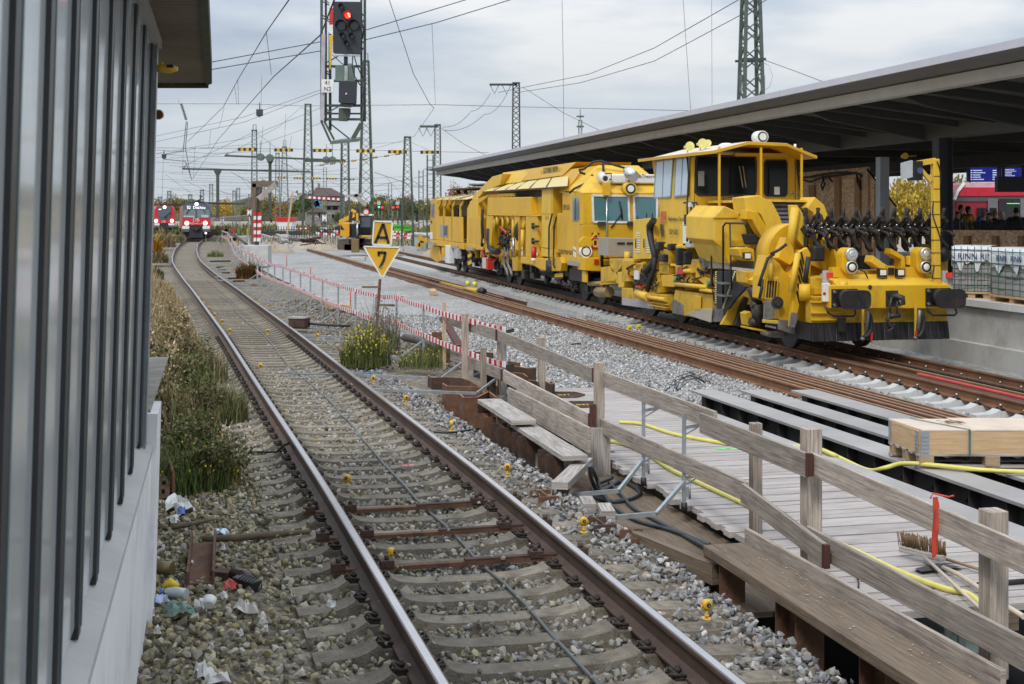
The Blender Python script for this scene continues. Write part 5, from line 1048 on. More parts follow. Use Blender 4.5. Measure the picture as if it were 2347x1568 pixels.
b=UB();P=sp(K4,[(220,578),(262,532),(680,500),(610,572)],UX);b.hull([(UX-.1,*P[0]),(-.75,P[1][0],P[1][1]+.02),(-.75,P[2][0],P[2][1]+.02),(UX-.1,*P[3])],[(UX-.1,P[0][0],P[0][1]-.03),(-.75,P[1][0],P[1][1]-.02),(-.75,P[2][0],P[2][1]-.02),(UX-.1,P[3][0],P[3][1]-.03)]);b.build('roof_flap',M('flap_cream',(.62,.50,.20),.5,0,.1,2,dirt=(.5,.33,.06),damt=.5),U_)
b=UB()
for t in(.22,.45,.68,.8):
 A=Vector((UX-.11,P[0][0]+(P[3][0]-P[0][0])*t,P[0][1]+(P[3][1]-P[0][1])*t+.012));B=Vector((-.76,P[1][0]+(P[2][0]-P[1][0])*t,P[1][1]+(P[2][1]-P[1][1])*t+.03));b.bar(A,B,.04,.02)
b.build('flap_seam',rust2,U_)
b=UB();b.lo((-.9,38,3.0),(1.3,43,3.42));b.build('engine_roof',yelo,U_)
b=UB();p,q=Sd(K4(420,440),-.6),Sd(K4(750,430),-.6);b.lo((-.9,q[0],q[1]-.03),(.6,p[0],q[1]+.02));o=b.build('exhaust_shelf',rust2,U_)
b=UB()
for u in(475,560):p,q=Sd(K4(u,440),-.6),Sd(K4(u,510),-.6);b.lo((-.66,p[0]-.1,q[1]),(-.5,p[0]+.1,p[1]))
b.build('shelf_leg',rust2,o);b=UB();p=Sd(K4(735,382),-.3);b.ball((-.3,p[0],p[1]),.5,0,14,6,(1,1,.25));b.build('antenna_dome',gry,U_)
up(K4,[(530,790),(578,800),(572,1230),(530,1210)],UX+.3,UX+.35,'joint_gap',blk,ref=UX)
up(K4,[(575,690),(612,600),(650,580),(655,800),(612,795),(600,1225),(568,1225)],UX+.04,UX+.12,'joint_frame',yelp,ref=UX)
up(K4,[(610,795),(785,805),(782,1185),(605,1140)],UX,UX+.4,'second_panel',yel)
up(K4,[(650,560),(718,562),(718,805),(656,800)],UX,UX+.4,'second_column',yelp)
up(K4,[(120,1080),(190,1088),(525,1130),(540,1140),(540,1210),(460,1195),(120,1150)],UX-.02,UX+.3,'skirt',yel);up(K4,[(600,1138),(790,1185),(790,1215),(720,1215),(600,1195)],UX-.02,UX+.3,'skirt',yel)
for p0,p1 in(((130,1128),(200,1132)),((412,1168),(484,1175)),((612,1190),(690,1200))):b=UB();a,c=Sd(K4(*p0),UX),Sd(K4(*p1),UX);b.lo((UX-.12,c[0],c[1]-.08),(UX-.03,a[0],a[1]+.05));b.build('foot_step',alu,U_)
xm=-.55
P=sp(K4,[(718,562),(690,500),(900,290),(1040,242),(1390,210),(1395,215)],UX)
b=UB();A=sp(K4,[(640,560),(715,562),(790,490),(1000,390),(1030,255),(900,292)],UX+.1);b.prism(A,'x',UX+.1,1.2);b.build('roof_ramp',yelp,U_,bevel=.02)
up(K4,[(718,568),(868,510),(872,540),(830,560),(720,640)],UX+.02,UX+.10,'ramp_gusset',yelo)
ymid=Sd(K1(640,380),-1.3)[0];yend=Sd(K1(1180,300),-1.3)[0]
b=UB();T=sp(K1,[(655,268),(1235,183),(1175,290),(625,363)],-.9);b.hull([(-.9,*T[0]),(-.9,*T[1]),(-1.1,T[2][0],T[2][1]),(-1.1,*T[3])],[(.9,T[0][0],T[0][1]),(.9,T[1][0],T[1][1]),(1.1,*T[2]),(1.1,*T[3])]);b.build('upper_roof',yelo,U_)
T2=sp(K1,[(655,270),(873,250),(840,345),(627,363)],-.93);b=UB();b.hull([(-.93,*T2[0]),(-.93,*T2[1]),(-1.15,*T2[2]),(-1.15,*T2[3])],[(-.85,*T2[0]),(-.85,*T2[1]),(-1.0,*T2[2]),(-1.0,*T2[3])]);b.build('roof_hatch',yelp,U_,bevel=.02)
b=UB();a,c=Sd(K1(722,265),-.95),Sd(K1(710,355),-1.15);b.bar((-.955,*a),(-1.16,*c),.03,.012);b.build('hatch_seam',yelo,U_)
F=sp(K1,[(495,418),(1165,375)],UX-.12);F2=sp(K1,[(640,362),(1175,288)],-1.05);b=UB();b.hull([(UX-.12,*F[0]),(UX-.12,*F[1]),(-1.05,F2[1][0],F2[1][1]),(-1.05,*F2[0])],[(UX-.12,F[0][0],F[0][1]-.04),(UX-.12,F[1][0],F[1][1]-.04),(-1.05,F2[1][0],F2[1][1]-.04),(-1.05,F2[0][0],F2[0][1]-.04)]);b.build('roof_flap',M('flap_cream',(.62,.50,.20),.5,0,.1,2),U_)
b=UB()
for t in(.16,.32,.46,.62,.8):A=Vector((UX-.13,F[0][0]+(F[1][0]-F[0][0])*t,F[0][1]+(F[1][1]-F[0][1])*t+.02));B=Vector((-1.06,F2[0][0]+(F2[1][0]-F2[0][0])*t,F2[0][1]+(F2[1][1]-F2[0][1])*t+.02));b.bar(A,B,.03,.02)
b.bar((UX-.13,F[0][0],F[0][1]-.02),(UX-.13,F[1][0],F[1][1]-.02),.03,.05);b.build('flap_seam',rust2,U_)
a,c=Sd(K1(985,230),-.98),Sd(K1(1095,290),-.98);b=UB();b.lo((-1.03,c[0],c[1]),(-1.0,a[0],a[1]));o=b.build('name_board',M('board_dark',(.05,.045,.03),.5),U_)
t=lettering('UNIMAT 09-16/4S',.38,M('lettering_yellow',(.55,.36,.03),.5),facing(Vector((-1.035,(a[0]+c[0])/2-UY,(a[1]+c[1])/2)),(0,-1,0),sx=.95),o,depth=.002)
up(K1,[(530,425),(965,400),(965,470),(530,470)],-.95,-.9,'roof_cavity',blk,ref=UX)
up(K4,[(845,555),(1385,545),(1388,775),(835,765)],UX-.1,1.2,'bridge_box',yel,bevel=.03)
up(K4,[(1385,545),(1470,542),(1472,775),(1388,775)],UX+.12,1.2,'bridge_end',yelo,ref=UX-.1)
up(K4,[(832,765),(1478,775),(1478,790),(832,780)],UX-.14,UX+.2,'bridge_rim',yelp)
b=UB()
for k in range(8):p=Sd(K4(858+k*48,548),UX);b.cyl((UX-.02,p[0],p[1]-.02),(UX-.02,p[0],p[1]+.12),.03,0,6)
p,q=Sd(K4(850,545),UX),Sd(K4(1200,528),UX);b.tube([(UX-.02,p[0],p[1]+.06),(UX-.02,q[0],q[1]+.06)],.035,0,6);b.tube([(UX-.02,p[0],p[1]),(UX-.02,q[0],q[1])],.03,0,6);b.build('top_rail',yelp,U_)
up(K4,[(830,780),(918,785),(905,930),(878,1240),(815,1250),(822,1090)],UX-.12,UX+.2,'bridge_leg',yel);up(K4,[(1180,785),(1250,788),(1225,1225),(1190,1200)],UX-.1,UX+.2,'bridge_leg',yel)
up(K4,[(1325,785),(1470,785),(1485,1320),(1325,1300)],UX-.12,UX+.3,'bridge_leg',yel);up(K4,[(918,785),(1180,785),(1170,830),(930,830)],UX-.02,UX+.1,'cross_beam',yelp)
up(K4,[(905,830),(1190,830),(1190,1250),(880,1250)],-.62,-.58,'bridge_recess',M('recess_shade',(.06,.045,.02),.6,0,.5,4),ref=UX)  # dark sheet behind the cylinders paints the shade of the open recess
for u,v0,v1,r in((935,790,980,.07),(975,800,900,.11),(1040,795,985,.07),(1110,800,900,.10),(1168,830,1060,.075),(1290,960,1220,.10)):a,c=Sd(K4(u,v0),UX-.05),Sd(K4(u-3,v1),UX-.05);b=UB();b.tube([(UX-.05,*a),(UX-.05,*c)],r*.72,0,12);b.build('tamping_cylinder',yelp,U_)
up(K4,[(1235,790),(1310,790),(1320,870),(1290,950),(1250,880)],UX-.02,UX+.15,'linkage',yelp)
up(K4,[(975,975),(1080,970),(1075,1150),(950,1150)],UX+.25,UX+.5,'tool_box',yelp,ref=UX)
b=UB();a,c=Sd(K4(1172,1060),UX-.06),Sd(K4(1175,1290),UX-.06);b.tube([(UX-.06,*a),(UX-.06,*c)],.045,0,10);b.build('piston_rod',chrome,U_)
b=UB();b.tube([(UX-.1,*Sd(K4(*p),UX))for p in((900,950),(895,1080),(905,1180),(950,1230),(1010,1235))],.12,0,10);b.build('thick_hose',rub,U_)
b=UB();b.tube([(UX-.08,*Sd(K4(*p),UX))for p in((805,700),(800,900),(808,1060),(800,1170))],.06,0,8);b.build('thick_hose',rub,U_)
b=UB();p=Sd(K4(1240,985),UX-.05);b.ball((UX-.05,*p),.17,0,10,8,(1,.8,2.1));b.build('rubber_bag',rub,U_)
for k in range(22):
 b=UB();u,v=1050+random.random()*110,930+random.random()*200;b.tube([(UX-.1+wob(.1),*Sd(K4(u+wob(25),v+j*40),UX))for j in range(4)],.028,0,6);b.build('hose',rub,U_)
b=UB();b.tube([(UX-.16,*Sd(K4(*p),UX))for p in((1060,925),(1085,950),(1130,990),(1145,1000))],.04,0,6);b.tube([(UX-.1,*Sd(K4(*p),UX))for p in((800,1210),(815,1270),(840,1300))],.03,0,6);b.tube([(UX-.1,*Sd(K4(*p),UX))for p in((930,1370),(965,1355),(985,1330))],.02,0,6);b.build('red_hose',red,U_)
b=UB()
for u in(1080,1130):b.tube([(UX-.05,*Sd(K4(*p),UX))for p in((u,1180),(u-5,1300),(u-10,1400),(u+25,1470),(u+40,1540))],[.07,.06,.05,.06,.05],0,8)
b.build('tamping_tine',scr,U_);b=UB()
for u in(1080,1140,1190):b.tube([(UX-.0,*Sd(K4(u,v),UX))for v in(1180,1300)],.06,0,8)
b.build('cylinder',yelp,U_);up(K4,[(1150,1310),(1215,1300),(1215,1480),(1160,1480)],UX,UX+.2,'tine_block',yeld)
up(K4,[(1262,1300),(1500,1320),(1614,1330),(1614,1470),(1530,1470),(1440,1420),(1405,1400),(1258,1380)],UX-.16,UX+.1,'lower_beam',yel)
up(K1,[(795,940),(960,950),(1110,940),(1120,985),(1110,1050),(960,1050),(905,1010),(795,988)],UX-.12,UX+.1,'lower_beam',yelo)
b=UB();p=Sd(K4(1448,1250),UX-.14);b.cyl((UX-.2,p[0],p[1]-.18),(UX-.2,p[0],p[1]+.2),.08,0,12);o=b.build('fire_extinguisher',red,U_);b=UB();b.cyl((UX-.2,p[0],p[1]-.28),(UX-.2,p[0],p[1]-.18),.08,0,12);b.build('holder',wht,o)
for v in(913,1103):b=UB();a,c=Sd(K4(1435,v),UX-.1),Sd(K4(1515,v+5),UX-.1);b.tube([(UX-.18,*a),(UX-.18,*c)],.035,0,8);b.box((UX-.14,a[0],a[1]),(.1,.12,.2));b.build('door_hinge',blk,U_)
up(K4,[(1470,600),(1530,600),(1525,1320),(1488,1320)],-.9,-.85,'bridge_gap',blk,ref=UX)
for u in(1490,1507):b=UB();a,c=Sd(K4(u,610),UX+.2),Sd(K4(u+5,1300),UX+.2);b.bar((UX+.2,*a),(UX+.2,*c),.05,.12,0,(0,1,0));b.build('guide_bar',rust2,U_)
up(K1,[(963,400),(1050,388),(1048,875),(958,862)],UX-.05,UX+.8,'tower_box',yelp,bevel=.02);uf(K1,[(1050,390),(1125,380),(1125,880),(1048,880)],Sd(K1(1050,500),UX-.05)[0],Sd(K1(1050,500),UX-.05)[0]+.3,'tower_face',yelo)
up(K1,[(957,868),(1065,880),(1065,945),(955,930)],UX-.06,UX+.3,'tower_foot',yelp);
b=UB();a,c=Sd(K1(962,590),UX-.05),Sd(K1(1050,592),UX-.05);b.bar((UX-.055,*a),(UX-.055,*c),.015,.02);b.build('seam',yelo,U_)
for pts in([(1045,595),(1020,700),(1018,950),(1030,990)],[(1078,620),(1060,700),(1055,1000),(1065,1020)]):b=UB();b.tube([(UX-.16,*Sd(K1(*p),UX-.16))for p in pts],.028,0,8);b.build('handrail',blk,U_)
b=UB();p=Sd(K1(1035,1020),UX-.1);b.cyl((UX-.1,p[0],p[1]-.22),(UX-.1,p[0],p[1]+.22),.17,0,12);b.build('pump',dks,U_)
cf=15.85
up(K1,[(1125,420),(1190,425),(1278,420),(1282,700),(1270,955),(1300,960),(1298,1010),(1110,985),(1110,915),(1080,905),(1085,590),(1125,590)],UX,1.4,'cab_body',yel,bevel=.03)
A=fp(K1,[(1280,425),(1850,425),(1850,660),(1850,680),(1280,680)],cf);b=UB();b.prism(A,'y',cf-.02,cf+.3);b.build('cab_front',yel,U_,bevel=.02)
A=fp(K1,[(1282,680),(1850,676),(1850,940),(1278,945)],cf);b=UB();b.prism(A,'y',cf-.03,cf+.3);b.build('cab_front_lower',yelo,U_,bevel=.02)
top=[(-1.40,3.33),(1.42,3.33)]
zt2=Sd(K1(1260,185),-.6)[1]
b=UB();b.hull([(UX,18.1,3.35),(UX,16.1,3.30),(1.42,16.1,3.30),(1.42,18.1,3.35)],[(-.95,17.5,4.05),(-.62,16.9,4.12),(.62,16.9,4.12),(.95,17.5,4.05)]);b.build('cab_roof',yelp,U_,bevel=.02)
b=UB();b.hull([(UX+.02,16.1,3.27),(UX+.02,cf-.03,3.27),(1.40,cf-.03,3.27),(1.40,16.1,3.27)],[(-1.05,16.5,3.58),(-1.0,16.35,3.60),(1.0,16.35,3.60),(1.05,16.5,3.58)]);b.build('visor',yelp,U_)
b=UB();b.hull([(-.95,20.5,4.06),(-.95,17.4,4.06),(.95,17.4,4.06),(.95,20.5,4.06)],[(-1.15,20.5,3.3),(UX,17.9,3.3),(UX*-1,17.9,3.3),(1.15,20.5,3.3)]);b.build('cab_roof_rear',yelo,U_)
def uwin(pts,yl,gm,name='windscreen'):
 P=fp(K1,pts,yl);b=UB();n=len(P)
 for i in range(n):b.bar((P[i][0],yl-.02,P[i][1]),(P[(i+1)%n][0],yl-.02,P[(i+1)%n][1]),.06,.05,0,(0,1,0))
 o=b.build(name,M('frame_white',(.70,.68,.66),.5),U_);b=UB();b.hull([(x,yl-.006,z)for x,z in P],[(x,yl-.018,z)for x,z in P]);b.build('pane',gm,o);return o
w1=uwin([(1363,448),(1648,452),(1655,662),(1370,658)],cf-.02,glteal);uwin([(1690,452),(1875,455),(1875,660),(1697,656)],cf-.02,glteal)
b=UB();b.tube([(Fr(K1(*p),cf-.06)[0],cf-.07,Fr(K1(*p),cf-.06)[1])for p in((1512,705),(1555,650),(1600,590))],.02,0,6);b.tube([(Fr(K1(*p),cf-.06)[0],cf-.07,Fr(K1(*p),cf-.06)[1])for p in((1602,640),(1595,570),(1580,495))],.025,0,6);b.build('wiper',blk,w1)
b=UB();a,c=Fr(K1(1478,445),cf-.1),Fr(K1(1478,940),cf-.1);b.cyl((a[0],cf-.1,a[1]),(a[0],cf-.1,c[1]),.022,0,8);b.build('front_pole',chrome,U_)
uf(K1,[(1455,345),(1508,345),(1508,450),(1460,450)],cf-.22,cf,'bracket_box',yel)
o=up(K1,[(1205,468),(1268,462),(1272,652),(1203,650)],UX-.02,UX-.004,'side_window',zinc);up(K1,[(1213,480),(1260,475),(1262,640),(1212,640)],UX-.03,UX-.021,'pane',glass_mat('side_glass',(.16,.19,.2),.06),par=o)
b=UB();a,c=Sd(K1(1238,470),UX),Sd(K1(1238,648),UX);b.bar((UX-.035,*a),(UX-.035,*c),.012,.03,0,(0,1,0));b.build('glazing_bar',blk,o)
P=fp(K1,[(1358,745),(1417,745),(1415,853),(1357,853)],cf-.035);b=UB();b.prism(P,'y',cf-.05,cf-.032);sg=b.build('warning_sign',M('sign_black',(.015,.014,.02),.4),U_)
c=Fr(K1(1387,770),cf-.05);b=UB();b.prism([(c[0]-.17,c[1]-.11),(c[0]+.17,c[1]-.11),(c[0],c[1]+.17)],'y',cf-.06,cf-.051);b.build('warning_triangle',M('sign_yellow',(.75,.45,.02),.5),sg);b=UB();b.bar((c[0]-.05,cf-.064,c[1]-.04),(c[0]+.06,cf-.064,c[1]+.01),.05,.004,0,(0,1,0));b.build('pictogram',blk,sg)
c=Fr(K1(1387,825),cf-.05);b=UB();b.tube([(c[0]+.15*math.cos(t),cf-.055,c[1]+.15*math.sin(t))for t in np.linspace(0,6.283,21)],.03,0,6);b.build('prohibition_ring',red,sg);b=UB();b.cyl((c[0],cf-.056,c[1]),(c[0],cf-.05,c[1]),.13,0,16);b.build('prohibition_face',MATS['sign_yellow'],sg);b=UB();b.box((c[0],cf-.062,c[1]),(.08,.006,.13));b.build('pictogram',blk,sg)
for(u,v,m_)in((1311,828,yel),(1311,893,lens)):
 c=Fr(K1(u,v),cf-.1);b=UB();b.cyl((c[0],cf-.14,c[1]),(c[0],cf,c[1]),.19,0,20);o=b.build('front_lamp',yel if m_ is yel else wplast,U_,bevel=.01)
 if m_ is lens:b=UB();b.cyl((c[0],cf-.155,c[1]),(c[0],cf-.139,c[1]),.145,0,18);b.build('rim',rub,o);b=UB();b.cyl((c[0],cf-.165,c[1]),(c[0],cf-.154,c[1]),.11,0,18);b.build('glass',lens,o)
c=Fr(K1(1668,395),15.6);b=UB();b.cyl((c[0],15.6,c[1]),(c[0],15.95,c[1]),.19,0,18);o=b.build('front_lamp',yelp,U_);b=UB();b.cyl((c[0],15.585,c[1]),(c[0],15.601,c[1]),.15,0,18);b.build('rim',rub,o);b=UB();b.cyl((c[0],15.57,c[1]),(c[0],15.586,c[1]),.10,0,16);b.build('glass',lens,o)
c=Fr(K1(1662,270),15.7);b=UB();b.tube([(c[0]+.1,15.55,c[1]-.14),(c[0],15.75,c[1]),(c[0]-.07,15.85,c[1]+.12)],[.17,.18,.12],0,16);o=b.build('spotlight',chrome,U_);b=UB();b.cyl((c[0],15.8,c[1]-.1),(c[0],15.8,c[1]-.5),.025,0,6);b.build('stand',blk,o)
b=UB();a,q=Fr(K1(1505,280),16.2),Fr(K1(1860,355),16.2);b.lo((a[0],16.1,q[1]),(q[0],16.7,a[1]));o=b.build('air_conditioner',wht,U_,bevel=.04)
lettering('Plasser&Theurer',.16,inkm,facing(Vector((Fr(K1(1745,298),16.2)[0],16.095-UY,Fr(K1(1745,298),16.2)[1])),(1,0,0),sx=.9),o,depth=.002)
c=Fr(K1(1448,315),16);b=UB();b.tube([(c[0],15.75,c[1]),(c[0]+.02,15.9,c[1]),(c[0]+.05,16.3,c[1]+.06)],[.12,.13,.16],0,14);o=b.build('horn',wht,U_);b=UB();b.cyl((c[0],15.74,c[1]),(c[0],15.755,c[1]),.08,0,12);b.build('mouth',dks,o)
c=Fr(K1(1490,298),15.9);b=UB();b.box((c[0],15.9,c[1]),(.18,.12,.2));o=b.build('work_lamp',blk,U_);b=UB();b.box((c[0],15.835,c[1]),(.13,.012,.14));b.build('glass',lens,o)
for pts in([(1175,435),(1215,400),(1300,360),(1385,345)],[(1250,250),(1290,245),(1360,190),(1420,180),(1520,210),(1640,245)],[(1440,180),(1445,260),(1435,290)],[(1350,290),(1380,330),(1410,350)],[(1255,255),(1265,275),(1300,285)]):
 b=UB();b.tube([(Fr(K1(*p),16.7)[0],16.6,Fr(K1(*p),16.7)[1]+.02)for p in pts],.038,0,6);b.build('roof_hose',rub,U_)
uf(K1,[(1298,945),(1435,945),(1435,1050),(1300,1045)],cf-.5,cf+.2,'front_beam',yel);uf(K1,[(1310,1050),(1330,1050),(1330,1140),(1310,1140)],cf-.4,cf,'beam_leg',yel)
b=UB();c=Fr(K1(1395,973),cf-.52);b.box((c[0],cf-.52,c[1]),(.13,.06,.13));b.build('red_lamp',red,U_)
b=UB();a,c=Sd(K1(1195,975),UX),Sd(K1(1288,985),UX);b.lo((UX-.12,c[0],c[1]-.1),(UX-.02,a[0],a[1]+.04));b.build('foot_step',alu,U_)
b=UB();b.tube([(Fr(K1(*p),15.0)[0],15.0,Fr(K1(*p),15.0)[1])for p in((1490,865),(1455,868),(1440,890),(1440,1010))],.05,0,8);b.build('front_handrail',blk,U_)
P=fp(K1,[(1485,785),(1575,790),(1690,790),(1690,945),(1575,948),(1488,930)],14.2);b=UB();b.prism([P[0],P[2],P[3],P[5]],'y',14.2,15.2);o=b.build('tool_chest',alu,U_,bevel=.01)
for u in(1592,1668):c=Fr(K1(u,830),14.18);b=UB();b.lo((c[0]-.11,14.17,c[1]-.03),(c[0]+.11,14.199,c[1]+.03));b.build('handle',blk,o)
b=UB();c=Fr(K1(1640,930),14.1);b.cyl((c[0],14.1,c[1]-.15),(c[0],14.1,c[1]+.12),.09,0,12);b.build('filler_stub',yelp,U_)
for u,v,s in((1437,672,.09),(1672,672,.09)):c=Fr(K1(u,v),cf-.1);b=UB();b.box((c[0],cf-.1,c[1]),(.22,.1,.12));b.build('marker_lamp',dks,U_)
for pts,m_ in(([(1500,950),(1690,955),(1690,985),(1610,990),(1560,1060),(1520,1060),(1500,1000)],yeld),([(1430,1020),(1510,1010),(1545,1060),(1560,1150),(1430,1150)],yeld),([(1420,1130),(1550,1120),(1550,1150),(1420,1160)],yel),([(1600,985),(1690,985),(1690,1090),(1640,1080)],yel),([(1560,1060),(1600,1050),(1610,1180),(1570,1180)],yelp)):up(K1,pts,-1.35,-.6,'draw_frame',m_,ref=-1.35)
b=UB()
for a,c,r in(((1410,1215),(1500,1215),.15),((1340,1150),(1435,1150),.07),((1455,1190),(1455,1250),.1)):u,v=Sd(K1(*a),-1.2),Sd(K1(*c),-1.2);b.tube([(-1.2,*u),(-1.2,*v)],r,0,12)
b.build('draw_cylinder',M('brass_steel',(.30,.22,.10),.45,.4,.2,5),U_)
b=UB();b.lo((-.6,12.6,.6),(.6,16,1.0));b.build('draw_bar',grm,U_)
def bogie(yc,mat=dks,n=2,sp_=1.8):
 b=UB()
 for s in(-1,1):
  b.lo((s*1.02-.06,yc-sp_/2-.5,.55),(s*1.02+.06,yc+sp_/2+.5,.78));b.lo((s*1.02-.07,yc-.45,.35),(s*1.02+.07,yc+.45,.82))
 b.lo((-1,yc-.3,.55),(1,yc+.3,.9));o=b.build('bogie',grm,U_)
 for k in range(n):
  y=yc+(k-(n-1)/2)*sp_
  for s in(-.75,.75):w=UB();w.cyl((s-.06,y,.44),(s+.06,y,.44),.44,0,24);w.cyl((s*1.1-.06,y,.44),(s*1.1+.06,y,.44),.15,0,12);w.build('wheel',dks,o)
  for s in(-1.12,1.12):
   w=UB();w.box((s,y,.46),(.16,.3,.3));w.cyl((s*1.08,y,.46),(s*1.12,y,.46),.11,0,12)
   for q in(-.32,.32):
    for z in range(5):w.cyl((s,y+q,.36+z*.07),(s,y+q,.40+z*.07),.10,0,12)
    w.cyl((s,y+q,.34),(s,y+q,.72),.055,0,8)
   w.build('axle_box',grm,o)
bogie(16.9);bogie(27.6);bogie(38.4)
up(K1,[(1180,1030),(1305,1020),(1305,1140),(1180,1120)],-1.3,-1.1,'bogie_shield',dks,ref=-1.3)
for k in range(36):
 b=UB();y=random.choice([random.uniform(18,27),random.uniform(28,37.5),random.uniform(15.8,18)]);z=random.uniform(.45,.95);L=random.uniform(.2,.9);x=-1.15+wob(.15);b.tube([(x,y,z),(x+wob(.1),y+L*.4,z+wob(.18)),(x+wob(.1),y+L,z+wob(.2))],random.uniform(.02,.07),0,6);b.build('pipe',grm,U_)
for k in range(26):y=random.uniform(18.5,37.5);b=UB();b.box((-1.1+wob(.15),y,random.uniform(.5,.95)),(.25,random.uniform(.15,.5),random.uniform(.12,.4)));b.build('underfloor_box',dks,U_,bevel=.02)
for k in range(9):b=UB();y=random.uniform(18.5,36.5);b.box((-1.25,y,random.uniform(.85,1.05)),(.1,random.uniform(.1,.3),random.uniform(.15,.35)));b.build('yellow_bracket',yeld,U_)
for pts in([(1063,1060),(1130,1015),(1130,1110),(1063,1125)],[(375,920),(405,905),(403,1010),(376,1022)]):
 o=up(K1,pts,-1.42,-1.38,'hazard_panel',blk,ref=-1.42);P=sp(K1,pts,-1.43);zb,zt_=min(p[1]for p in P),max(p[1]for p in P);ya,yb=min(p[0]for p in P),max(p[0]for p in P);b=UB();H=(zt_-zb)/4.2
 for k in range(2):z=zb+.1+k*2*H;b.hull([(-1.425,yb,z),(-1.425,yb,z+H),(-1.425,ya,z+H*1.6),(-1.425,ya,z+H*.6)],[(-1.435,yb,z),(-1.435,yb,z+H),(-1.435,ya,z+H*1.6),(-1.435,ya,z+H*.6)])
 b.build('yellow_stripe',M('sign_yellow',(.75,.45,.02),.5),o)
for u,v,w_,h_,m_ in((355,1270,.95,.8,wht),(462,1260,.7,.45,gry),(835,1385,1.15,.42,M('box_cream',(.55,.50,.38),.5,0,.1,3)),(295,1240,.3,.4,yelp)):
 c=Sd(K4(u,v),-1.45);b=UB();b.box((-1.4,c[0],c[1]),(.25,w_,h_));o=b.build('equipment_box',m_,U_,bevel=.02)
 if u==835:b=UB();b.box((-1.42,c[0]-.42,c[1]),(.24,.32,.43));b.build('red_end',red,o)
up(K4,[(122,1150),(235,1175),(250,1350),(200,1370),(122,1310)],-1.3,-1.2,'rail_guard',yelo,ref=-1.3)
up(K4,[(120,990),(148,992),(148,1075),(120,1078)],UX-.02,UX-.003,'white_panel',wht);up(K4,[(243,893),(283,895),(283,1045),(241,1042)],UX-.02,UX-.003,'vent_panel',alu);o=up(K4,[(293,897),(340,898),(338,1055),(292,1050)],UX-.02,UX-.003,'vent_grille',alu)
for k in range(3):up(K4,[(298+k*14,912),(306+k*14,912),(305+k*14,1035),(297+k*14,1033)],UX-.026,UX-.021,'slot',blk,par=o,bevel=0)
def utext(body,K,p,size,sx=1.0,xl=UX-.004,m=inkm):v=on_side(K,p,xl);v.y-=UY;return lettering(body,size,m,facing(v,(0,-1,0),sx=sx),U_,depth=.002)
utext('USM 6551',K1,(1158,545),.24,.8);utext('D-UDB 99 80 9424 024-4',K1,(1165,903),.2,1.0);utext('UNIMAT',K4,(137,866),.2,.6);utext('→ I ←',K1,(1004,628),.2,1.0,UX-.054)
for u,v in((1217,893),(1230,900),(842,893),(757,857),(530,808),(963,903)):c=Sd(K1(u,v),UX-.01);b=UB();b.box((UX-.17 if u in(842,757,530,963)else UX-.008,c[0],c[1]),(.006,.14,.3 if u>1200 or u==842 else .16));o=b.build('sticker',wplast,U_);b=UB();b.box((UX-.175 if u in(842,757,530,963)else UX-.013,c[0],c[1]+.04),(.006,.10,.06));b.build('sticker_mark',redp if u!=1230 else M('sticker_green',(.05,.35,.2),.5),o)
PG=.2053;PD=Vector((-PG,1,0)).normalized();PN=Vector((PD.y,-PD.x,0));PA=math.atan(PG);ZP=.96
def pf(d,Y,z):return Vector((d-PG*Y,Y,z))
def pxd(p,d):u=(p[0]-CX)/FPX;return at(p[0],p[1],d/(u+PG))
b=MB();b.hull([pf(14.95,4,-1),pf(27,4,-1),pf(27,4,ZP),pf(14.95,4,ZP)],[pf(14.95,112,-1),pf(27,112,-1),pf(27,112,ZP),pf(14.95,112,ZP)])
plat=tag(b.build('platform',conW),'grey concrete platform with pale coping behind the yellow machines','platform');
b=MB();n=44
for k in range(n):
 Y0,Y1=4+108*k/n,4+108*(k+.985)/n;b.hull([pf(14.80,Y0,ZP-.12),pf(15.25,Y0,ZP-.12),pf(15.25,Y0,ZP+.012),pf(14.80,Y0,ZP+.012)],[pf(14.80,Y1,ZP-.12),pf(15.25,Y1,ZP-.12),pf(15.25,Y1,ZP+.012),pf(14.80,Y1,ZP+.012)])
b.build('coping',M('coping_pale',(.58,.57,.55),.8,0,.06,3,dirt=(.42,.40,.36),damt=.4),plat)
b=MB()
for k in range(30):
 Y0,Y1=4+1.75*k,4+1.75*(k+.985);b.hull([pf(14.72,Y0,-.4),pf(14.94,Y0,-.4),pf(14.94,Y0,.12),pf(14.72,Y0,.12)],[pf(14.72,Y1,-.4),pf(14.94,Y1,-.4),pf(14.94,Y1,.12),pf(14.72,Y1,.12)])
 b.hull([pf(14.90,Y0,.12),pf(14.945,Y0,.12),pf(14.945,Y0,.82),pf(14.90,Y0,.82)],[pf(14.90,Y1,.12),pf(14.945,Y1,.12),pf(14.945,Y1,.82),pf(14.90,Y1,.82)])
b.build('wall_block',conW,plat)
can=thing('platform_canopy','long grey steel platform canopy sweeping across the right half behind the yellow machines','canopy',pf(19.5,30,ZP))
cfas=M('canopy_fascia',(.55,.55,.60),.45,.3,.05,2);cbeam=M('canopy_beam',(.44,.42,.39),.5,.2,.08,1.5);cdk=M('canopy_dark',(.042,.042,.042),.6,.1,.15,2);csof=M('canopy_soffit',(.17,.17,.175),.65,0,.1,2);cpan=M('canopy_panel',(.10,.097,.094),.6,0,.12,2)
def cz(d):return 5.97 if d<14.9 else 0
Y0c,Y1c=3.0,104
def ribbon(prof,name,mat,Ya=Y0c,Yb=Y1c):
 b=MB();b.hull([pf(d,Ya,z)for d,z in prof],[pf(d,Yb,z)for d,z in prof]);return b.build(name,mat,can,True)
ribbon([(14.80,5.82),(14.86,5.82),(14.86,5.98),(14.80,5.98)],'fascia',cfas)
ribbon([(14.86,5.80),(15.75,5.70),(15.75,5.98),(14.86,5.98)],'eave_soffit',csof)
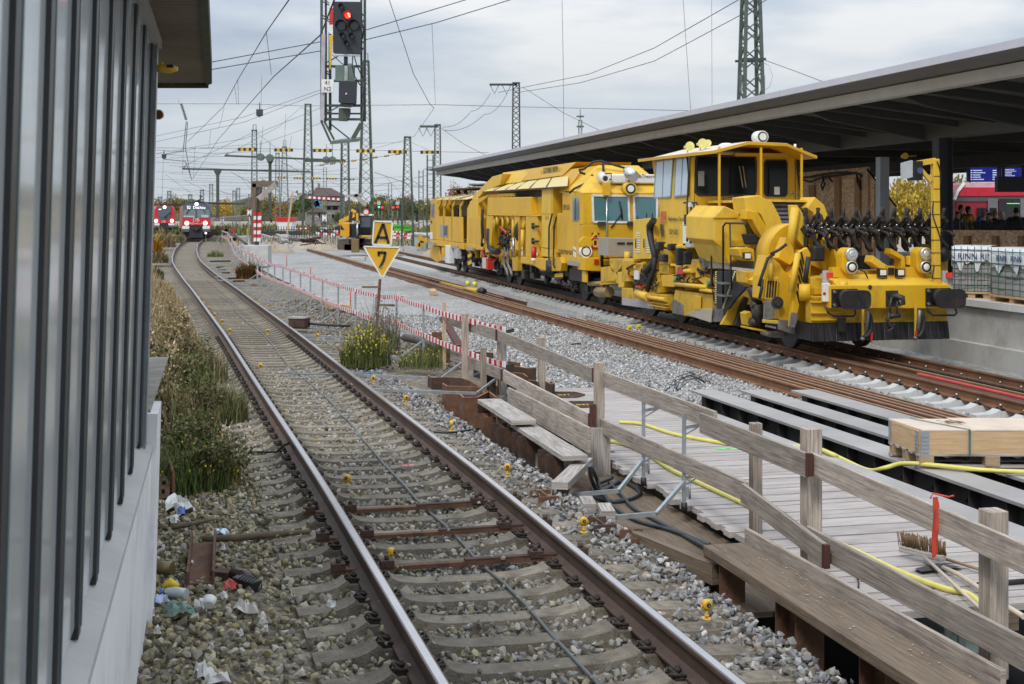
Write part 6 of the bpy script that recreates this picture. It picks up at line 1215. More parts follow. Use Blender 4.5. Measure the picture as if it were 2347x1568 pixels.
ribbon([(15.60,5.44),(15.70,5.40),(15.75,5.69),(15.60,5.69)],'edge_beam',cbeam)
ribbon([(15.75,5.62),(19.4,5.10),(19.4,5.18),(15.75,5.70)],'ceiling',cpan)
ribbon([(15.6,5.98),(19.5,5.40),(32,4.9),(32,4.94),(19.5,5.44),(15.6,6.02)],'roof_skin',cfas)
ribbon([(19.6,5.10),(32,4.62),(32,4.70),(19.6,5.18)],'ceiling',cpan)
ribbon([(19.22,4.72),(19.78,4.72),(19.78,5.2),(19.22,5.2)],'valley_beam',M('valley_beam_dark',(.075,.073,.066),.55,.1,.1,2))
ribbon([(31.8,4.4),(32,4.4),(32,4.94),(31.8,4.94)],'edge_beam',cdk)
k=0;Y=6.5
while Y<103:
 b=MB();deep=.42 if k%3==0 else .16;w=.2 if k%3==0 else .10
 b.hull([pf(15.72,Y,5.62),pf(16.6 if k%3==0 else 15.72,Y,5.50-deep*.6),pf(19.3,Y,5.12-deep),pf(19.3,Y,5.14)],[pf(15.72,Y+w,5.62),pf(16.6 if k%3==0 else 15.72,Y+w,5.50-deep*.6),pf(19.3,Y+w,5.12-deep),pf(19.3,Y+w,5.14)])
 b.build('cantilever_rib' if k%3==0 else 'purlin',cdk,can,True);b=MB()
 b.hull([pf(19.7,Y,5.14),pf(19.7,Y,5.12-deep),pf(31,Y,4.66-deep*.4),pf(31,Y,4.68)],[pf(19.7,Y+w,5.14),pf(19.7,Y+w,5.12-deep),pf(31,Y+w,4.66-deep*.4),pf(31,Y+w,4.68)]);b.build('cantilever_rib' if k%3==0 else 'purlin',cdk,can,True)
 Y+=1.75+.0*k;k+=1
b=MB()
for k in range(26):Yk=5+k*4;b.hull([pf(14.795,Yk,5.815),pf(14.868,Yk,5.815),pf(14.868,Yk,5.985),pf(14.795,Yk,5.985)],[pf(14.795,Yk+.03,5.815),pf(14.868,Yk+.03,5.815),pf(14.868,Yk+.03,5.985),pf(14.795,Yk+.03,5.985)])
b.build('fascia_joint',M('joint_pale',(.5,.5,.52),.5),can,True)
for Yc in(15.5,26.5,37.6,48.6,59.6,70.6,81.6,92.6):
 b=MB();p=pf(19.5,Yc,0);a=PA
 for s in(-1,1):q=p+PN*(.20*s);b.box((q.x,q.y,(ZP+4.75)/2),(.025,.36,4.75-ZP),0,a)
 b.box((p.x,p.y,(ZP+4.75)/2),(.38,.025,4.75-ZP),0,a);b.build('canopy_column',M('column_dark',(.055,.058,.065),.5,.1,.1,3),can,True,.0)
b=MB();p=pf(18.9,39.8,0);b.box((p.x,p.y,2.6),(.28,.28,3.4),0,PA);b.build('drain_casing',M('casing_grey',(.30,.32,.34),.5,.1,.06,2),can,True)
ribbon([(24.6,4.19),(25.0,4.19),(25.0,4.60),(24.6,4.60)],'far_beam',cdk,20,60)
def osb_mat():
 m,n,p=node_mat('osb');L=n.links.new;tcn=n.nodes.new('ShaderNodeTexCoord');v=n.nodes.new('ShaderNodeTexVoronoi');v.inputs['Scale'].default_value=9;mpn=n.nodes.new('ShaderNodeMapping');mpn.inputs['Scale'].default_value=(1,1,1.7);mpn.inputs['Rotation'].default_value=(.5,.6,.4)
 L(tcn.outputs['Object'],mpn.inputs[0]);L(mpn.outputs[0],v.inputs[0]);s=n.nodes.new('ShaderNodeSeparateColor');L(v.outputs['Color'],s.inputs[0]);r=n.nodes.new('ShaderNodeValToRGB');r.color_ramp.elements[0].color=(.46,.28,.14,1);r.color_ramp.elements[1].color=(.80,.58,.36,1);L(s.outputs[0],r.inputs[0]);L(r.outputs[0],p.inputs['Base Color']);p.inputs['Roughness'].default_value=.8;return m
osb=osb_mat();DH=21.0
def sheet(K,pts,d,th,name,mat,par):P=[pxd(K(*p)if K else p,d)for p in pts];b=MB();b.hull(P,[p+PN*th for p in P]);return b.build(name,mat,par,True)
hd=thing('stair_hoarding','tall chipboard hoarding with sloping end behind the cab of the front machine','hoarding',pxd((1940,560),DH))
sheet(K3,[(340,190),(830,150),(845,180),(1045,425),(1045,800),(300,800)],DH,.03,'chipboard',osb,hd)
for u,v in((440,280),(622,225),(765,220),(825,150),(905,265),(960,365)):sheet(K3,[(u-18,v),(u+18,v-3),(u+18,800),(u-18,800)],DH-.09,.085,'upright',wood_mat('stud_brown_wood',(.26,.14,.065),(.42,.25,.13),(.34,.22,.13))if u!=825 else wfr,hd)
P=[pxd(K3(*p),DH-.12)for p in((840,165),(1045,430))];b=MB();b.tube(P,.035);b.build('handrail',blk,hd,True)
for pts in([(360,225),(450,215),(520,200),(600,190),(690,185),(780,195),(800,215)],[(380,240),(430,255),(520,222),(640,205),(760,190)],[(520,215),(535,270),(520,310),(510,280),(530,230)],[(560,210),(575,240),(590,250)],[(765,200),(770,260),(795,310),(785,240)]):
 b=MB();b.tube([pxd(K3(*p),DH-.16)for p in pts],.035,0,6);b.build('hoarding_cable',rub,hd,True)
hd2=thing('low_hoarding','low chipboard hoarding wall in front of the waiting people','hoarding',pxd((2260,570),22))
sheet(K3,[(1360,598),(2100,602),(2100,900),(1360,900)],22,.03,'chipboard',osb,hd2)
for u in(1545,1745,1930):sheet(K3,[(u-18,640),(u+18,640),(u+18,900),(u-18,900)],21.9,.08,'upright',MATS['stud_brown_wood'],hd2)
b=MB()
for k in range(420):
 u=1350+random.random()*760;p=pxd(K3(u,604),22.03);b.tube([p,p+Vector((wob(.04),wob(.04),.20+random.random()*.14))],.010,0,3)
b.build('wire_fringe',M('fringe_dark',(.03,.032,.035),.7),hd2,True)
brick=M('paving_grey',(.34,.33,.315),.85,0,.12,3,dirt=(.25,.24,.23),damt=.5,dscale=4)
def stack(pA,pB,lab,word,w,seed):
 A=lv(pA[0],pA[1],ZP+.16);B=lv(pB[0],pB[1],ZP+.16);A2=pf(15.5,A.y,0);t=thing('paver_pallet',lab,'paving pallet',(A.x,A.y,ZP),0,'shrink-wrapped paving stones on pallets')
 ux=(B-A);ux.z=0;L=ux.length;ux.normalize();uy=Vector((-ux.y,ux.x,0));H=.92;Z=ZP+.16;D=.95
 def q(u,v,z):r=A+ux*u+uy*v;return Vector((r.x,r.y,z))
 b=MB();rr=random.Random(seed)
 for lay in range(7):
  nb=6
  for k in range(nb):
   u0,u1=L*k/nb,L*(k+.93)/nb;ins=rr.random()*.03;z0=Z+lay*.115;b.hull([q(u0,ins,z0),q(u1,ins,z0),q(u1,D,z0),q(u0,D,z0)],[q(u0,ins,z0+.100),q(u1,ins,z0+.108),q(u1,D,z0+.100),q(u0,D,z0+.100)])
 b.build('paving_stones',brick,t,True)
 b=MB();n=16;top=Z+7*.115+.10;rows=[]
 for k in range(n+1):
  u=L*k/n;dz=.26+.12*rr.random()+(.14 if(k%7 in(3,4))else 0);rows.append([q(u,D,top+.01),q(u,.3,top+.015+wob(.012)),q(u,-.015,top+wob(.01)),q(u,-.03+wob(.012),top-dz*.5),q(u,-.03+wob(.02),top-dz)])
 vs=[p for r in rows for p in r];fs=[(i*5+j,i*5+j+1,i*5+j+6,i*5+j+5)for i in range(n)for j in range(4)];b.add(vs,fs,0,None,True)
 b.hull([q(-.02,0,top),q(-.02,D,top),q(-.02,D,top-.4),q(-.02,0,top-.4)],[q(-.01,0,top),q(-.01,D,top),q(-.01,D,top-.4),q(-.01,0,top-.4)])
 b.build('wrap_film',M('film_white',(.70,.72,.75),.4,0,.06,6),t,True)
 lettering(word,.17,M('film_blue',(.02,.06,.17),.5),facing(q(L*.5,-.055,top-.20),ux,sx=.95),None,'film_lettering',.002).parent=t
 KIDS.setdefault(t.name,[]);o=[c for c in bpy.data.objects if c.name.startswith('film_lettering')][-1];o.matrix_parent_inverse=Matrix.Translation(t.location).inverted()
 b=MB()
 for k in range(6):u=L*(.06+.176*k);b.bar(q(u,-.045,Z),q(u,-.045,top),.012,.006,0,(0,1,0))
 for k in range(4):z=Z+.12+k*.24;b.bar(q(-.01,-.046,z),q(L,-.046,z+wob(.01)),.006,.02,0)
 b.build('green_strap',M('strap_dark_green',(.03,.12,.09),.5),t,True)
 b=MB()
 for k in(0,.5,1):u=.07+(L-.14)*k;b.hull([q(u-.07,0,ZP+.02),q(u+.07,0,ZP+.02),q(u+.07,0,ZP+.11),q(u-.07,0,ZP+.11)],[q(u-.07,D,ZP+.02),q(u+.07,D,ZP+.02),q(u+.07,D,ZP+.11),q(u-.07,D,ZP+.11)])
 b.hull([q(-.02,-.03,ZP+.11),q(L+.02,-.03,ZP+.11),q(L+.02,-.03,ZP+.15),q(-.02,-.03,ZP+.15)],[q(-.02,D,ZP+.11),q(L+.02,D,ZP+.11),q(L+.02,D,ZP+.15),q(-.02,D,ZP+.15)]);b.hull([q(-.02,-.02,ZP+.003),q(L+.02,-.02,ZP+.003),q(L+.02,-.02,ZP+.022),q(-.02,-.02,ZP+.022)],[q(-.02,.1,ZP+.003),q(L+.02,.1,ZP+.003),q(L+.02,.1,ZP+.022),q(-.02,.1,ZP+.022)]);b.build('pallet',wfr,t,True)
stack(KO(160,1335),KO(530,1345),'shrink-wrapped stack of grey paving stones beside the right buffer','NN RINN RINN',.9,1)
stack(KO(535,1365),KO(935,1410),'shrink-wrapped stack of grey paving stones at the right picture edge','RINN   RINN',.9,2)
def info(K,p0,p1,Y,lab,lines):
 A,B=at(*K(*p0),Y),at(*K(*p1),Y);t=thing('departure_board',lab,'information board',(A+B)/2,0,'departure boards');b=MB();b.lo((A.x,Y-.0,B.z),(B.x,Y+.3,A.z));b.build('board_case',M('board_navy',(.008,.010,.035),.35),t,True)
 if lines:
  w=B.x-A.x;h=A.z-B.z;b=MB();b.lo((A.x+.03*w,Y-.012,B.z+.05*h),(B.x-.03*w,Y-.002,A.z-.04*h));s=b.build('screen',M('screen_blue',(.01,.012,.10),.3,emit=(.012,.016,.16,1.0)),t,True)
  for k in range(5):
   z=A.z-h*(.24+.15*k);tx=M('screen_text',(.7,.75,.8),.4,emit=(.55,.62,.75,.9));ww=(.26,.36,.22,.22,.32)[k];b=MB();u=A.x+w*.13
   while u<A.x+w*(.13+ww):l=w*(.02+random.random()*.03);b.lo((u,Y-.02,z-h*.028),(u+l,Y-.013,z+h*.028));u+=l+w*.008
   b.lo((A.x+w*.05,Y-.02,z-h*.03),(A.x+w*.10,Y-.013,z+h*.03));b.lo((A.x+w*.78,Y-.02,z-h*.03),(A.x+w*.91,Y-.013,z+h*.03));b.build('text_line',tx,s,True)
 b=MB();b.lo((A.x+.2,Y+.1,A.z),(A.x+.28,Y+.18,4.75));b.lo((B.x-.28,Y+.1,A.z),(B.x-.2,Y+.18,4.75));b.build('hanger',cdk,t,True)
info(KO,(320,130),(612,275),49,'dark blue departure board with rows of small white text',True)
info(KO,(622,132),(930,232),47,'dark blue departure board cut off at the right picture edge',True)
info(KO,(600,225),(930,375),46.6,'blank dark blue panel hanging below the right departure board',False)
YT=62.0;t=thing('red_train','red train with white curved nose standing beyond the people on the right','train',at(2300,520,YT));t.location.z=-.2
def rt(u,v,dy=0):return at(*KO(u,v),YT+dy)
b=MB();A=[rt(185,455),rt(215,380),rt(262,300),rt(300,282),rt(1300,282),rt(1300,760),rt(185,760)];b.hull(A,[p+Vector((0,2.8,0))for p in A]);b.build('body',M('train_dark_red',(.28,.01,.025),.35,0,.05,2),t,True,.05)
b=MB();A=[rt(222,415,-.06),rt(240,340,-.06),rt(255,332,-.06),rt(1300,335,-.06),rt(1300,405,-.06)];b.hull(A,[p+Vector((0,.08,0))for p in A]);b.build('side_band',M('train_red',(.50,.012,.035),.3),t,True)
b=MB();A=[rt(258,330,-.05),rt(285,285,-.05),rt(1300,285,-.05),rt(1300,330,-.05)];b.hull(A,[p+Vector((0,.06,0))for p in A]);b.build('roof_edge',M('train_pink',(.62,.35,.38),.4),t,True)
b=MB();b.bar(rt(178,450,-.08),rt(208,370,-.08),.14,.10);b.bar(rt(208,370,-.08),rt(275,285,-.08),.14,.10);b.build('nose_stripe',M('stripe_white',(.75,.76,.74),.4),t,True)
b=MB();A=[rt(190,430,-.07),rt(1300,425,-.07),rt(1300,470,-.07),rt(190,465,-.07)];b.hull(A,[p+Vector((0,.05,0))for p in A]);b.build('dark_band',M('train_grey',(.07,.07,.075),.4),t,True)
for u0,u1 in((505,600),(820,870)):b=MB();A=[rt(u0,438,-.09),rt(u1,438,-.09),rt(u1,760,-.09),rt(u0,760,-.09)];b.hull(A,[p+Vector((0,.05,0))for p in A]);b.build('door',M('train_door',(.14,.14,.15),.4),t,True)
b=MB();A=[rt(610,440,-.1),rt(815,440,-.1),rt(815,760,-.1),rt(610,760,-.1)];b.hull(A,[p+Vector((0,.05,0))for p in A]);o=b.build('open_doorway',blk,t,True);b=MB();A=[rt(690,484,-.12),rt(812,484,-.12),rt(812,490,-.12),rt(690,490,-.12)];b.hull(A,[p+Vector((0,.03,0))for p in A]);b.build('door_light',M('door_green',(.1,.5,.15),.4,emit=(.1,.8,.2,1.0)),o,True)
for u0,u1 in((400,490),(520,590)):b=MB();A=[rt(u0,530,-.1),rt(u1,530,-.1),rt(u1,620,-.1),rt(u0,620,-.1)];b.hull(A,[p+Vector((0,.05,0))for p in A]);b.build('window',gldk,t,True)
b=MB();b.lo((13.5,46,-.3),(30,61,.93));tag(b.build('far_platform',conW),'far concrete platform on which the crowd stands waiting','platform')
skin=M('skin',(.60,.38,.28),.6,0,.05,6)
def person(px,head_y,Y,coat,hair,lab,hat=None,lean=0.0,scarf=None,hood=None,turn=0.0,arms=0.0):
 hd_=at(px,head_y,Y);z0=.93;H=hd_.z+.12-z0;s=H/1.75;t=thing('person',lab,'person',(hd_.x,Y,z0),turn,'people waiting on the far platform')
 me=bpy.data.meshes.new('body');V=[(0,0,.95),(0,.0,1.12),(0,0,1.30),(0,-.0+lean*.06,1.47),(0,lean*.08,1.55),(0,lean*.1-.01,1.66),(.10,0,.90),(.11,-.02,.50),(.11,.03,.09),(.11,-.13,.04),(-.10,0,.90),(-.11,.03,.50),(-.11,.06,.09),(-.11,-.10,.04),(.19,0,1.42),(.25,-.02-arms*.1,1.15),(.20,-.16-arms*.14,1.0+arms*.2),(-.19,0,1.42),(-.25,.02,1.15),(-.22,-.12,.95),(.19,-.24-arms*.16,.98+arms*.26),(-.21,-.18,.89)]
 E=[(0,1),(1,2),(2,3),(3,4),(4,5),(0,6),(6,7),(7,8),(8,9),(0,10),(10,11),(11,12),(12,13),(3,14),(14,15),(15,16),(3,17),(17,18),(18,19),(16,20),(19,21)]
 me.from_pydata([(x*s,y*s,z*s)for x,y,z in V],E,[]);me.materials.append(skin);body=bpy.data.objects.new('body',me);COL.objects.link(body);body.parent=t
 m=body.modifiers.new('skin','SKIN');rad=[.15,.15,.17,.13,.06,.085,.09,.07,.05,.04,.09,.07,.05,.04,.075,.055,.04,.075,.055,.04,.03,.03]
 for i,r in enumerate(rad):me.skin_vertices[0].data[i].radius=(r*s,r*s*(.75 if i<4 else 1));me.skin_vertices[0].data[i].use_root=(i==0)
 sub=body.modifiers.new('subd','SUBSURF');sub.levels=sub.render_levels=2
 def part(bld,nm,mt):return bld.build(nm,mt,t)
 b=MB();y=lean*.1*s;b.tube([(0,0,.78*s),(0,0,.95*s),(0,0,1.15*s),(0,.0,1.35*s),(0,0,1.46*s),(0,y*.7,1.52*s)],[.20*s,.205*s,.20*s,.225*s,.17*s,.085*s],0,14)
 for sg in(1,-1):
  a=arms if sg==1 else 0;b.tube([(sg*.15*s,0,1.44*s),(sg*.22*s,0,1.38*s),(sg*.26*s,(-.02-a*.1)*s,1.14*s),(sg*.21*s,(-.16-a*.14)*s,(.99+a*.2)*s)],[.09*s,.10*s,.08*s,.06*s],0,10)
 part(b,'coat',coat);b=MB()
 for sg in(1,-1):b.tube([(sg*.09*s,0,.9*s),(sg*.11*s,0,.5*s),(sg*.11*s,.04*s,.08*s)],[.11*s,.085*s,.07*s],0,10)
 part(b,'trousers',M('trousers_dark',(.025,.028,.04),.8))
 cz_=1.665*s;b=MB();b.ball((0,y,cz_),.088*s,0,14,10,(.86,1.0,1.28));b.ball((0,y-.088*s,cz_-.012*s),.015*s,0,6,4,(.8,1.2,1.4));
 for sg in(1,-1):b.ball((sg*.077*s,y+.005,cz_),.02*s,0,6,4,(.5,.9,1.5))
 hdO=part(b,'head',skin);b=MB()
 for sg in(1,-1):b.ball((sg*.032*s,y-.078*s,cz_+.015*s),.011*s,0,6,4)
 b.box((0,y-.083*s,cz_-.055*s),(.04*s,.012,.008));b.build('face_marks',M('eye_dark',(.05,.03,.03),.5),hdO)
 b=MB();b.ball((0,y+.022*s,cz_+.035*s),.096*s,0,12,8,(.95,1.0,1.12));part(b,'hood' if hood else('cap' if hat else 'hair'),hood or hat or hair)
 if hat:b=MB();b.ball((0,y+.03*s,cz_-.03*s),.085*s,0,10,6,(.95,.8,1.0));part(b,'hair',hair)
 if scarf:b=MB();b.tube([(.10*s*math.cos(q),y+.09*s*math.sin(q),1.50*s)for q in np.linspace(0,6.28,13)],.045*s,0,8);part(b,'scarf',scarf)
 return t
def cl(n,c):return M(n,c,.75,0,.1,5)
black_c=cl('coat_black',(.018,.018,.022));hairb=cl('hair_black',(.02,.014,.012));hairl=cl('hair_blond',(.32,.19,.08));hairg=cl('hair_grey',(.3,.28,.26))
person(KO(82,590)[0],KO(82,590)[1],47,black_c,hairb,'person in dark coat and grey knitted cap raising a hand near the camera post',hat=cl('cap_grey',(.5,.46,.44)),arms=1.0,turn=-.5)
person(KO(212,612)[0],KO(212,612)[1],47.5,cl('coat_grey',(.28,.27,.28)),hairb,'person with long dark hair and grey scarf facing the camera',scarf=cl('scarf_grey',(.09,.09,.10)))
person(KO(318,560)[0],KO(318,560)[1],48,cl('coat_mustard',(.66,.36,.04)),hairb,'person in mustard yellow padded jacket and black cap turned sideways',hat=black_c,scarf=cl('scarf_red',(.16,.02,.02)),turn=1.2)
person(KO(245,535)[0],KO(245,545)[1],50,black_c,hairb,'person mostly hidden behind the mustard jacket',turn=1.0)
person(KO(440,590)[0],KO(440,590)[1],49,cl('coat_blue',(.02,.26,.80)),hairg,'person in bright blue jacket with grey cap',hat=cl('cap_pale',(.35,.32,.34)),turn=.8,lean=-1)
person(KO(490,590)[0],KO(490,590)[1],50,black_c,hairb,'person with short dark hair between the blue jacket and a bowed head',turn=1.2)
person(KO(525,625)[0],KO(525,625)[1],48,black_c,hairb,'person in black bowing a dark-haired head',turn=-.6,lean=-1)
person(KO(575,600)[0],KO(575,600)[1],49.5,black_c,hairl,'person with light brown hair in a black coat',turn=2.4)
person(KO(645,610)[0],KO(645,610)[1],48.5,black_c,hairb,'person wearing a pale grey hood',hood=cl('hood_grey',(.58,.58,.66)),turn=1.4)
person(KO(780,575)[0],KO(780,575)[1],47.5,cl('coat_dark_blue',(.012,.018,.03)),hairb,'person in dark padded coat with big dark hair in front of the train door',turn=2.8)
p=at(*KI(1378,1078),38);b=MB();b.tube([p+Vector((0,-.2,0)),p,p+Vector((.1,.1,0)),p+Vector((.4,.1,.02))],[.09,.065,.03,.02],0,12);tag(b.build('warning_horn',ymk),'small yellow warning horn on the canopy column by the camera post','horn')
GG=.2138;GD=Vector((-GG,1,0)).normalized();GN=Vector((GD.y,-GD.x,0));LEAN=.03
def gf(d,Y,z):return Vector((d-GG*Y+LEAN*(z-1.3),Y,z))
bl=thing('glass_fronted_building','narrow building with ribbed glass front, concrete base and brown eave at the left picture edge','building',gf(-.6,6,0))
glw=glass_mat('channel_glass',(.20,.24,.25),.16,.0,.7)
gl2=M('channel_glass_pale',(.58,.62,.63),.10,0,.10,1.2,dirt=(.36,.39,.39),damt=.6,dscale=.8,stretch=(1,1,.6),spec=1.0)
frame_dk=M('channel_frame',(.045,.05,.055),.45,.3,.15,3);sill=M('sill_concrete',(.46,.45,.44),.85,0,.12,4,dirt=(.2,.19,.17),damt=.5)
Yk=[1.6,2.35,2.95,3.55,4.15,4.8,5.5,6.25,7.0,7.8,8.65]
for i in range(len(Yk)-1):
 a,c=Yk[i],Yk[i+1];b=MB();w=.09
 b.hull([gf(-.50,a+w,1.30),gf(-.50,c-.02,1.30),gf(-.50,c-.02,3.8),gf(-.50,a+w,3.8)],[gf(-.53,a+w,1.30),gf(-.53,c-.02,1.30),gf(-.53,c-.02,3.8),gf(-.53,a+w,3.8)]);b.build('glass_panel',gl2,bl,True)
 b=MB();b.hull([gf(-.485,c-.03,1.26),gf(-.485,c+.06,1.26),gf(-.485,c+.06,3.82),gf(-.485,c-.03,3.82)],[gf(-.56,c-.03,1.26),gf(-.56,c+.06,1.26),gf(-.56,c+.06,3.82),gf(-.56,c-.03,3.82)]);b.build('glazing_channel',frame_dk,bl,True)
 b=MB();b.hull([gf(-.483,c+.061,1.28),gf(-.483,c+.085,1.28),gf(-.483,c+.085,3.82),gf(-.483,c+.061,3.82)],[gf(-.52,c+.061,1.28),gf(-.52,c+.085,1.28),gf(-.52,c+.085,3.82),gf(-.52,c+.061,3.82)]);b.build('seal_strip',M('seal_teal',(.10,.17,.19),.4),bl,True)
def gbox(d0,d1,Y0,Y1,z0,z1,name,mat):b=MB();b.hull([gf(d0,Y0,z0),gf(d1,Y0,z0),gf(d1,Y0,z1),gf(d0,Y0,z1)],[gf(d0,Y1,z0),gf(d1,Y1,z0),gf(d1,Y1,z1),gf(d0,Y1,z1)]);return b.build(name,mat,bl,True)
gbox(-2.6,-.57,1.0,8.75,1.2,3.8,'interior_core',M('interior_grey',(.10,.11,.11),.8,0,.3,.8))
gbox(-2.6,-.44,1.0,8.9,3.8,4.05,'top_beam',M('top_beam_pale',(.42,.42,.43),.5,.1,.05,2));gbox(-2.6,-.46,8.72,8.9,1.2,3.8,'end_post',zinc)
b=MB();b.hull([gf(-.422,.8,1.215),gf(-.422,9.0,1.215),gf(-.56,9.0,1.285),gf(-.56,.8,1.285)],[gf(-.422,.8,1.18),gf(-.422,9.0,1.18),gf(-.56,9.0,1.18),gf(-.56,.8,1.18)]);b.build('sloping_sill',sill,bl,True)
gbox(-2.8,-.43,.8,9.0,-.3,1.178,'concrete_base',M('base_white',(.82,.82,.81),.8,0,.05,2,dirt=(.36,.36,.35),damt=.5,dscale=1.5))
gbox(-2.8,-.40,9.0,9.6,-.3,1.42,'parapet',MATS['base_white']);gbox(-2.8,-.60,9.6,12.4,-.3,1.42,'parapet_end',sill);gbox(-2.7,-.45,9.05,12.3,1.42,1.44,'parapet_top',M('parapet_mossy',(.24,.225,.19),.9,0,.25,6,dirt=(.13,.13,.07),damt=.6))
zE=at(474,188,11.9).z
def ev(d,Y,z):return Vector((d-GG*Y,Y,z))
dE=at(478,188,11.9).x+GG*11.9
b=MB();b.hull([ev(-3,1.5,zE),ev(dE,1.5,zE),ev(dE,1.5,zE+.03),ev(-3,1.5,zE+.03)],[ev(-3,11.9,zE),ev(dE,11.9,zE),ev(dE,11.9,zE+.03),ev(-3,11.9,zE+.03)])
n=60
soff=M('eave_soffit_brown',(.25,.21,.155),.7,0,.2,1.0,stretch=(1,1,1),dirt=(.05,.04,.03),damt=.5)
b.build('eave_soffit',soff,bl,True)
b=MB()
for k in range(150):Y=4.0+k*.0525;b.hull([ev(-3,Y,zE-.012),ev(dE-.02,Y,zE-.012),ev(dE-.02,Y,zE+.001),ev(-3,Y,zE+.001)],[ev(-3,Y+.026,zE-.012),ev(dE-.02,Y+.026,zE-.012),ev(dE-.02,Y+.026,zE+.001),ev(-3,Y+.026,zE+.001)])
b.build('soffit_ribs',soff,bl,True)
b=MB();b.hull([ev(dE-.02,1.5,zE-.03),ev(dE+.03,1.5,zE-.01),ev(dE+.03,1.5,zE+.2),ev(dE-.02,1.5,zE+.2)],[ev(dE-.02,11.95,zE-.03),ev(dE+.03,11.95,zE-.01),ev(dE+.03,11.95,zE+.2),ev(dE-.02,11.95,zE+.2)]);b.hull([ev(-3,11.9,zE-.05),ev(dE+.0,11.9,zE-.05),ev(dE+.0,11.9,zE+.2),ev(-3,11.9,zE+.2)],[ev(-3,11.95,zE-.05),ev(dE+.0,11.95,zE-.05),ev(dE+.0,11.95,zE+.2),ev(-3,11.95,zE+.2)]);b.build('mossy_gutter',M('gutter_moss',(.055,.06,.035),.9,0,.5,14),bl,True)
p=at(380,158,8.8);b=MB();b.tube([p+Vector((-.06,0,.0)),p+Vector((-.02,0,.005)),p+Vector((.03,0,0)),p+Vector((.075,0,0))],[.02,.03,.03,.015],0,10);b.tube([p+Vector((-.08,0,0)),p+Vector((-.03,0,0))],.012);b.ball(p+Vector((-.025,0,.03)),.016);h=tag(b.build('warning_horn',ymk),'yellow warning horn under the brown eave, side-on','horn');b=MB();b.box(p+Vector((.035,-.02,.015)),(.04,.03,.02));b.build('horn_cap',blk,h)
p=at(366,264,9.0);t=thing('warning_horn','round horn seen from the front at the corner of the glass building','horn',p);b=MB();b.tube([(-.01,.1,0),(0,.04,0),(.005,-.02,0),(.005,-.05,0)],[.012,.018,.028,.034],0,14);b.build('horn_body',ymk,t);b=MB();b.cyl((.005,-.053,0),(.005,-.048,0),.028,0,14);b.build('mouth',M('horn_inside',(.10,.03,.02),.5),t);b=MB();b.cyl((.005,-.058,0),(.005,-.052,0),.014,0,10);b.build('centre',dks,t);b=MB();b.cyl((-.09,.06,.005),(-.01,.06,0),.007);b.build('arm',zinc,t)
def lattice(b,p,H,wb,wt,rz=0.0,n=None,leg=.09,br=.045,flat=False,z0=None):
 """four (or two) legs with crossed bracing, tapering upwards"""
 z0=p.z if z0 is None else z0;c,s=math.cos(rz),math.sin(rz)
 def cn(sx,sy,z):
  w=wb+(wt-wb)*(z-z0)/H;x,y=sx*w/2,sy*(w/2 if not flat else min(w,.3)/2);return Vector((p.x+x*c-y*s,p.y+x*s+y*c,z))
 for sx in(-1,1):
  for sy in(-1,1):b.bar(cn(sx,sy,z0),cn(sx,sy,z0+H),leg,leg)
 n=n or max(4,int(H/((wb+wt)/2)/1.0));
 zz=[z0];
 while zz[-1]<z0+H-.05:w=wb+(wt-wb)*(zz[-1]-z0)/H;zz.append(min(z0+H,zz[-1]+max(w*.8,.25)))
 for i in range(len(zz)-1):
  a,c2=zz[i],zz[i+1];f=1 if i%2==0 else-1
  b.bar(cn(-f,-1,a),cn(f,-1,c2),br,br*.6);b.bar(cn(f,1,a),cn(-f,1,c2),br,br*.6)
  if not flat:b.bar(cn(-1,f,a),cn(-1,-f,c2),br,br*.6);b.bar(cn(1,-f,a),cn(1,f,c2),br,br*.6)
 return b
def mastobj(px,base_y,top_y,Y,wb,wt,lab,mat=mast,rz=.2,arm=None,leg=.09,br=.05,flat=False,foot=False,spike=0,ladder=False,group='catenary lattice masts'):
 p=at(px,base_y,Y);q=at(px,top_y,Y);t=thing('lattice_mast',lab,'mast',p,0,group);H=q.z-p.z;b=MB()
 if ladder:
  for s in(-1,1):b.bar((p.x+s*wb/2,Y,p.z),(p.x+s*wt/2,Y,q.z),leg,leg)
  z=p.z
  while z<q.z:b.bar((p.x-wb/2,Y,z),(p.x+wb/2,Y,z),.04,.04,0);z+=wb*1.1
 else:lattice(b,p,H,wb,wt,rz,None,leg,br,flat)
 b.build('lattice',mat,t,True)
 if not ladder:c=MB();c.box((p.x,Y,q.z+.05),(wt*1.25,wt*1.25,.12));c.build('head_plate',mat,t,True)
 if foot:c=MB();c.box((p.x,Y,p.z-.25),(wb*1.5,wb*1.5,.6),0,rz);c.build('concrete_foot',conN,t,True)
 if arm:
  for(x0,x1,yy)in arm:
   A,B=at(x0,yy,Y),at(x1,yy,Y);c=MB();c.bar(A,B,.16,.18);c.build('cross_arm',mat,t,True)
   for f in(.18,.62):m1=A+(B-A)*f;c=MB();c.tube([m1+Vector((-.35,0,-.1)),m1+Vector((0,0,-.8)),m1+Vector((.35,0,-.1))],.03,0,4);c.build('wire_holder',mat,t,True)
 if spike:c=MB();r=at(px,top_y-spike,Y);c.cyl((p.x-.15,Y,q.z),(p.x-.15,Y,r.z),.04);c.cyl((p.x+.2,Y,q.z),(p.x+.2,Y,r.z),.04);c.bar((p.x-.15,Y,r.z),(p.x+.2,Y,r.z),.05,.05);c.build('insulator_frame',mat,t,True)
 return t
mastobj(839,545,141,150,1.55,.55,'tallest green lattice mast, right of the hanging signal',rz=.25,leg=.15,br=.08,spike=18)
mastobj(706,526,240,200,1.6,.75,'green lattice mast in front of the old signal box',rz=.25,leg=.17,br=.09)
mastobj(934,566,316,105,.92,.42,'green lattice mast on a pale concrete footing right of the yellow sign',rz=.1,leg=.13,br=.06,foot=True)
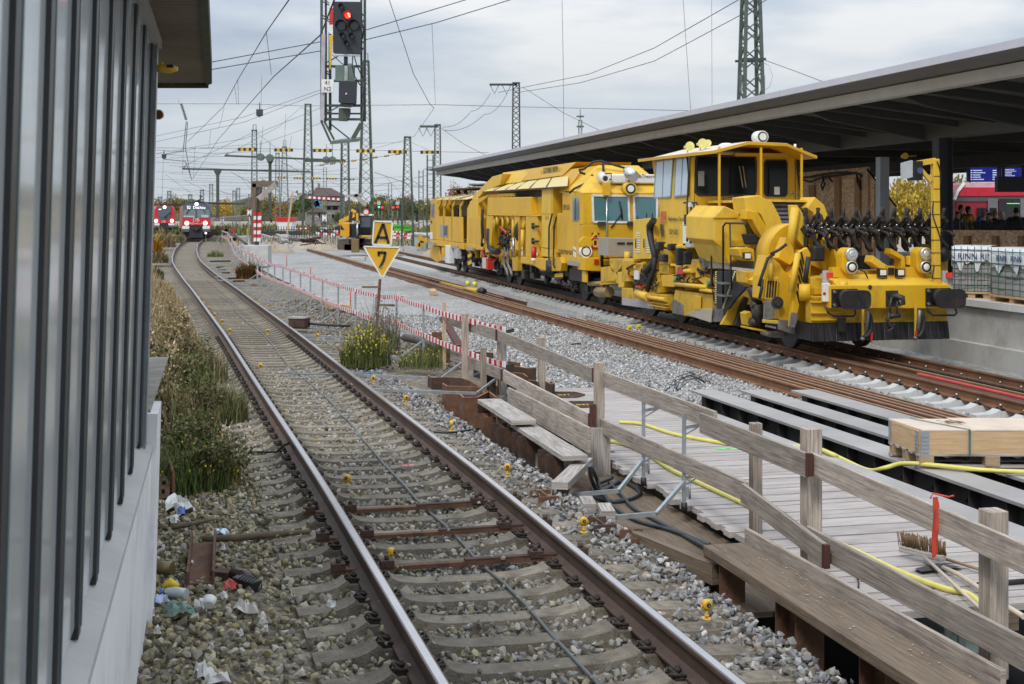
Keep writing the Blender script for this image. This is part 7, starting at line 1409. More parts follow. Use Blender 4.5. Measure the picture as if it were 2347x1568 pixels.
mastobj(1003,575,288,112,.62,.42,'green lattice mast with a side arm near the end of the canopy',rz=.1,leg=.09,br=.05,arm=[(962,1003,290)])
mastobj(986,570,355,100,.45,.42,'thin green ladder-like mast beside the rear of the second yellow machine',leg=.10,ladder=True)
mastobj(965,545,390,150,.5,.45,'thin ladder-like mast farther off left of the canopy tip',leg=.10,ladder=True)
mastobj(1183,520,192,120,.75,.55,'dark lattice mast with a long arm rising behind the canopy',mastd,rz=.0,leg=.13,br=.10,arm=[(1122,1185,194)])
mastobj(583,545,300,160,.75,.5,'slim lattice mast behind the wooden portal',rz=.2,leg=.10,br=.06,spike=14)
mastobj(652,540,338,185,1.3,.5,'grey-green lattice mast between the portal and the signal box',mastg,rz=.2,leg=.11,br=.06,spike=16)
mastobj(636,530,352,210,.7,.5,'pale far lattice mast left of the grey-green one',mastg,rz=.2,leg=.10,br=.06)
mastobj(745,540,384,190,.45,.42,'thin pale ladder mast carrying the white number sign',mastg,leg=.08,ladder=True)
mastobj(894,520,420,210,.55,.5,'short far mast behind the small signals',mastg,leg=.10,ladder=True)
for i,(px,ty,by,lab)in enumerate(((367,452,530,'far thin mast at the left over the red train'),(388,439,520,'far thin mast behind the left train roof'),(436,447,520,'far thin mast between the two trains'),(463,436,520,'far thin mast behind the centre train pantograph'),(484,423,520,'far thin mast just right of the centre train'),(537,438,520,'far mast above the white E sign'),(546,432,520,'far mast right beside the one above the E sign'),(573,446,520,'far mast left of the wooden portal'),(916,470,520,'far dark mast right of the small signals'),(925,455,520,'far dark mast left of the footing mast'),(603,415,530,'far slim mast showing above the wooden portal'))):
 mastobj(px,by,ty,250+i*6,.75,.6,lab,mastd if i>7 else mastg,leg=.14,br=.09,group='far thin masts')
p=at(1721,530,70);t=thing('lattice_mast','large green lattice mast above the canopy, cut off by the top edge','mast',p,0,'catenary lattice masts');b=MB();q0,q1=at(1721,228,70),at(1719,-80,70)
lattice(b,Vector((p.x,70,p.z)),q1.z-p.z,1.32,.62,.15,leg=.17,br=.09);b.build('lattice',mast,t,True);b=MB();c=at(1720,138,70)
for s in(-1,1):b.bar(c+Vector((-.7,s*.5,0)),c+Vector((.7,s*.5,.0)),.09,.12)
b.build('collar',mastd,t,True)
for s in(-1,1):
 b=MB();c=at(1721+s*24,210,70)
 for k in range(9):b.cyl(c+Vector((0,-.4,k*.09)),c+Vector((0,-.4,k*.09+.05)),.12,0,8)
 b.build('insulator',mastg,t,True)
p=at(1330,330,400);t=thing('radio_tower','small distant radio tower with round platforms above the canopy','tower',p);b=MB();q=at(1330,275,400);lattice(b,Vector((p.x,400,at(1330,470,400).z)),q.z-at(1330,470,400).z,1.2,.9,0,leg=.2,br=.14);b.build('lattice',mastg,t,True);b=MB()
for y in(267,290):c=at(1330,y,400);b.cyl((c.x,400,c.z-.2),(c.x,400,c.z+.2),1.1,0,12)
c=at(1330,250,400);b.cyl((c.x,400,q.z),(c.x,400,c.z),.12,0,5);b.build('platform_ring',mastg,t,True)
def polemast(px,by,ty,Y,w,arm,lab,head=True):
 p,q=at(px,by,Y),at(px,ty,Y);t=thing('arm_mast',lab,'mast',p,0,'masts with long cross arms');b=MB();lattice(b,p,q.z-p.z,w,w*.8,.1,leg=w*.22,br=w*.1)if w>.5 else b.bar(p,(p.x,Y,q.z),w,w);b.build('post',mast,t,True)
 A,B=at(arm[0],arm[1],Y),at(arm[2],arm[3],Y);b=MB();b.bar(A,B,.18,.22);b.bar(A,A+(B-A)*.03+Vector((0,0,.35)),.1,.1);b.build('cross_arm',mast,t,True)
 if head:b=MB();b.hull([(p.x-.5,Y-.1,q.z),(p.x+.5,Y-.1,q.z),(p.x+.2,Y-.1,q.z-.6),(p.x-.2,Y-.1,q.z-.6)],[(p.x-.5,Y+.1,q.z),(p.x+.5,Y+.1,q.z),(p.x+.2,Y+.1,q.z-.6),(p.x-.2,Y+.1,q.z-.6)]);b.build('mast_head',mast,t,True)
 return t
polemast(619,500,364,165,.32,(515,357,790,368),'dark post carrying the upper long arm with two round weights')
polemast(499,500,390,165,.32,(418,387,712,394),'dark post carrying the lower long arm behind the trains')
t=polemast(791,545,325,140,.85,(700,369,792,369),'green lattice mast standing below the hanging signal cage',False)
for x,y in((597,360),(619,362),(748,367),(762,367)):
 p=at(x,y,164);b=MB();b.cyl(p+Vector((0,-.4,0)),p+Vector((0,.4,0)),.45,0,10);b.cyl(p+Vector((0,0,0)),p+Vector((0,0,1.9)),.04);tag(b.build('arm_weight',mastg),'round grey fitting on the upper long catenary arm','fitting','round fittings on the upper arm')
wm=M('wire_dark',(.035,.04,.045),.6)
NW=[0]
def wire(pts,r,lab,mat=None,grp='overhead wires',sag=0.0):
 """pts: (x, y, distance)"""
 P=[at(*p)for p in pts];out=[]
 for a,c in zip(P,P[1:]):
  n=12 if sag else 2
  for k in range(n):t=k/n;v=a+(c-a)*t;v.z-=sag*4*t*(1-t);out.append(v)
 out.append(P[-1]);b=MB();b.tube(out,r,0,5);return tag(b.build('overhead_wire',mat or wm),lab,'wire',grp)
wire([(672,-14,30),(613,70,40),(548,178,60),(512,245,75),(430,325,110)],.016,'carrying wire curving down from the top edge left of the signal',sag=0)
wire([(770,-10,26),(735,80,32),(628,175,50),(570,240,68),(500,320,105),(443,408,150)],.018,'thick contact wire passing behind the signal and down over the track')
for a,c in(((610,72,41),(622,171,46)),((538,200,63),(543,240,66)),((514,247,73),(502,293,85)),((545,185,60),(547,240,64))):wire([a,c],.008,'short dropper hanging between the carrying wire and the contact wire',grp='droppers of the catenary')
wire([(482,143,60),(740,95,60)],.02,'upper feeder wire left of the signal');wire([(482,160,60),(740,116,60)],.02,'lower feeder wire left of the signal')
wire([(835,70,60),(1185,-36,60)],.02,'upper feeder wire right of the signal towards the top edge');wire([(835,92,60),(1000,52,60),(1240,-22,60)],.02,'lower feeder wire right of the signal towards the top edge')
wire([(889,-10,60),(948,170,68),(985,238,75),(995,248,76)],.016,'steep wire with knots right of the tall mast');wire([(995,248,76),(950,312,95),(936,318,104)],.012,'anchor wire running down to the footing mast')
wire([(990,54,60),(998,240,75)],.009,'thin hanging wire under the lower feeder');wire([(358,238,95),(560,238,95),(700,243,95),(1000,240,75),(1185,245,75),(1583,254,75)],.014,'long level cross wire from the left eave to the canopy')
wire([(1288,-10,70),(1291,150,72),(1292,320,75)],.012,'vertical hanging wire in the middle of the sky');wire([(1565,-10,60),(1583,252,66)],.010,'pale hanging wire ending in a small weight above the canopy');wire([(1631,-10,60),(1632,245,64)],.008,'very thin vertical wire left of the canopy mast')
wire([(1706,-8,68),(1500,110,80),(1350,170,100),(1142,212,118)],.022,'upper of two long wires from the canopy mast to the dark arm');wire([(1766,-6,68),(1706,30,70),(1500,140,85),(1330,190,104),(1180,213,118)],.022,'lower of two long wires from the canopy mast to the dark arm')
wire([(1124,213,119),(1080,255,116),(1016,291,112)],.02,'sagging wire left of the dark arm, outer one',sag=.4);wire([(1163,213,119),(1110,262,116),(1016,298,112)],.02,'sagging wire left of the dark arm, inner one',sag=.5)
wire([(1198,200,119),(1290,258,110),(1376,300,100)],.02,'wire slanting from the dark mast down to the canopy edge');wire([(1008,291,112),(1062,330,108),(1122,360,104)],.018,'wire slanting from the side-arm mast down to the canopy edge');wire([(1745,135,70),(1830,166,66),(1885,187,64)],.016,'wire slanting from the canopy mast down to the roof edge')
wire([(1742,140,70),(1762,150,69),(1771,175,69),(1764,200,69),(1748,208,70)],.012,'pale loop of cable beside the canopy mast',zinc)
wire([(358,339,120),(700,342,120),(1010,348,120),(1120,350,118)],.018,'cross wire carrying the large yellow and black boards');wire([(358,344,122),(480,352,122),(620,346,122)],.014,'slack cross wire under the boards at the left')
wire([(358,312,100),(560,268,90),(735,206,80)],.013,'rising pair of wires left of the signal, upper one');wire([(358,325,100),(560,280,90),(735,213,80)],.013,'rising pair of wires left of the signal, lower one')
wire([(358,352,120),(560,318,110),(738,246,100)],.014,'rising wire below the pair, left of the signal');wire([(358,362,130),(450,340,125),(600,330,120),(736,282,110)],.014,'lowest rising wire left of the signal')
wire([(412,385,165),(575,306,150)],.02,'stay wire from the lower arm up to the slim mast');wire([(585,302,160),(640,345,160),(700,380,160)],.018,'stay wire from the slim mast down to the right')
wire([(700,250,200),(690,246,190),(640,290,180),(515,358,165)],.02,'stay wire from the signal-box mast to the upper arm')
wire([(842,330,140),(940,325,130),(1000,352,115)],.013,'faint wire right of the tall mast, upper one');wire([(842,345,140),(940,318,106)],.013,'faint wire right of the tall mast, lower one');wire([(842,430,160),(990,400,130)],.016,'faint rising wire left of the canopy tip');wire([(842,440,160),(985,425,130)],.016,'second faint rising wire left of the canopy tip')
for i in range(16):
 y0=352+i*6.5;x0=358+(i%3)*30;x1=560+(i*37)%420;wire([(x0,y0+wob(5),190+i*5),((x0+x1)/2,y0+6+wob(6),190+i*5),(x1,y0+wob(14),190+i*5)],.02,'faint thin far catenary wire over the yard',grp='faint far catenary wires')
for i in range(14):
 x0=380+i*42;wire([(x0,400+(i*13)%50,220),(x0+60+(i%4)*22,445+(i*7)%30,240)],.022,'faint slanting far stay of the yard catenary',grp='faint far stays')
for i,(x,y0,y1)in enumerate(((600,172,258),(603,290,340),(375,348,465),(447,335,410),(410,225,238),(655,262,345),(668,312,350),(483,300,342),(420,335,400))):wire([(x,y0,95+i),(x-3+wob(3),y1,97+i)],.010,'thin vertical hanger in the catenary at the upper left',grp='thin vertical hangers')
def string(a,c,Y,lab,r=.10):
 A,B=at(*a,Y),at(*c,Y);b=MB();b.tube([A,B],.025,0,6);n=9
 for k in range(n):v=A+(B-A)*((k+.5)/n);d=(B-A).normalized()*.03;b.cyl(v-d,v+d,r,0,8)
 tag(b.build('insulator',mastd),lab,'insulator','insulator strings')
string((415,237),(427,275),95,'slanting insulator string at the left below the eave')
for x,y,s,Y,lab in((595,258,.22,95,'dark square weight hanging in the wires left of the signal'),(376,358,.16,110,'small dark weight hanging at the far left')):
 p=at(x,y,Y);b=MB();b.box(p,(s*2,.2,s*2));b.cyl(p+Vector((0,0,s)),p+Vector((0,0,s*3.2)),.03);b.cyl(p-Vector((0,0,s*1.6)),p,.03);b.box(p+Vector((0,0,-s*1.1)),(s*1.5,.1,.05));tag(b.build('wire_weight',mastd),lab,'weight')
for pts in([(427,278,100),(420,345,105),(385,352,108),(373,355,108)],[(430,280,100),(425,340,108),(437,405,130)],[(376,365,110),(425,370,115),(440,412,130)],[(530,395,150),(615,440,150)],[(625,360,150),(690,395,150),(725,470,150)],[(640,440,150),(595,405,150)],[(1000-60,410,120),(970,430,112)],[(858,395,130),(932,420,106)]):wire(pts,.03,'grey cantilever tube of the far catenary',mastg,'cantilever tubes')
sy_=M('board_yellow',(.58,.36,.02),.55);sk=M('board_black',(.02,.02,.02),.55)
def clear(cx,cy,Y,wpx,hpx,lab,grp,slant=0.0,n=7):
 p=at(cx,cy,Y);w,h=wpx*Y/FPX,hpx*Y/FPX;t=MB()
 for k in range(n):x0=-w/2+w*k/n;t.hull([(x0,-.02,-h/2+slant*x0),(x0+w/n,-.02,-h/2+slant*(x0+w/n)),(x0+w/n,-.02,h/2+slant*(x0+w/n)),(x0,-.02,h/2+slant*x0)],[(x0,.02,-h/2+slant*x0),(x0+w/n,.02,-h/2+slant*(x0+w/n)),(x0+w/n,.02,h/2+slant*(x0+w/n)),(x0,.02,h/2+slant*x0)],k%2)
 t.cyl((-w*.3,0,h/2),(-w*.3,0,h/2+.12),.03,1,5);t.cyl((w*.3,0,h/2),(w*.3,0,h/2+.12),.03,1,5)
 o=t.build('clearance_board',[sk,sy_]);o.location=p;return tag(o,lab,'striped board',grp)
for(x,y),nm in zip(((567,342.5),(650,344),(739,345),(838,346),(911,348),(985,349)),('on the slim mast left','on the grey-green mast','between the two green masts','crossing the tallest mast','touching the footing mast','on the side-arm mast by the canopy')):clear(x,y,119.5,43,7.5,'large yellow and black striped board hanging '+nm,'large striped boards')
for i,(x,y)in enumerate(((738,378.7),(762,375.8),(784.5,372.9),(811,369),(837,365.7),(860,361.4),(886,357.9),(912,353.6))):clear(x,y,135,10.5,3.6,NTH[i]+' small striped board from the left in the slanting row below the large ones','small striped boards in the slanting row',.12,5)
for i,(x,y)in enumerate(((648,407.9),(684.5,408.4),(723,409),(760,409.9),(800,411.3))):clear(x,y,190,23,4,NTH[i]+' striped board from the left in the lower level row near the signal box','striped boards in the lower row')
for i,(x,y)in enumerate(((628,452),(700,453),(743,466),(815,465),(855,466),(886,463))):clear(x,y,240,16,4,NTH[i]+' tiny striped board from the left, low over the far yard','tiny far striped boards')
wire([(720,381,136),(930,351,134)],.02,'slanting wire carrying the small striped boards');wire([(600,406,191),(850,411,191)],.025,'level wire carrying the lower row of striped boards')
YS=48.0
sg=thing('hanging_signal','railway signal showing red in a green steel cage hanging from above','signal',at(790,0,YS));
def s3(p,dy=0.0):return at(p[0],p[1],YS+dy)
def sbar(p,q,w,mat_b,dy=0,dy2=None):mat_b.bar(s3(p,dy),s3(q,dy if dy2 is None else dy2),w,w)
def fplate(pts,dy,th,name,mat,par=None,bev=.01):P=[s3(p,dy)for p in pts];b=MB();b.hull(P,[p+Vector((0,th,0))for p in P]);return b.build(name,mat,par or sg,True,bev)
b=MB()
for x0,x1 in((64,64),(108,108),(505,505),(470,470)):
 w=.085 if x0 in(64,505)else .07;sbar(KF(x0+8,-60),KF(x1+8,1240),w,b,.0 if x0 in(64,505)else .35)
sbar(KF(158,330),KF(160,1330),.09,b,.6)
for v in(678,825,1078,1160,1218):sbar(KF(70,v),KF(505,v),.085 if v!=1160 else .06,b,.15)
for v in(150,690,1080,-20):sbar(KF(75,v),KF(160,v+60),.04,b,.1);sbar(KF(160,v+80),KF(75,v+30),.04,b,.3)
for v in(860,960,690,400,120):sbar(KF(470,v),KF(515,v+60),.04,b,.2);sbar(KF(515,v+70),KF(470,v+130),.04,b,.2)
for u in(120,180):pass
sbar(KF(120,640),KF(240,575),.04,b);sbar(KF(115,1160),KF(240,1090),.04,b);sbar(KF(170,1270),KF(355,1415),.05,b,.3)
for u0,v0,u1,v1 in((70,1240,160,1440),(98,1235,200,1425),(468,1255,380,1415),(490,1258,405,1415)):sbar(KF(u0,v0),KF(u1,v1),.07,b)
b.build('cage_frame',mast,sg,True)
b=MB();A=[KF(158,1440),KF(452,1418),KF(452,1445),KF(158,1475)];P=[s3(p)for p in A];b.hull(P,[p+Vector((.25 if i in(0,3)else-.02,.9,.12))for i,p in enumerate(P)]);b.build('cage_floor',mastg,sg,True)
b=MB();sbar(KF(92,350),KF(80,1230),.13,b,-.05);b.build('side_plate',M('plate_pale',(.40,.38,.42),.5),sg,True)
sh_=fplate([KF(190,15),KF(470,18),KF(480,30),KF(472,545),KF(460,555),KF(200,545),KF(188,530)],-.1,.12,'signal_shield',M('signal_black',(.022,.026,.034),.5,0,.1,4))
for(u,v,r)in((277,72,.085),(340,158,.125),(275,265,.175),(407,265,.175),(292,368,.085),(382,372,.085),(335,447,.08)):
 c=s3(KF(u,v),-.12);b=MB();hoodp=[(c.x+r*math.cos(a),c.y-.0,c.z+r*math.sin(a))for a in np.linspace(-.4,math.pi+.4,13)];n=len(hoodp)
 vs=hoodp+[(x,y-.30*(1 if True else 0),z)for x,y,z in hoodp];b.add(vs,[(i,i+1,n+i+1,n+i)for i in range(n-1)],0,None,True);b.add([(x*1.0+(x-c.x)*.06,y,z+(z-c.z)*.06)for x,y,z in vs],[(i,n+i,n+i+1,i+1)for i in range(n-1)],0,None,True);o=b.build('lamp_hood',MATS['signal_black'],sh_,True)
 b=MB();b.cyl((c.x,c.y-.005,c.z),(c.x,c.y-.03,c.z),r*.86,0,18);b.build('lamp_lens',glass_mat('lens_dark',(.015,.015,.016),.15)if(u,v)!=(340,158)else M('lens_red_lit',(.7,.02,.01),.3,emit=(1.0,.025,.01,3.2)),o,True)
 if(u,v)==(340,158):
  b=MB()
  for k in range(3):q=c+Vector((.02+.02*k,-.04,.05-.05*k));b.bar(q+Vector((-.03,0,0)),q+Vector((.035,0,.02)),.018,.01)
  b.build('lamp_filament_glow',M('lens_glow',(1,.5,.4),.3,emit=(1,.45,.3,5)),o,True)
for v0,v1,m_ in((-60,-20,wht),(-20,80,wht),(82,252,red),(254,345,wht)):fplate([KF(152,v0),KF(188,v0),KF(188,v1),KF(149,v1)],-.14,.03,'mast_plate',m_,bev=0)
fplate([KF(149,358),KF(190,358),KF(162,712),KF(153,712)],-.14,.03,'yellow_mast_plate',M('plate_yellow',(.62,.36,.01),.5),bev=0)
fplate([KF(212,668),KF(412,668),KF(410,830),KF(210,828)],.02,.06,'green_plate',M('plate_green',(.11,.16,.135),.6));fplate([KF(305,672),KF(340,672),KF(340,825),KF(303,825)],-.03,.04,'slotted_strip',zinc)
ix=fplate([KF(262,825),KF(425,828),KF(418,1045),KF(408,1058),KF(258,1052),KF(245,1040),KF(248,840)],-.25,.35,'indicator_box',MATS['signal_black']);c=s3(KF(324,957),-.26);b=MB();b.cyl(c,c+Vector((0,-.02,0)),.035,0,10);b.build('indicator_lens',silver,ix,True)
fplate([KF(255,1060),KF(405,1062),KF(365,1095),KF(290,1090)],-.1,.2,'box_foot',mastg);fplate([KF(247,1100),KF(362,1105),KF(360,1150),KF(330,1235),KF(243,1232)],.05,.25,'lower_casing',mast)
b=MB();sbar(KF(320,560),KF(320,668),.13,b,.1);b.build('neck',blk,sg,True)
b=MB();b.bar(s3(KF(195,568)),s3(KF(465,572)),.05,.04);b.build('white_rail',wht,sg,True);b=MB();sbar(KF(185,560),KF(285,655),.03,b);sbar(KF(285,655),KF(385,655),.03,b);b.build('bracket_rod',blk,sg,True)
for pts in([(405,575),(430,660),(460,730),(490,790)],[(390,570),(385,680),(410,780),(465,870)],[(515,0),(520,400),(512,700),(515,850),(500,950),(512,1100),(500,1240)],[(480,180),(498,300),(490,400)],[(325,1110),(330,1180),(355,1200),(365,1130)]):b=MB();b.tube([s3(KF(*p),-.12)for p in pts],.022,0,6);b.build('signal_cable',rub,sg,True)
ns=fplate([KF(70,812),KF(196,810),KF(195,945),KF(70,945)],-.2,.02,'number_plate',wht);
for body,v in(('41',847),('N2',910)):
 c=s3(KF(133,v),-.206);o=lettering(body,.21,blk,facing(c-Vector(sg.location),(1,0,0),sx=.95),sg,'lettering',.002)
bar_w,bar_r=M('tape_white',(.75,.74,.73),.5,0,.05,5),M('tape_red',(.50,.02,.04),.5,0,.08,5)
BP=[(-.10,20.4),(-.72,22.2),(-1.63,25.3),(-2.36,28.1),(-3.0,30.3),(-3.68,32.3),(-4.35,34.4),(-5.1,37.0),(-5.75,39.2),(-6.37,41.4),(-7.05,43.7),(-7.6,45.6),(-8.17,47.3),(-8.75,49.3),(-9.4,51.6),(-10.0,54),(-10.7,56.8),(-11.4,59.8),(-12.2,63),(-13.1,66.6),(-14.1,70.8),(-15.2,75.5),(-16.4,81),(-17.9,88),(-19.6,96),(-21.6,105),(-24,116),(-27,128)]
def bz(i):return .0 if i<4 else-.10
for i,(x,Y)in enumerate(BP):
 big=i<15;z0=bz(i);w=.04 if big else .06
 lab={0:'zinc barrier post behind the first railing post, with loose tape end',1:'zinc barrier post just left of the railing start',2:'zinc barrier post by the brown pipe among the sheet piles',3:'zinc barrier post right of the yellow sign post',4:'zinc barrier post immediately left of the yellow sign post',5:'zinc barrier post beside the squared timbers on the stones'}.get(i,NTH[min(i-6,21)]+' barrier post carrying the two tapes, counted onward beyond the squared timbers')
 t=thing('barrier_post',lab,'barrier post',(x,Y,z0),0,'posts of the red and white barrier');b=MB();b.bar((x,Y,z0-.05),(x,Y,z0+1.02),w,w);b.build('upright',zinc,t,True)
 if i<22:
  tr=np.interp(Y,TY,TX)+.95;sl=1 if i>0 else .6;b=MB();k_=Vector((x-.42,Y-.25,z0+.07));b.bar((x,Y,z0+.36),k_,.03,.03);b.bar(k_,(max(tr,x-2.3)if i<15 else x-1.5,Y-.35,z0+.14),.035,.04);b.build('foot_arm',zinc,t,True)
  b=MB()
  for z in(.98,.46):b.bar((x,Y-.03,z0+z-.03),(x+.13,Y-.03,z0+z),.03,.05)
  b.build('tape_bracket',dks,t,True)
def tape(z,lab,upto):
 t=MB();
 for i in range(upto):
  (x0,y0),(x1,y1)=BP[i],BP[i+1];A=Vector((x0,y0-.05,bz(i)+z));B=Vector((x1,y1-.05,bz(i+1)+z));L=(B-A).length;n=max(6,int(L/.12))if i<14 else max(4,int(L/.35));sg_=.022
  for k in range(n):
   f0,f1=k/n,(k+1)/n;P,Q=A+(B-A)*f0,A+(B-A)*f1;P.z-=sg_*4*f0*(1-f0);Q.z-=sg_*4*f1*(1-f1);t.bar(P,Q,0.015,.085 if i<14 else .12,k%2)
 o=t.build('striped_tape',[bar_w,bar_r]);return tag(o,lab,'barrier tape','red and white barrier tapes')
tape(.99,'upper red and white barrier tape running along the curving track',len(BP)-1);tape(.47,'lower red and white barrier tape running along the curving track',len(BP)-1)
for i,(u,v0,v1)in enumerate(((1115,922,1010),(1304,1015,1145),(1622,1198,1370))):
 q=lv(*KD(u,v1),-.2);zt_=HC+(HY-KD(u,v0)[1])*q.y/FPX;b=MB();b.cyl(q,(q.x,q.y,zt_),.018,0,5);tag(b.build('survey_rod',M('rod_red',(.55,.05,.03),.5)),'thin red survey rod standing on the pale gravel','rod','red survey rods')
YS2=29.0;sgn=thing('speed_sign','rusty post with square yellow sign reading A over a yellow triangle reading 7','sign',lv(860,770,.0))
sy2=M('sign_amber',(.66,.36,.012),.5,0,.08,2,dirt=(.40,.24,.03),damt=.5,dscale=5)
def q2(x,y,dy=0):return at(x,y,YS2+dy)
b=MB();b.bar(q2(871,640,.1),q2(862,775,.1),.055,.055);b.build('post',rust,sgn,True);b=MB();b.bar(q2(830,658,.08),q2(871,658,.08),.05,.04);b.bar(q2(869,699,.08),q2(905,700,.08),.05,.04);b.build('side_lug',M('lug_brown',(.16,.10,.05),.7),sgn,True)
def panel(pts,name):P=[q2(*p)for p in pts];b=MB();b.hull(P,[p+Vector((0,.02,0))for p in P]);o=b.build(name,sy2,sgn,True);n=len(P);b=MB();[b.bar(P[i]+Vector((0,-.008,0)),P[(i+1)%n]+Vector((0,-.008,0)),.03,.02,0,(0,1,0))for i in range(n)];b.build('border',wht,o,True);return o
pA=panel([KG(1515,585),KG(1750,597),KG(1733,898),KG(1497,885)],'square_sign');pB=panel([KG(1383,910),KG(1855,922),KG(1620,1318)],'triangle_sign')
def blockletter(strokes,w,par):b=MB();[b.bar(q2(*KG(*p),-.012),q2(*KG(*q),-.012),w,.008,0,(0,1,0))for p,q in strokes];b.build('lettering',blk,par,True)
blockletter([((1630,620),(1530,868)),((1634,620),(1700,872)),((1560,795),(1680,800))],.055,pA)
blockletter([((1575,1035),(1575,982)),((1560,988),(1670,990)),((1660,985),(1638,1090)),((1638,1085),(1590,1185))],.05,pB)
b=MB()
for u,v in((1592,828),(1640,828),(1618,965),(1607,1175)):c=q2(*KG(u,v),-.02);b.cyl(c,c+Vector((0,.02,0)),.018,0,8)
b.build('rivet',zinc,sgn,True)
for i,(u,v)in enumerate(((1475,1325),(1530,1330),(1575,1335))):p=lv(*KD(u,v),.03);b=MB();b.bar(p+Vector((-.22,.5,0)),p+Vector((.18,-.35,.02)),.14,.11);tag(b.build('squared_timber',wfr),['left of three squared timbers lying by the barrier','middle of three squared timbers lying by the barrier','right of three squared timbers lying by the barrier'][i],'timber','squared timbers by the barrier')
p=lv(*KD(1215,1500),.03);b=MB();b.box(p+Vector((0,0,.12)),(.42,.3,.22),0,-.3);o=tag(b.build('point_box',rust2,bevel=.02),'dark box with pale lid beside the right rail by the yellow flowers','box');b=MB();b.box(p+Vector((0,0,.24)),(.46,.34,.03),0,-.3);b.build('lid',wg,o);b=MB();b.tube([p+Vector((.2,0,.1)),p+Vector((.7,.1,.05)),p+Vector((1.2,.1,.03))],.03);tag(b.build('black_tube',rub),'black tube lying on the stones out of the dark box','tube')
b=MB();b.tube([lv(*KB(20,270),.12),lv(*KB(110,285),.15),lv(*KB(190,320),.12),lv(*KB(250,365),.06),lv(*KB(285,370),.0)],.085,0,10);tag(b.build('bent_pipe',M('pipe_brown',(.10,.085,.075),.6,.1,.2,6)),'bent brown pipe lying beside the sheet piles','pipe')
b=MB();b.bar(lv(*KB(290,130),.35),lv(*KB(410,330),.12),.16,.05,0);tag(b.build('leaning_plank',wrd),'reddish brown plank leaning over the rusty sheet piles','plank')
b=MB();q=lv(*KB(300,490),0);b.bar(q,(q.x,q.y,1.15),.06,.04);tag(b.build('thin_stake',wfr),'thin pale wooden stake standing before the railing start','stake');b=MB();q=lv(*KD(735,970),.05);b.bar(lv(*KD(505,972),.05),lv(*KD(668,970),.05),.12,.08);tag(b.build('black_beam',rub),'black beam lying across beside the curving track','beam')
for i,(u,v,L)in enumerate(((650,1108,80),(690,1130,90),(570,1045,60),(600,1065,60),(560,1020,50))):b=MB();b.bar(lv(*KD(u,v),.02),lv(*KD(u+L,v-2),.02),.10,.07);tag(b.build('short_sleeper_end',rust2),'short dark steel bar sticking out beside the curving track','steel bar','dark bars beside the track')
def cblock(K,bl_,br_,tl,lab,Y=None):A,B=lv(*K(*bl_),-.22),lv(*K(*br_),-.22);h=HC+(HY-K(*tl)[1])*A.y/FPX+.22;b=MB();w=B.x-A.x;b.lo((A.x,A.y,-.3),(B.x,A.y+w*.8,-.22+h));return tag(b.build('concrete_block',conN,bevel=.03),lab,'concrete block'),A.y
_,Yb=cblock(KD,(770,1000),(968,1000),(770,845),'pale concrete block at the foot of the wooden portal');cblock(KG,(318,925),(475,915),(318,755),'pale concrete block on the soil heap left of the digger');cblock(KQ,(1260,640),(1400,640),(1260,592),'low pale concrete slab left of the portal block')
cblock(KG,(1200,1078),(1420,1070),(1200,1045),'low concrete slab on the gravel behind the yellow triangle')
pt=thing('wooden_portal','weathered wooden portal frame with red and white striped post plates','portal',at(600,566,Yb+.5));
def p4(p,dy=.5):return at(p[0],p[1],Yb+dy)
b=MB();b.bar(p4(KN(1712,1105)),p4(KN(1735,130)),.22,.2);b.build('post',wbr,pt,True);b=MB();b.bar(p4(KN(1770,1115),.9),p4(KN(1830,140),.9),.22,.2);b.build('post',wbr,pt,True);b=MB();b.bar(p4(KN(1705,138)),p4(KN(2115,140)),.2,.34);b.build('lintel',wbr,pt,True)
b=MB();b.bar(p4(KN(1800,375),.3),p4(KN(2080,135),.3),.14,.30);b.build('brace',wg,pt,True);b=MB();b.bar(p4(KN(1705,340),.7),p4(KN(1845,180),.7),.14,.26);b.build('brace',wg,pt,True)
for(x0,x1,sl_)in((1722,1760,0),(1772,1830,18)):
 b=MB()
 for k in range(8):
  v0=595+k*58;A=[KN(x0+sl_*(1-k/8),v0),KN(x1+sl_*(1-k/8),v0-4),KN(x1+sl_*(1-(k+1)/8),v0+54),KN(x0+sl_*(1-(k+1)/8),v0+58)];P=[p4(a,.28)for a in A];b.hull(P,[p+Vector((0,.03,0))for p in P],k%2)
 b.build('striped_plate',[M('plate_red',(.55,.015,.02),.5),wht],pt,True)
t=thing('height_gauge','leaning thin timber frame standing on the middle concrete block','frame',at(656,545,103));b=MB();b.bar(at(*KG(400,745),103),at(*KG(470,215),103),.13,.1);b.build('post',wfr,t,True);b=MB();b.bar(at(*KG(450,355),103),at(*KG(595,230),103),.13,.1);b.build('brace',wg,t,True)
b=MB();P,Q=at(*KG(675,282),118),at(*KG(1070,306),118);n=13
for k in range(n):b.bar(P+(Q-P)*(k/n),P+(Q-P)*((k+1)/n),.05,.20,k%2)
tag(b.build('striped_boom',[bar_w,bar_r]),'red and white striped boom held up in front of the signal box','boom');b=MB();b.bar(at(*KG(1270,250),118),at(*KG(1410,380),118),.2,.35);b.bar(at(*KG(1180,265),118),at(*KG(1370,245),118),.2,.25);tag(b.build('timber_brace',wg),'grey timber brace crossing the tallest mast above the digger','timber')
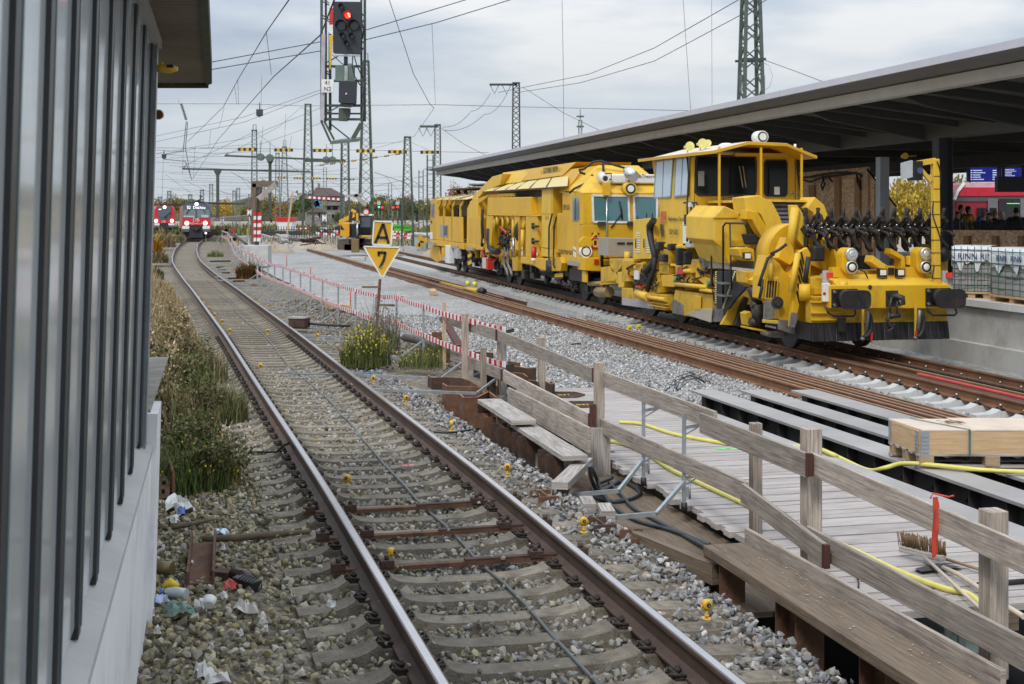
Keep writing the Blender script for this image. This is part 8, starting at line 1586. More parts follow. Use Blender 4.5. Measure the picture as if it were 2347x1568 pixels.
def heap(cx,cy,Y,wpx,hpx,lab,mat,seed):
 c=at(cx,cy,Y);w,h=wpx*Y/FPX,hpx*Y/FPX;rr=random.Random(seed);vs=[];fs=[];N,Mn=22,10
 for j in range(Mn+1):
  for i in range(N):r=j/Mn;a=2*math.pi*i/N;k=1+.16*math.sin(3*a+seed)+.1*rr.random();vs.append((c.x+math.cos(a)*r*w/2*k,Y+math.sin(a)*r*w/2*k*.8,c.z-.25+(h+.25)*max(0,(1-r**1.5))*(.62+.55*rr.random())if j<Mn else c.z-.4))
 for j in range(Mn):
  for i in range(N):fs.append((j*N+i,j*N+(i+1)%N,(j+1)*N+(i+1)%N,(j+1)*N+i))
 b=MB();b.add(vs,fs,0,None,True);return tag(b.build('soil_heap',mat),lab,'soil heap')
soil=M('pale_soil',(.36,.30,.23),.95,0,.2,1.2,bump=.5,bscale=6,dirt=(.22,.18,.12),damt=.5,dscale=.6)
heap(715,566,112,130,19,'broad pale soil heap with black debris between block and digger',soil,1);heap(622,568,100,90,14,'pale soil heap behind the portal block',soil,2);heap(755,570,105,70,14,'low sandy spread in front of the digger',soil,3);heap(1000,585,88,70,20,'sandy heap at the rear of the second yellow machine',soil,4);heap(870,560,150,260,10,'long low soil bank across the yard behind the digger',g_dirt,5)
b=MB()
for k in range(16):p=at(690+random.random()*45,545+random.random()*12,108);b.tube([p,p+Vector((wob(1.1),wob(.5),wob(.25))),p+Vector((wob(1.4),wob(.5),wob(.3)))],.05,0,5)
tag(b.build('debris',rust2),'black twisted debris on top of the soil heap','debris')
b=MB()
for k in range(9):p=at(620+random.random()*60,540+random.random()*14,97);b.bar(p,p+Vector((wob(1),.5,wob(.3))),.3,.06)
tag(b.build('board_pile',wg),'scattered grey boards on the soil beside the portal','boards')
YD=92.0;dg_=thing('excavator','small yellow tracked digger with black arm and dark cab in the middle distance','excavator',at(818,578,YD))
def d3(p,dy=0):return at(p[0],p[1],YD+dy)
def dpl(pts,dy,th,name,mat,par=None,bev=.03):P=[d3(KG(*p),dy)for p in pts];b=MB();b.hull(P,[p+Vector((0,th,0))for p in P]);return b.build(name,mat,par or dg_,True,bev)
dy_=M('digger_yellow',(.68,.34,.02),.4,0,.06,2);dkx=M('digger_black',(.02,.02,.022),.5)
dpl([(1080,640),(1115,605),(1200,612),(1200,780),(1190,792),(1085,780),(1080,740)],0,1.2,'body',dy_);dpl([(1200,620),(1330,620),(1330,800),(1200,800)],.3,1.2,'machine_housing',dkx);o=dpl([(1332,520),(1485,520),(1478,765),(1328,765)],-.2,1.3,'cab',dkx)
dpl([(1345,535),(1470,535),(1468,665),(1342,665)],-.24,.03,'window',glass_mat('cab_glass',(.05,.07,.08),.06),o,0);dpl([(1342,675),(1466,675),(1464,755),(1340,755)],-.24,.03,'lower_window',gldk,o,0);dpl([(1328,492),(1490,500),(1490,520),(1328,518)],-.25,1.4,'cab_roof',wht);dpl([(1325,768),(1480,768),(1480,795),(1325,795)],-.25,.8,'cab_skirt',dy_);dpl([(1085,625),(1135,695),(1085,695)],-.03,.04,'side_grille',dkx,None,0);dpl([(1005,655),(1085,640),(1080,740),(1060,735),(1060,705),(1008,700)],.1,.8,'counterweight',dkx)
for u0,u1 in((1040,1200),(1300,1480)):dpl([(u0+15,820),(u1-10,820),(u1,880),(u1-25,955),(u0+5,950),(u0,880)],.1,1.5,'crawler_track',M('crawler',(.10,.085,.07),.7,.2,.3,5));dpl([(1130,878),(1265,882),(1262,965),(1128,960)],-1.0,.15,'dozer_blade',rust);dpl([(1265,878),(1485,880),(1480,920),(1335,925),(1330,955),(1265,955)],-.9,.15,'dozer_blade',rust2);dpl([(1215,810),(1390,800),(1370,880),(1230,880)],-.3,.5,'swing_frame',dks)
b=MB()
for pts,w in((((1295,860),(1300,780),(1295,690),(1285,600),(1300,480),(1265,420)),.22),(((1265,420),(1230,440),(1215,520),(1210,600)),.2),(((1300,600),(1325,520),(1310,430)),.12)):
 for a,c in zip(pts,pts[1:]):b.bar(d3(KG(*a),-.6),d3(KG(*c),-.6),w,w)
b.build('boom',dkx,dg_,True);b=MB();b.bar(d3(KG(1225,440),-.62),d3(KG(1285,470),-.62),.2,.2);b.bar(d3(KG(1195,500),-.62),d3(KG(1225,500),-.62),.12,.5);b.bar(d3(KG(1300,480),-.75),d3(KG(1300,600),-.75),.14,.1);b.build('boom_cover',dy_,dg_,True);b=MB();b.cyl(d3(KG(1300,610),-.75),d3(KG(1300,780),-.75),.06);b.box(d3(KG(1300,600),-.75),(.3,.1,.14));b.build('ram',chrome,dg_,True);b=MB();b.box(d3(KG(1275,900),-1.1),(.5,.4,.9));b.build('bucket',M('bucket_brown',(.18,.12,.05),.7),dg_,True,.05)
c=d3(KG(1412,468),-.3);b=MB();b.tube([c+Vector((.19*math.cos(a),0,.19*math.sin(a)))for a in np.linspace(0,6.283,21)],.035,0,6);o=b.build('round_sign_ring',red,dg_,True);b=MB();b.cyl(c,c+Vector((0,.04,0)),.18,0,16);b.build('round_sign_face',wht,o,True)
dig2=thing('excavator','second yellow digger half hidden behind the first one','excavator',at(795,545,104));b=MB();A,B=at(*KG(1062,640),104),at(*KG(1190,520),104);b.lo((A.x,104,A.z),(B.x,106,B.z-.3));b.build('body',dy_,dig2,True,.05);b=MB();b.lo((A.x+1.4,103.9,A.z+.9),(B.x+.3,105.5,B.z+.2));b.build('cab',glass_mat('cab_glass',(.05,.07,.08),.06),dig2,True,.05);b=MB();b.bar((A.x+.2,104,B.z-.4),(A.x+1.2,104,B.z+.1),.25,.3);b.build('boom',dy_,dig2,True)
b=MB();[b.bar(at(*KG(*p),84),at(*KG(*q),84),.28,.3)for p,q in(((2105,770),(2110,830)),((2110,830),(2200,830)),((2130,840),(2110,915)),((2060,900),(2110,890)))];tag(b.build('digger_arm',yeld),'yellow steel arm with rusty bucket beside the rear of the second machine','machine arm')
rd=M('train_bright_red',(.52,.018,.018),.35,0,.05,2);tg=M('train_front_grey',(.085,.10,.115),.4,0,.05,2);lampw=M('headlight_lit',(1,1,.97),.3,emit=(1,.98,.92,1.3));wsh=glass_mat('train_windscreen',(.15,.19,.20),.06);tdk=M('train_underside',(.02,.02,.022),.7)
def train(cx,Y,K,base,bodypts,lab,heading,parts):
 t=thing('commuter_train',lab,'train',at(cx,base,Y),0,'red commuter trains coming towards the camera');back=Vector((-math.sin(heading),math.cos(heading),0))*46
 def pl(pts,dy,th,name,mat,par=None):P=[at(*K(*p),Y+dy)for p in pts];b=MB();b.hull(P,[p+Vector((0,th,0))for p in P]);return b.build(name,mat,par or t,True)
 P=[at(*K(*p),Y+.3)for p in bodypts];b=MB();b.hull(P,[p+back for p in P]);b.build('carriage',M('carriage_side',(.27,.06,.05),.4,0,.1,1),t,True);parts(pl,t,K,Y,back)
def lampo(K,p,Y,r,t,name='headlight'):c=at(*K(*p),Y-.06);b=MB();b.cyl(c,c+Vector((0,.1,0)),r,0,12);b.build(name,lampw,t,True)
def front420(pl,t,K,Y,back):
 pl([(580,690),(1020,690),(1030,800),(1020,855),(905,858),(900,800),(695,800),(690,858),(578,855),(576,780)],-.05,.5,'front_red',rd);h=pl([(600,470),(650,450),(800,440),(960,448),(1010,470),(1022,520),(1022,690),(585,690),(588,520)],0,.5,'front_head',tg)
 pl([(596,552),(775,552),(790,570),(788,660),(775,676),(592,676)],-.03,.05,'windscreen',wsh,h);pl([(822,556),(1010,552),(1016,680),(830,678),(818,660)],-.03,.05,'windscreen',wsh,h)
 pl([(600,645),(770,645),(770,672),(598,672)],-.05,.03,'pale_tray',gry,h);pl([(880,630),(1000,635),(1000,675),(880,672)],-.05,.03,'pale_tray',gry,h)
 pl([(578,810),(690,812),(688,858),(578,855)],-.08,.05,'white_band',wht);pl([(905,812),(1018,808),(1020,855),(905,858)],-.08,.05,'white_band',wht);pl([(580,858),(690,860),(690,905),(580,900)],-.07,.3,'lower_grey',tg);pl([(905,860),(1018,858),(1018,900),(910,905)],-.07,.3,'lower_grey',tg)
 pl([(695,800),(900,800),(910,1000),(680,1000)],0,1,'coupler_recess',tdk);pl([(585,902),(1020,902),(990,960),(910,1020),(690,1020),(620,960)],.4,3,'underframe',tdk);pl([(735,830),(850,830),(850,860),(815,870),(800,900),(770,860),(735,860)],-.3,.3,'coupler',dks)
 P=at(*K(800,515),Y-.05);lettering('S2  Dachau',.42,M('display_lit',(.8,.82,1),.4,emit=(.75,.8,1,1.0)),facing(P-Vector(t.location),(1,0,0),sx=.95),h,'destination');P=at(*K(800,712),Y-.12);lettering('DB',.5,M('train_mark',(.75,.55,.55),.5),facing(P-Vector(t.location),(1,0,0)),t,'emblem');lettering('420 461-4',.3,M('train_mark',(.75,.55,.55),.5),facing(at(*K(800,770),Y-.12)-Vector(t.location),(1,0,0)),t,'number')
 for p in((648,765),(945,765)):lampo(K,p,Y-.1,.21,t)
 lampo(K,(806,460),Y,.18,t);lampo(K,(953,925),Y-.1,.10,t)
 b=MB()
 for p,q in(((640,610),(695,540)),((905,535),(955,600))):b.bar(at(*K(*p),Y-.1),at(*K(*q),Y-.1),.07,.05)
 b.build('wiper',blk,t,True);b=MB()
 for p,q in(((800,430),(860,385)),((860,385),(880,340)),((790,420),(920,420)),((850,330),(900,330)),((820,400),(910,390))):b.bar(at(*K(*p),Y+3),at(*K(*q),Y+3),.14,.10)
 b.build('pantograph',blk,t,True);pl([(650,452),(960,450),(960,430),(830,420),(650,440)],1,20,'roof_gear',tdk)
def front423(pl,t,K,Y,back):
 pl([(135,560),(160,500),(190,488),(400,488),(430,505),(450,570),(450,800),(130,800),(128,740)],0,.5,'front_red',rd);g=pl([(188,495),(400,495),(388,640),(380,705),(205,712),(190,640)],-.05,.1,'front_grey',tg);pl([(190,565),(395,562),(380,655),(370,668),(205,665),(195,640)],-.1,.05,'windscreen',glass_mat('train_blue_glass',(.07,.09,.13),.05),g)
 pl([(130,765),(212,768),(212,800),(130,800)],-.06,.05,'white_band',wht);pl([(355,768),(450,765),(450,800),(355,800)],-.06,.05,'white_band',wht);pl([(130,800),(450,800),(450,835),(130,835)],-.02,.4,'lower_grey',tg);pl([(212,762),(355,762),(360,900),(210,900)],-.05,.4,'coupler_recess',tdk);pl([(150,830),(440,830),(400,925),(180,925)],.3,3,'underframe',tdk)
 for p in((157,728),(410,727)):lampo(K,p,Y-.1,.24,t)
 lampo(K,(293,507),Y-.1,.22,t);P=at(*K(280,738),Y-.1);lettering('DB',.45,M('train_mark',(.75,.55,.55),.5),facing(P-Vector(t.location),(1,0,0)),t,'emblem');b=MB();b.bar(at(*K(280,680),Y-.2),at(*K(385,590),Y-.2),.12,.05);b.build('wiper',blk,t,True);pl([(225,490),(400,490),(400,460),(215,460)],1.5,25,'roof_gear',tdk)
 pl([(200,538),(240,535),(240,548),(200,550)],-.12,.03,'display',M('display_lit',(.8,.82,1),.4,emit=(.75,.8,1,1.0)),g)
train(451,134.6,KN,547,[(590,480),(1015,480),(1020,900),(585,900)],'red and grey commuter train with two big headlights coming round the curve',R(14),front420)
train(378,188,KN,530,[(140,540),(200,488),(400,488),(450,540),(450,840),(135,840)],'red rounded commuter train farther back at the left, next to the glass building',R(19),front423)
def board2(K,pts,Y,name,mat,lab,cat,txt=None,ts=.4,tm=None,post_to=None,grp=None):
 P=[at(*K(*p),Y)for p in pts];c=sum(P,Vector())/len(P);t=thing(name,lab,cat,c,0,grp);b=MB();b.hull(P,[p+Vector((0,.05,0))for p in P]);b.build('panel',mat,t,True)
 if txt:lettering(txt,ts,tm or blk,facing(Vector((0,-.02,0)),(1,0,0)),t,'lettering',.004)
 if post_to:q=at(*K(*post_to),Y+.1);b=MB();b.cyl((c.x,Y+.1,q.z),(c.x,Y+.1,c.z),.05,0,6);b.build('post',zinc,t,True)
 return t
board2(KG,[(848,498),(905,500),(905,595),(850,592)],150,'number_sign',wht,'white sign reading 4 over 4 on the thin mast left of the digger','sign','4\n4',.75);board2(KN,[(1622,545),(1688,545),(1685,645),(1620,640)],120,'number_sign',wht,'white sign reading 4 over 4 left of the wooden portal','sign','4\n4',.5,None,(1660,1000));board2(KN,[(1190,695),(1245,695),(1245,755),(1190,755)],160,'letter_sign',wht,'small white sign with black letter E beside the far track','sign','E',.5,None,(1215,800))
board2(KN,[(1365,862),(1428,858),(1428,905),(1368,908)],118,'stop_sign',M('stop_red',(.50,.01,.02),.4),'small red stop plate with pale rim on the buffered track','sign',None,0,None,(1400,960))
t=board2(KG,[(2065,650),(2100,615),(2135,650),(2100,687)],150,'diamond_sign',M('sign_blue',(.07,.25,.55),.5),'blue and white diamond sign left of the second machine','sign',None,0,None,(2100,760));c=Vector(t.location);b=MB()
for r in(.36,.18):P=[c+Vector((r*math.cos(a)*0.7,-.03,r*math.sin(a)*.7))for a in(0,1.5708,3.1416,4.712)];[b.bar(P[i],P[(i+1)%4],.05,.02,0,(0,1,0))for i in range(4)]
b.build('white_frame',wht,t,True)
for pts,Y,lab in(([(1250,865),(1320,855),(1325,895),(1270,912)],125,'far yellow and black striped buffer plate between the rails'),([(1350,1005),(1440,990),(1460,1035),(1420,1090),(1352,1065)],106,'near yellow and black striped buffer plate between the rails')):
 P=[at(*KN(*p),Y)for p in pts];t=thing('buffer_plate',lab,'buffer stop',P[0],0,'striped buffer plates');b=MB();b.hull(P,[p+Vector((0,.3,0))for p in P]);b.build('plate',MATS['sign_yellow'],t,True);A,B=P[0],P[1];b=MB();H=P[-1].z-P[0].z
 for k in range(3):u=A+(B-A)*(.08+.32*k);b.bar(u+Vector((0,-.03,0)),u+(B-A)*.14+Vector((0,-.03,H*.9)),.26,.02,0,(0,1,0))
 b.build('black_stripe',blk,t,True)
for k,(u0,v0,u1,v1)in enumerate(((1060,330,1440,560),(1225,390,1420,560))):b=MB();a,c=at(*KQ(u0,v0),155),at(*KQ(u1,v1),88);b.bar(a,c,.09,.14);tag(b.build('rail',railr),['left rail of the short buffered track beyond the barrier','right rail of the short buffered track beyond the barrier'][k],'rail')
def sigs(u,v,nm,col):
 t=thing('light_signal',nm,'signal',at(*KG(u,v),230));Y=230;b=MB();A,B=at(*KG(u-17,v-40),Y),at(*KG(u+17,v+45),Y);b.lo((A.x,Y,B.z),(B.x,Y+.3,A.z));b.build('signal_head',dkx,t,True);c=at(*KG(u+2,v),Y-.1);b=MB();b.cyl(c,c+Vector((0,.1,0)),.2,0,8);b.build('lit_lens',col,t,True);b=MB();b.cyl(at(*KG(u,v+45),Y),at(*KG(u,v+200),Y),.12,0,5);b.build('post',mastg,t,True)
 if abs(u-1575)<5 or u>1800:P=[at(*KG(u+dx,v+dy),Y)for dx,dy in((-18,-40),(18,-40),(0,-78))];b=MB();[b.bar(P[i],P[(i+1)%3],.28,.1,0,(0,1,0))for i in range(3)];b.build('triangle_plate',wht,t,True)
lr=M('lens_red_far',(.8,.03,.02),.4,emit=(1,.04,.03,.7));lg=M('lens_green_far',(.1,.7,.5),.4,emit=(.1,.9,.6,.5))
sigs(1575,405,'far light signal showing green under a white triangle',lg);sigs(1617,410,'far light signal just right of the green one',lr);sigs(1758,410,'far light signal without triangle, third of the four',lr);sigs(1817,405,'far light signal showing red under a white triangle',lr)
Y=160;t=thing('site_container','white site container with red roof edge behind the soil heaps','container',at(680,535,Y));A,B=at(*KG(275,710),Y),at(*KG(460,590),Y);b=MB();b.lo((A.x,Y,A.z),(B.x,Y+3,B.z));b.build('container_body',wht,t,True,.03);b=MB();b.lo((A.x-.2,Y-.1,B.z),(B.x+.1,Y+3.1,B.z+.5));b.build('roof_edge',red,t,True)
t=thing('parked_car','white car standing by the barrier in front of the signal box','car',at(*KG(845,730),165));Y=165;P=[KG(783,715),KG(795,695),KG(825,672),KG(885,672),KG(902,695),KG(904,728),KG(783,725)];Q=[at(*p,Y)for p in P];b=MB();b.hull(Q,[q+Vector((0,1.8,0))for q in Q]);b.build('car_body',wht,t,True,.08);P=[KG(808,693),KG(830,677),KG(880,677),KG(892,695)];Q=[at(*p,Y-.02)for p in P];b=MB();b.hull(Q,[q+Vector((0,.04,0))for q in Q]);b.build('car_window',gldk,t,True)
for u in(805,885):c=at(*KG(u,727),Y-.05);b=MB();b.cyl(c,c+Vector((0,1.9,0)),.32,0,12);b.build('wheel',rub,t,True)
t=thing('green_skip','bright green skip half hidden behind the footing mast','skip',at(*KG(1850,690),160));P=[at(*KG(*p),160)for p in((1755,640),(1990,650),(1985,710),(1780,710))];b=MB();b.hull(P,[p+Vector((0,2,0))for p in P]);b.build('skip_body',M('skip_green',(.12,.52,.04),.5),t,True);b=MB();b.bar(P[0]+Vector((0,-.1,0)),P[1]+Vector((0,-.1,0)),.2,.25);b.build('rim',M('skip_green_dark',(.09,.40,.04),.5),t,True)
for px,nm in((487,'worker in yellow safety vest with red trousers by the white container'),):t=person(KG(px,672)[0],KG(px,672)[1],158,M('vest_yellow',(.75,.8,.05),.6),hairb,nm,hat=wht);t.location.z=-.25;t['group']='workers in the yard'
YB=250;sb=thing('signal_box','old grey two-storey signal box with brown hipped roof and blue graffiti','building',at(750,512,YB))
def b3(u,v,dy=0):return at(*KG(u,v),YB+dy)
ren=M('old_render',(.22,.21,.195),.9,0,.2,.5,dirt=(.12,.11,.10),damt=.6,dscale=.4);rof=M('old_tiles',(.085,.052,.045),.85,0,.25,.8,dirt=(.05,.035,.03),damt=.5,dscale=.6)
def bb(p,q,d0,d1,name,mat,par=None):A,B=b3(*p),b3(*q);b=MB();b.lo((A.x,YB+d0,B.z),(B.x,YB+d1,A.z));return b.build(name,mat,par or sb,True)
bb((735,260),(1080,640),0,7,'wall',ren);e=[b3(700,262,-.8),b3(1100,265,-.8)];rdg=[b3(765,155,3.5),b3(965,160,3.5)];b=MB();A,B=e;C,D=A+Vector((0,8.6,0)),B+Vector((0,8.6,0));R1,R2=rdg;b.add([A,B,D,C,R1,R2],[(0,1,5,4),(1,2,5),(2,3,4,5),(3,0,4),(3,2,1,0)]);rfo=b.build('roof',rof,sb,True)
A,B=b3(795,100,3.5),b3(815,165,3.5);b=MB();b.lo((A.x,YB+3,B.z),(B.x,YB+4,A.z));b.build('chimney',ren,rfo,True)
bb((655,470),(855,640),-2.5,4,'annex_wall',ren);A,B=b3(640,470,-3),b3(865,470,-3);R1=b3(755,395,.5);b=MB();C,D=A+Vector((0,7,0)),B+Vector((0,7,0));b.add([A,B,D,C,R1],[(0,1,4),(1,2,4),(2,3,4),(3,0,4),(3,2,1,0)]);b.build('annex_roof',rof,sb,True)
for u0,v0,u1,v1 in((740,290,830,325),(905,300,950,330),(970,305,1020,335),(1035,310,1075,340),(910,395,960,440),(985,395,1050,440),(975,500,1005,545),(825,480,850,540)):bb((u0,v0),(u1,v1),-2.53 if u0==825 else-.04,-2.45 if u0==825 else .03,'window',gldk)
bb((880,372),(1085,384),-.8,0,'balcony',ren);bl_=M('graffiti_blue',(.08,.35,.70),.7);b=MB()
for u,v,r in((770,350,.55),(795,345,.45),(755,370,.6),(785,380,.5),(810,375,.35)):c=b3(u,v,-.06);b.cyl(c,c+Vector((0,.05,0)),r,0,10)
b.build('graffiti',bl_,sb,True);b=MB()
for u,v in((770,520),(790,540),(760,560),(930,480),(950,500),(800,560)):b.tube([b3(u+wob(20),v+wob(20),-2.6 if u<860 else-.08)for _ in range(5)],.09,0,4)
b.build('graffiti_scrawl',M('graffiti_pale',(.5,.46,.45),.7),sb,True)
b=MB();[b.bar(at(*KN(1050,690+k*16),190),at(*KN(1640,640+k*26),260),.5,.12)for k in range(3)];kind(b.build('far_track',M('far_track_grey',(.26,.25,.24),.8)),'structure')
t=MB()
for(u0,v0,u1,v1)in((500,690,690,680),(770,740,1060,765),(1000,712,1060,720),(1750,720,1880,735),(1750,745,2240,770),(1750,800,2030,800)):
 A,B=at(*KG(u0,v0),130),at(*KG(u1,v1),130);n=max(6,int((B-A).length/.35))
 for k in range(n):t.bar(A+(B-A)*(k/n),A+(B-A)*((k+1)/n),.03,.22,k%2)
tag(t.build('striped_tape',[bar_w,bar_r]),'far red and white barrier tapes strung across the yard behind the digger','barrier tape')
b=MB()
for k in range(30):p=at(*KG(60+k*33,720),125);b.bar(p+Vector((0,0,-.7)),p+Vector((0,0,.5)),.06,.06)
b.bar(at(*KG(40,700),125),at(*KG(1040,690),125),.05,.07);b.bar(at(*KG(40,742),125),at(*KG(600,742),125),.1,.35);tag(b.build('yard_fence',dks),'low dark fence rail running across the yard behind the soil heaps','fence')
leafm=M('tree_leaf',(1,1,1),.75,0,.2,.6,tint=True,spec=.2);bark=M('bark',(.07,.055,.04),.9)
def crown_mesh(name,cols,seed,nl=1500,rag=.3):
 rr=np.random.default_rng(seed);nc=22;c=rr.normal(size=(nc,3));c/=np.linalg.norm(c,axis=1)[:,None];c*=rr.uniform(.25,.92,(nc,1));c[:,2]=c[:,2]*.62;cr=rr.uniform(.22,.42,nc);ct=rr.uniform(.6,1.3,nc);k=rr.integers(0,nc,nl);d=rr.normal(size=(nl,3));d/=np.linalg.norm(d,axis=1)[:,None];P=c[k]+d*(cr[k]*rr.uniform(.55,1.1,nl))[:,None];s=rr.uniform(.03,.075,nl)
 a=rr.normal(size=(nl,3));a/=np.linalg.norm(a,axis=1)[:,None];e=np.cross(a,rr.normal(size=(nl,3)));e/=np.linalg.norm(e,axis=1)[:,None];V=np.stack([P-a*s[:,None],P+e*s[:,None]*.7,P+a*s[:,None],P-e*s[:,None]*.7],1).reshape(-1,3)
 me=bpy.data.meshes.new(name);me.from_pydata(V.tolist(),[],np.arange(nl*4).reshape(-1,4).tolist());me.materials.append(leafm);ca=me.color_attributes.new('tint','FLOAT_COLOR','POINT');col=np.ones((nl,4,4),np.float32);col[:,:,:3]=(np.array(cols)[rr.integers(0,len(cols),nl)]*(ct[k]*rr.uniform(.8,1.2,nl))[:,None])[:,None,:];ca.data.foreach_set('color',col.ravel());return me
GRN=[(.08,.115,.035),(.11,.14,.04),(.065,.09,.035)];OLV=[(.19,.17,.045),(.14,.155,.045),(.26,.20,.05)];ORG=[(.48,.20,.03),(.36,.16,.03),(.52,.28,.04),(.22,.16,.04)];YLW=[(.58,.40,.05),(.48,.30,.035),(.36,.30,.06)];RST=[(.32,.12,.04),(.24,.11,.04),(.16,.11,.04)]
CM={n:[crown_mesh(n+'_crown',c,s)for s in(11+i*7,12+i*7)]for i,(n,c)in enumerate((('green',GRN),('olive',OLV),('orange',ORG),('yellow',YLW),('rust',RST)))}
def tree(px,top,base,Y,wpx,kd,lab,grp='autumn trees behind the yard'):
 p=at(px,base,Y);h=(base-top)*Y/FPX;w=wpx*Y/FPX;p.z=max(p.z,-.6);h=HC+(HY-top)*Y/FPX-p.z;t=thing('tree',lab,'tree',p,random.random()*6,grp);b=MB();b.tube([(0,0,0),(.05*w,0,h*.3),(0,0,h*.6)],[w*.05,w*.04,w*.02],0,6)
 for k in range(4):a=k*1.6;b.tube([(0,0,h*.3),(math.cos(a)*w*.2,math.sin(a)*w*.2,h*.6)],[w*.025,w*.01],0,5)
 b.build('trunk',bark,t);o=bpy.data.objects.new('crown',random.choice(CM[kd]));COL.objects.link(o);o.parent=t;o.location=(0,0,h*.56);o.scale=(w*.56,w*.56,h*.62);return t
TL=[(372,452,500,330,46,'rust','rust-brown tree at the far left above the red train roof'),(400,444,500,340,50,'olive','olive tree behind the left train'),(428,452,500,350,44,'green','dark green tree between the trains'),(500,458,505,330,34,'yellow','yellow autumn tree right of the centre train'),(520,452,505,345,40,'orange','orange tree behind the white E sign'),(535,462,505,320,36,'yellow','low yellow tree between the far masts'),(556,470,505,370,40,'olive','low olive tree left of the portal'),(576,466,505,360,34,'rust','rusty red tree just left of the portal'),(622,440,510,300,56,'olive','tall olive tree right of the portal'),(640,462,512,280,40,'orange','orange tree below the grey-green mast'),(668,452,512,290,50,'olive','yellow-green tree left of the dark green one'),(694,428,514,275,52,'green','tall dark green tree beside the signal box'),(712,440,514,280,40,'green','dark green tree hugging the signal box wall'),(776,485,520,235,36,'green','dark bush in front of the signal box'),(810,455,505,380,60,'olive','olive tree behind the green signal mast'),(845,452,505,400,70,'green','grey-green tree behind the tallest mast'),(868,448,505,390,60,'olive','olive tree above the small signals, left'),(890,446,505,395,60,'green','green tree above the small signals, right'),(912,450,505,400,60,'olive','olive tree left of the footing mast'),(930,446,505,405,46,'rust','rust-red tree behind the footing mast'),(955,448,508,380,60,'green','green tree right of the footing mast'),(978,452,512,360,50,'olive','olive tree next to the second machine'),(1043,418,480,300,40,'rust','russet tree showing above the rear of the second machine'),(1075,424,480,310,40,'olive','olive tree showing under the canopy tip')]
for a in TL:tree(*a)
for i,(px,kd,Y)in enumerate(((2020,'yellow',90),(2055,'yellow',94),(2090,'yellow',90),(2125,'yellow',95),(2170,'yellow',98),(2200,'olive',100))):tree(px,395,560,Y,95,kd,'bright yellow autumn tree seen under the canopy behind the hoarding' if kd=='yellow' else 'olive tree seen under the canopy beside the red train','yellow trees beyond the platform')
b=MB()
for k in range(60):
 x=-260+k*11;b.ball((x,520+wob(30),-2),7+random.random()*3.0,0,8,5,(1.3,.8,1))
rid=M('wooded_ridge',(.075,.075,.045),.95,0,.5,.25,dirt=(.17,.09,.03),damt=.8,dscale=.15);kind(b.build('wooded_ridge',rid),'stuff')
grass_m=M('grass_blade',(1,1,1),.8,0,.15,3,tint=True,spec=.2)
def blades(name,pos,h,cols,lab=None,cat=None,grp=None,stuff=True,w=.006,lean=.35,seg=3):
 n=len(pos);a=RNG.uniform(0,6.283,n);L=np.stack([np.cos(a),np.sin(a),np.zeros(n)],1);side=np.stack([-np.sin(a),np.cos(a),np.zeros(n)],1);ln=RNG.uniform(.15,1,n)*lean;rows=[]
 for k in range(seg+1):
  t=k/seg;c=pos+L*(ln*h*t*t)[:,None];c[:,2]+=h*t*(1-.25*ln*t);ww=w*(1-.8*t);rows+=[c-side*ww,c+side*ww]
 V=np.stack(rows,1).reshape(-1,3);m_=(seg+1)*2;q=np.array([[2*k,2*k+1,2*k+3,2*k+2]for k in range(seg)]);F=(q[None]+(np.arange(n)*m_)[:,None,None]).reshape(-1,4);me=bpy.data.meshes.new(name);me.from_pydata(V.tolist(),[],F.tolist());me.materials.append(grass_m)
 ca=me.color_attributes.new('tint','FLOAT_COLOR','POINT');col=np.ones((n,m_,4),np.float32);col[:,:,:3]=cols[:,None,:];ca.data.foreach_set('color',col.ravel());o=bpy.data.objects.new(name,me);COL.objects.link(o)
 return kind(o,'stuff')if stuff else tag(o,lab,cat,grp)
def heads(pos,h,cols,s,name='seed_heads'):
 n=len(pos);v=ICV*np.array([1,1,1.5]);V=v[None]*(s*RNG.uniform(.6,1.3,n))[:,None,None]+pos[:,None,:];F=(ICF[None]+(np.arange(n)*12)[:,None,None]).reshape(-1,3);me=bpy.data.meshes.new(name);me.from_pydata(V.reshape(-1,3).tolist(),[],F.tolist());me.materials.append(grass_m);ca=me.color_attributes.new('tint','FLOAT_COLOR','POINT');col=np.ones((n,12,4),np.float32);col[:,:,:3]=cols[:,None,:];ca.data.foreach_set('color',col.ravel());o=bpy.data.objects.new(name,me);COL.objects.link(o);return o
TAN=[(.46,.35,.20),(.38,.28,.15),(.54,.43,.27),(.30,.22,.11),(.27,.23,.10)];GRNW=[(.11,.15,.04),(.15,.18,.05),(.21,.21,.085),(.08,.115,.035)];DKW=[(.16,.13,.07),(.22,.175,.095),(.12,.11,.05)]
def verge(n,Y0,Y1,o0,o1):
 Y=Y0+(Y1-Y0)*RNG.uniform(0,1,n)**.9;off=o0+(o1-o0)*RNG.uniform(0,1,n);x=np.interp(Y,TY,TX)+off;return np.stack([x,Y,np.full(n,-.02)],1)
p=verge(60000,13.0,46,-3.4,-1.42);edge_=np.clip((np.interp(p[:,1],TY,TX)-1.45-p[:,0])/.8,.25,1);hh=RNG.uniform(.3,1.05,len(p))*(.75+.35*np.sin(p[:,1]*2.1+p[:,0]*3.3))*edge_*np.clip((p[:,1]-11.2)/4,.4,1.1);mixv=np.clip((p[:,1]-12)/14+RNG.normal(0,.25,len(p)),0,1)[:,None];hh*=1.0;blades('tall_dry_grass',p,hh,palette(len(p),GRNW+DKW)*(1-mixv)+palette(len(p),TAN)*mixv,w=.009)
k_=RNG.random(len(p))<.33;hp=p[k_].copy();hp[:,2]+=hh[k_]*RNG.uniform(.75,1.02,k_.sum());hp[:,:2]+=RNG.normal(0,.05,(k_.sum(),2));kind(heads(hp,None,palette(len(hp),TAN)*1.05,.011),'stuff')
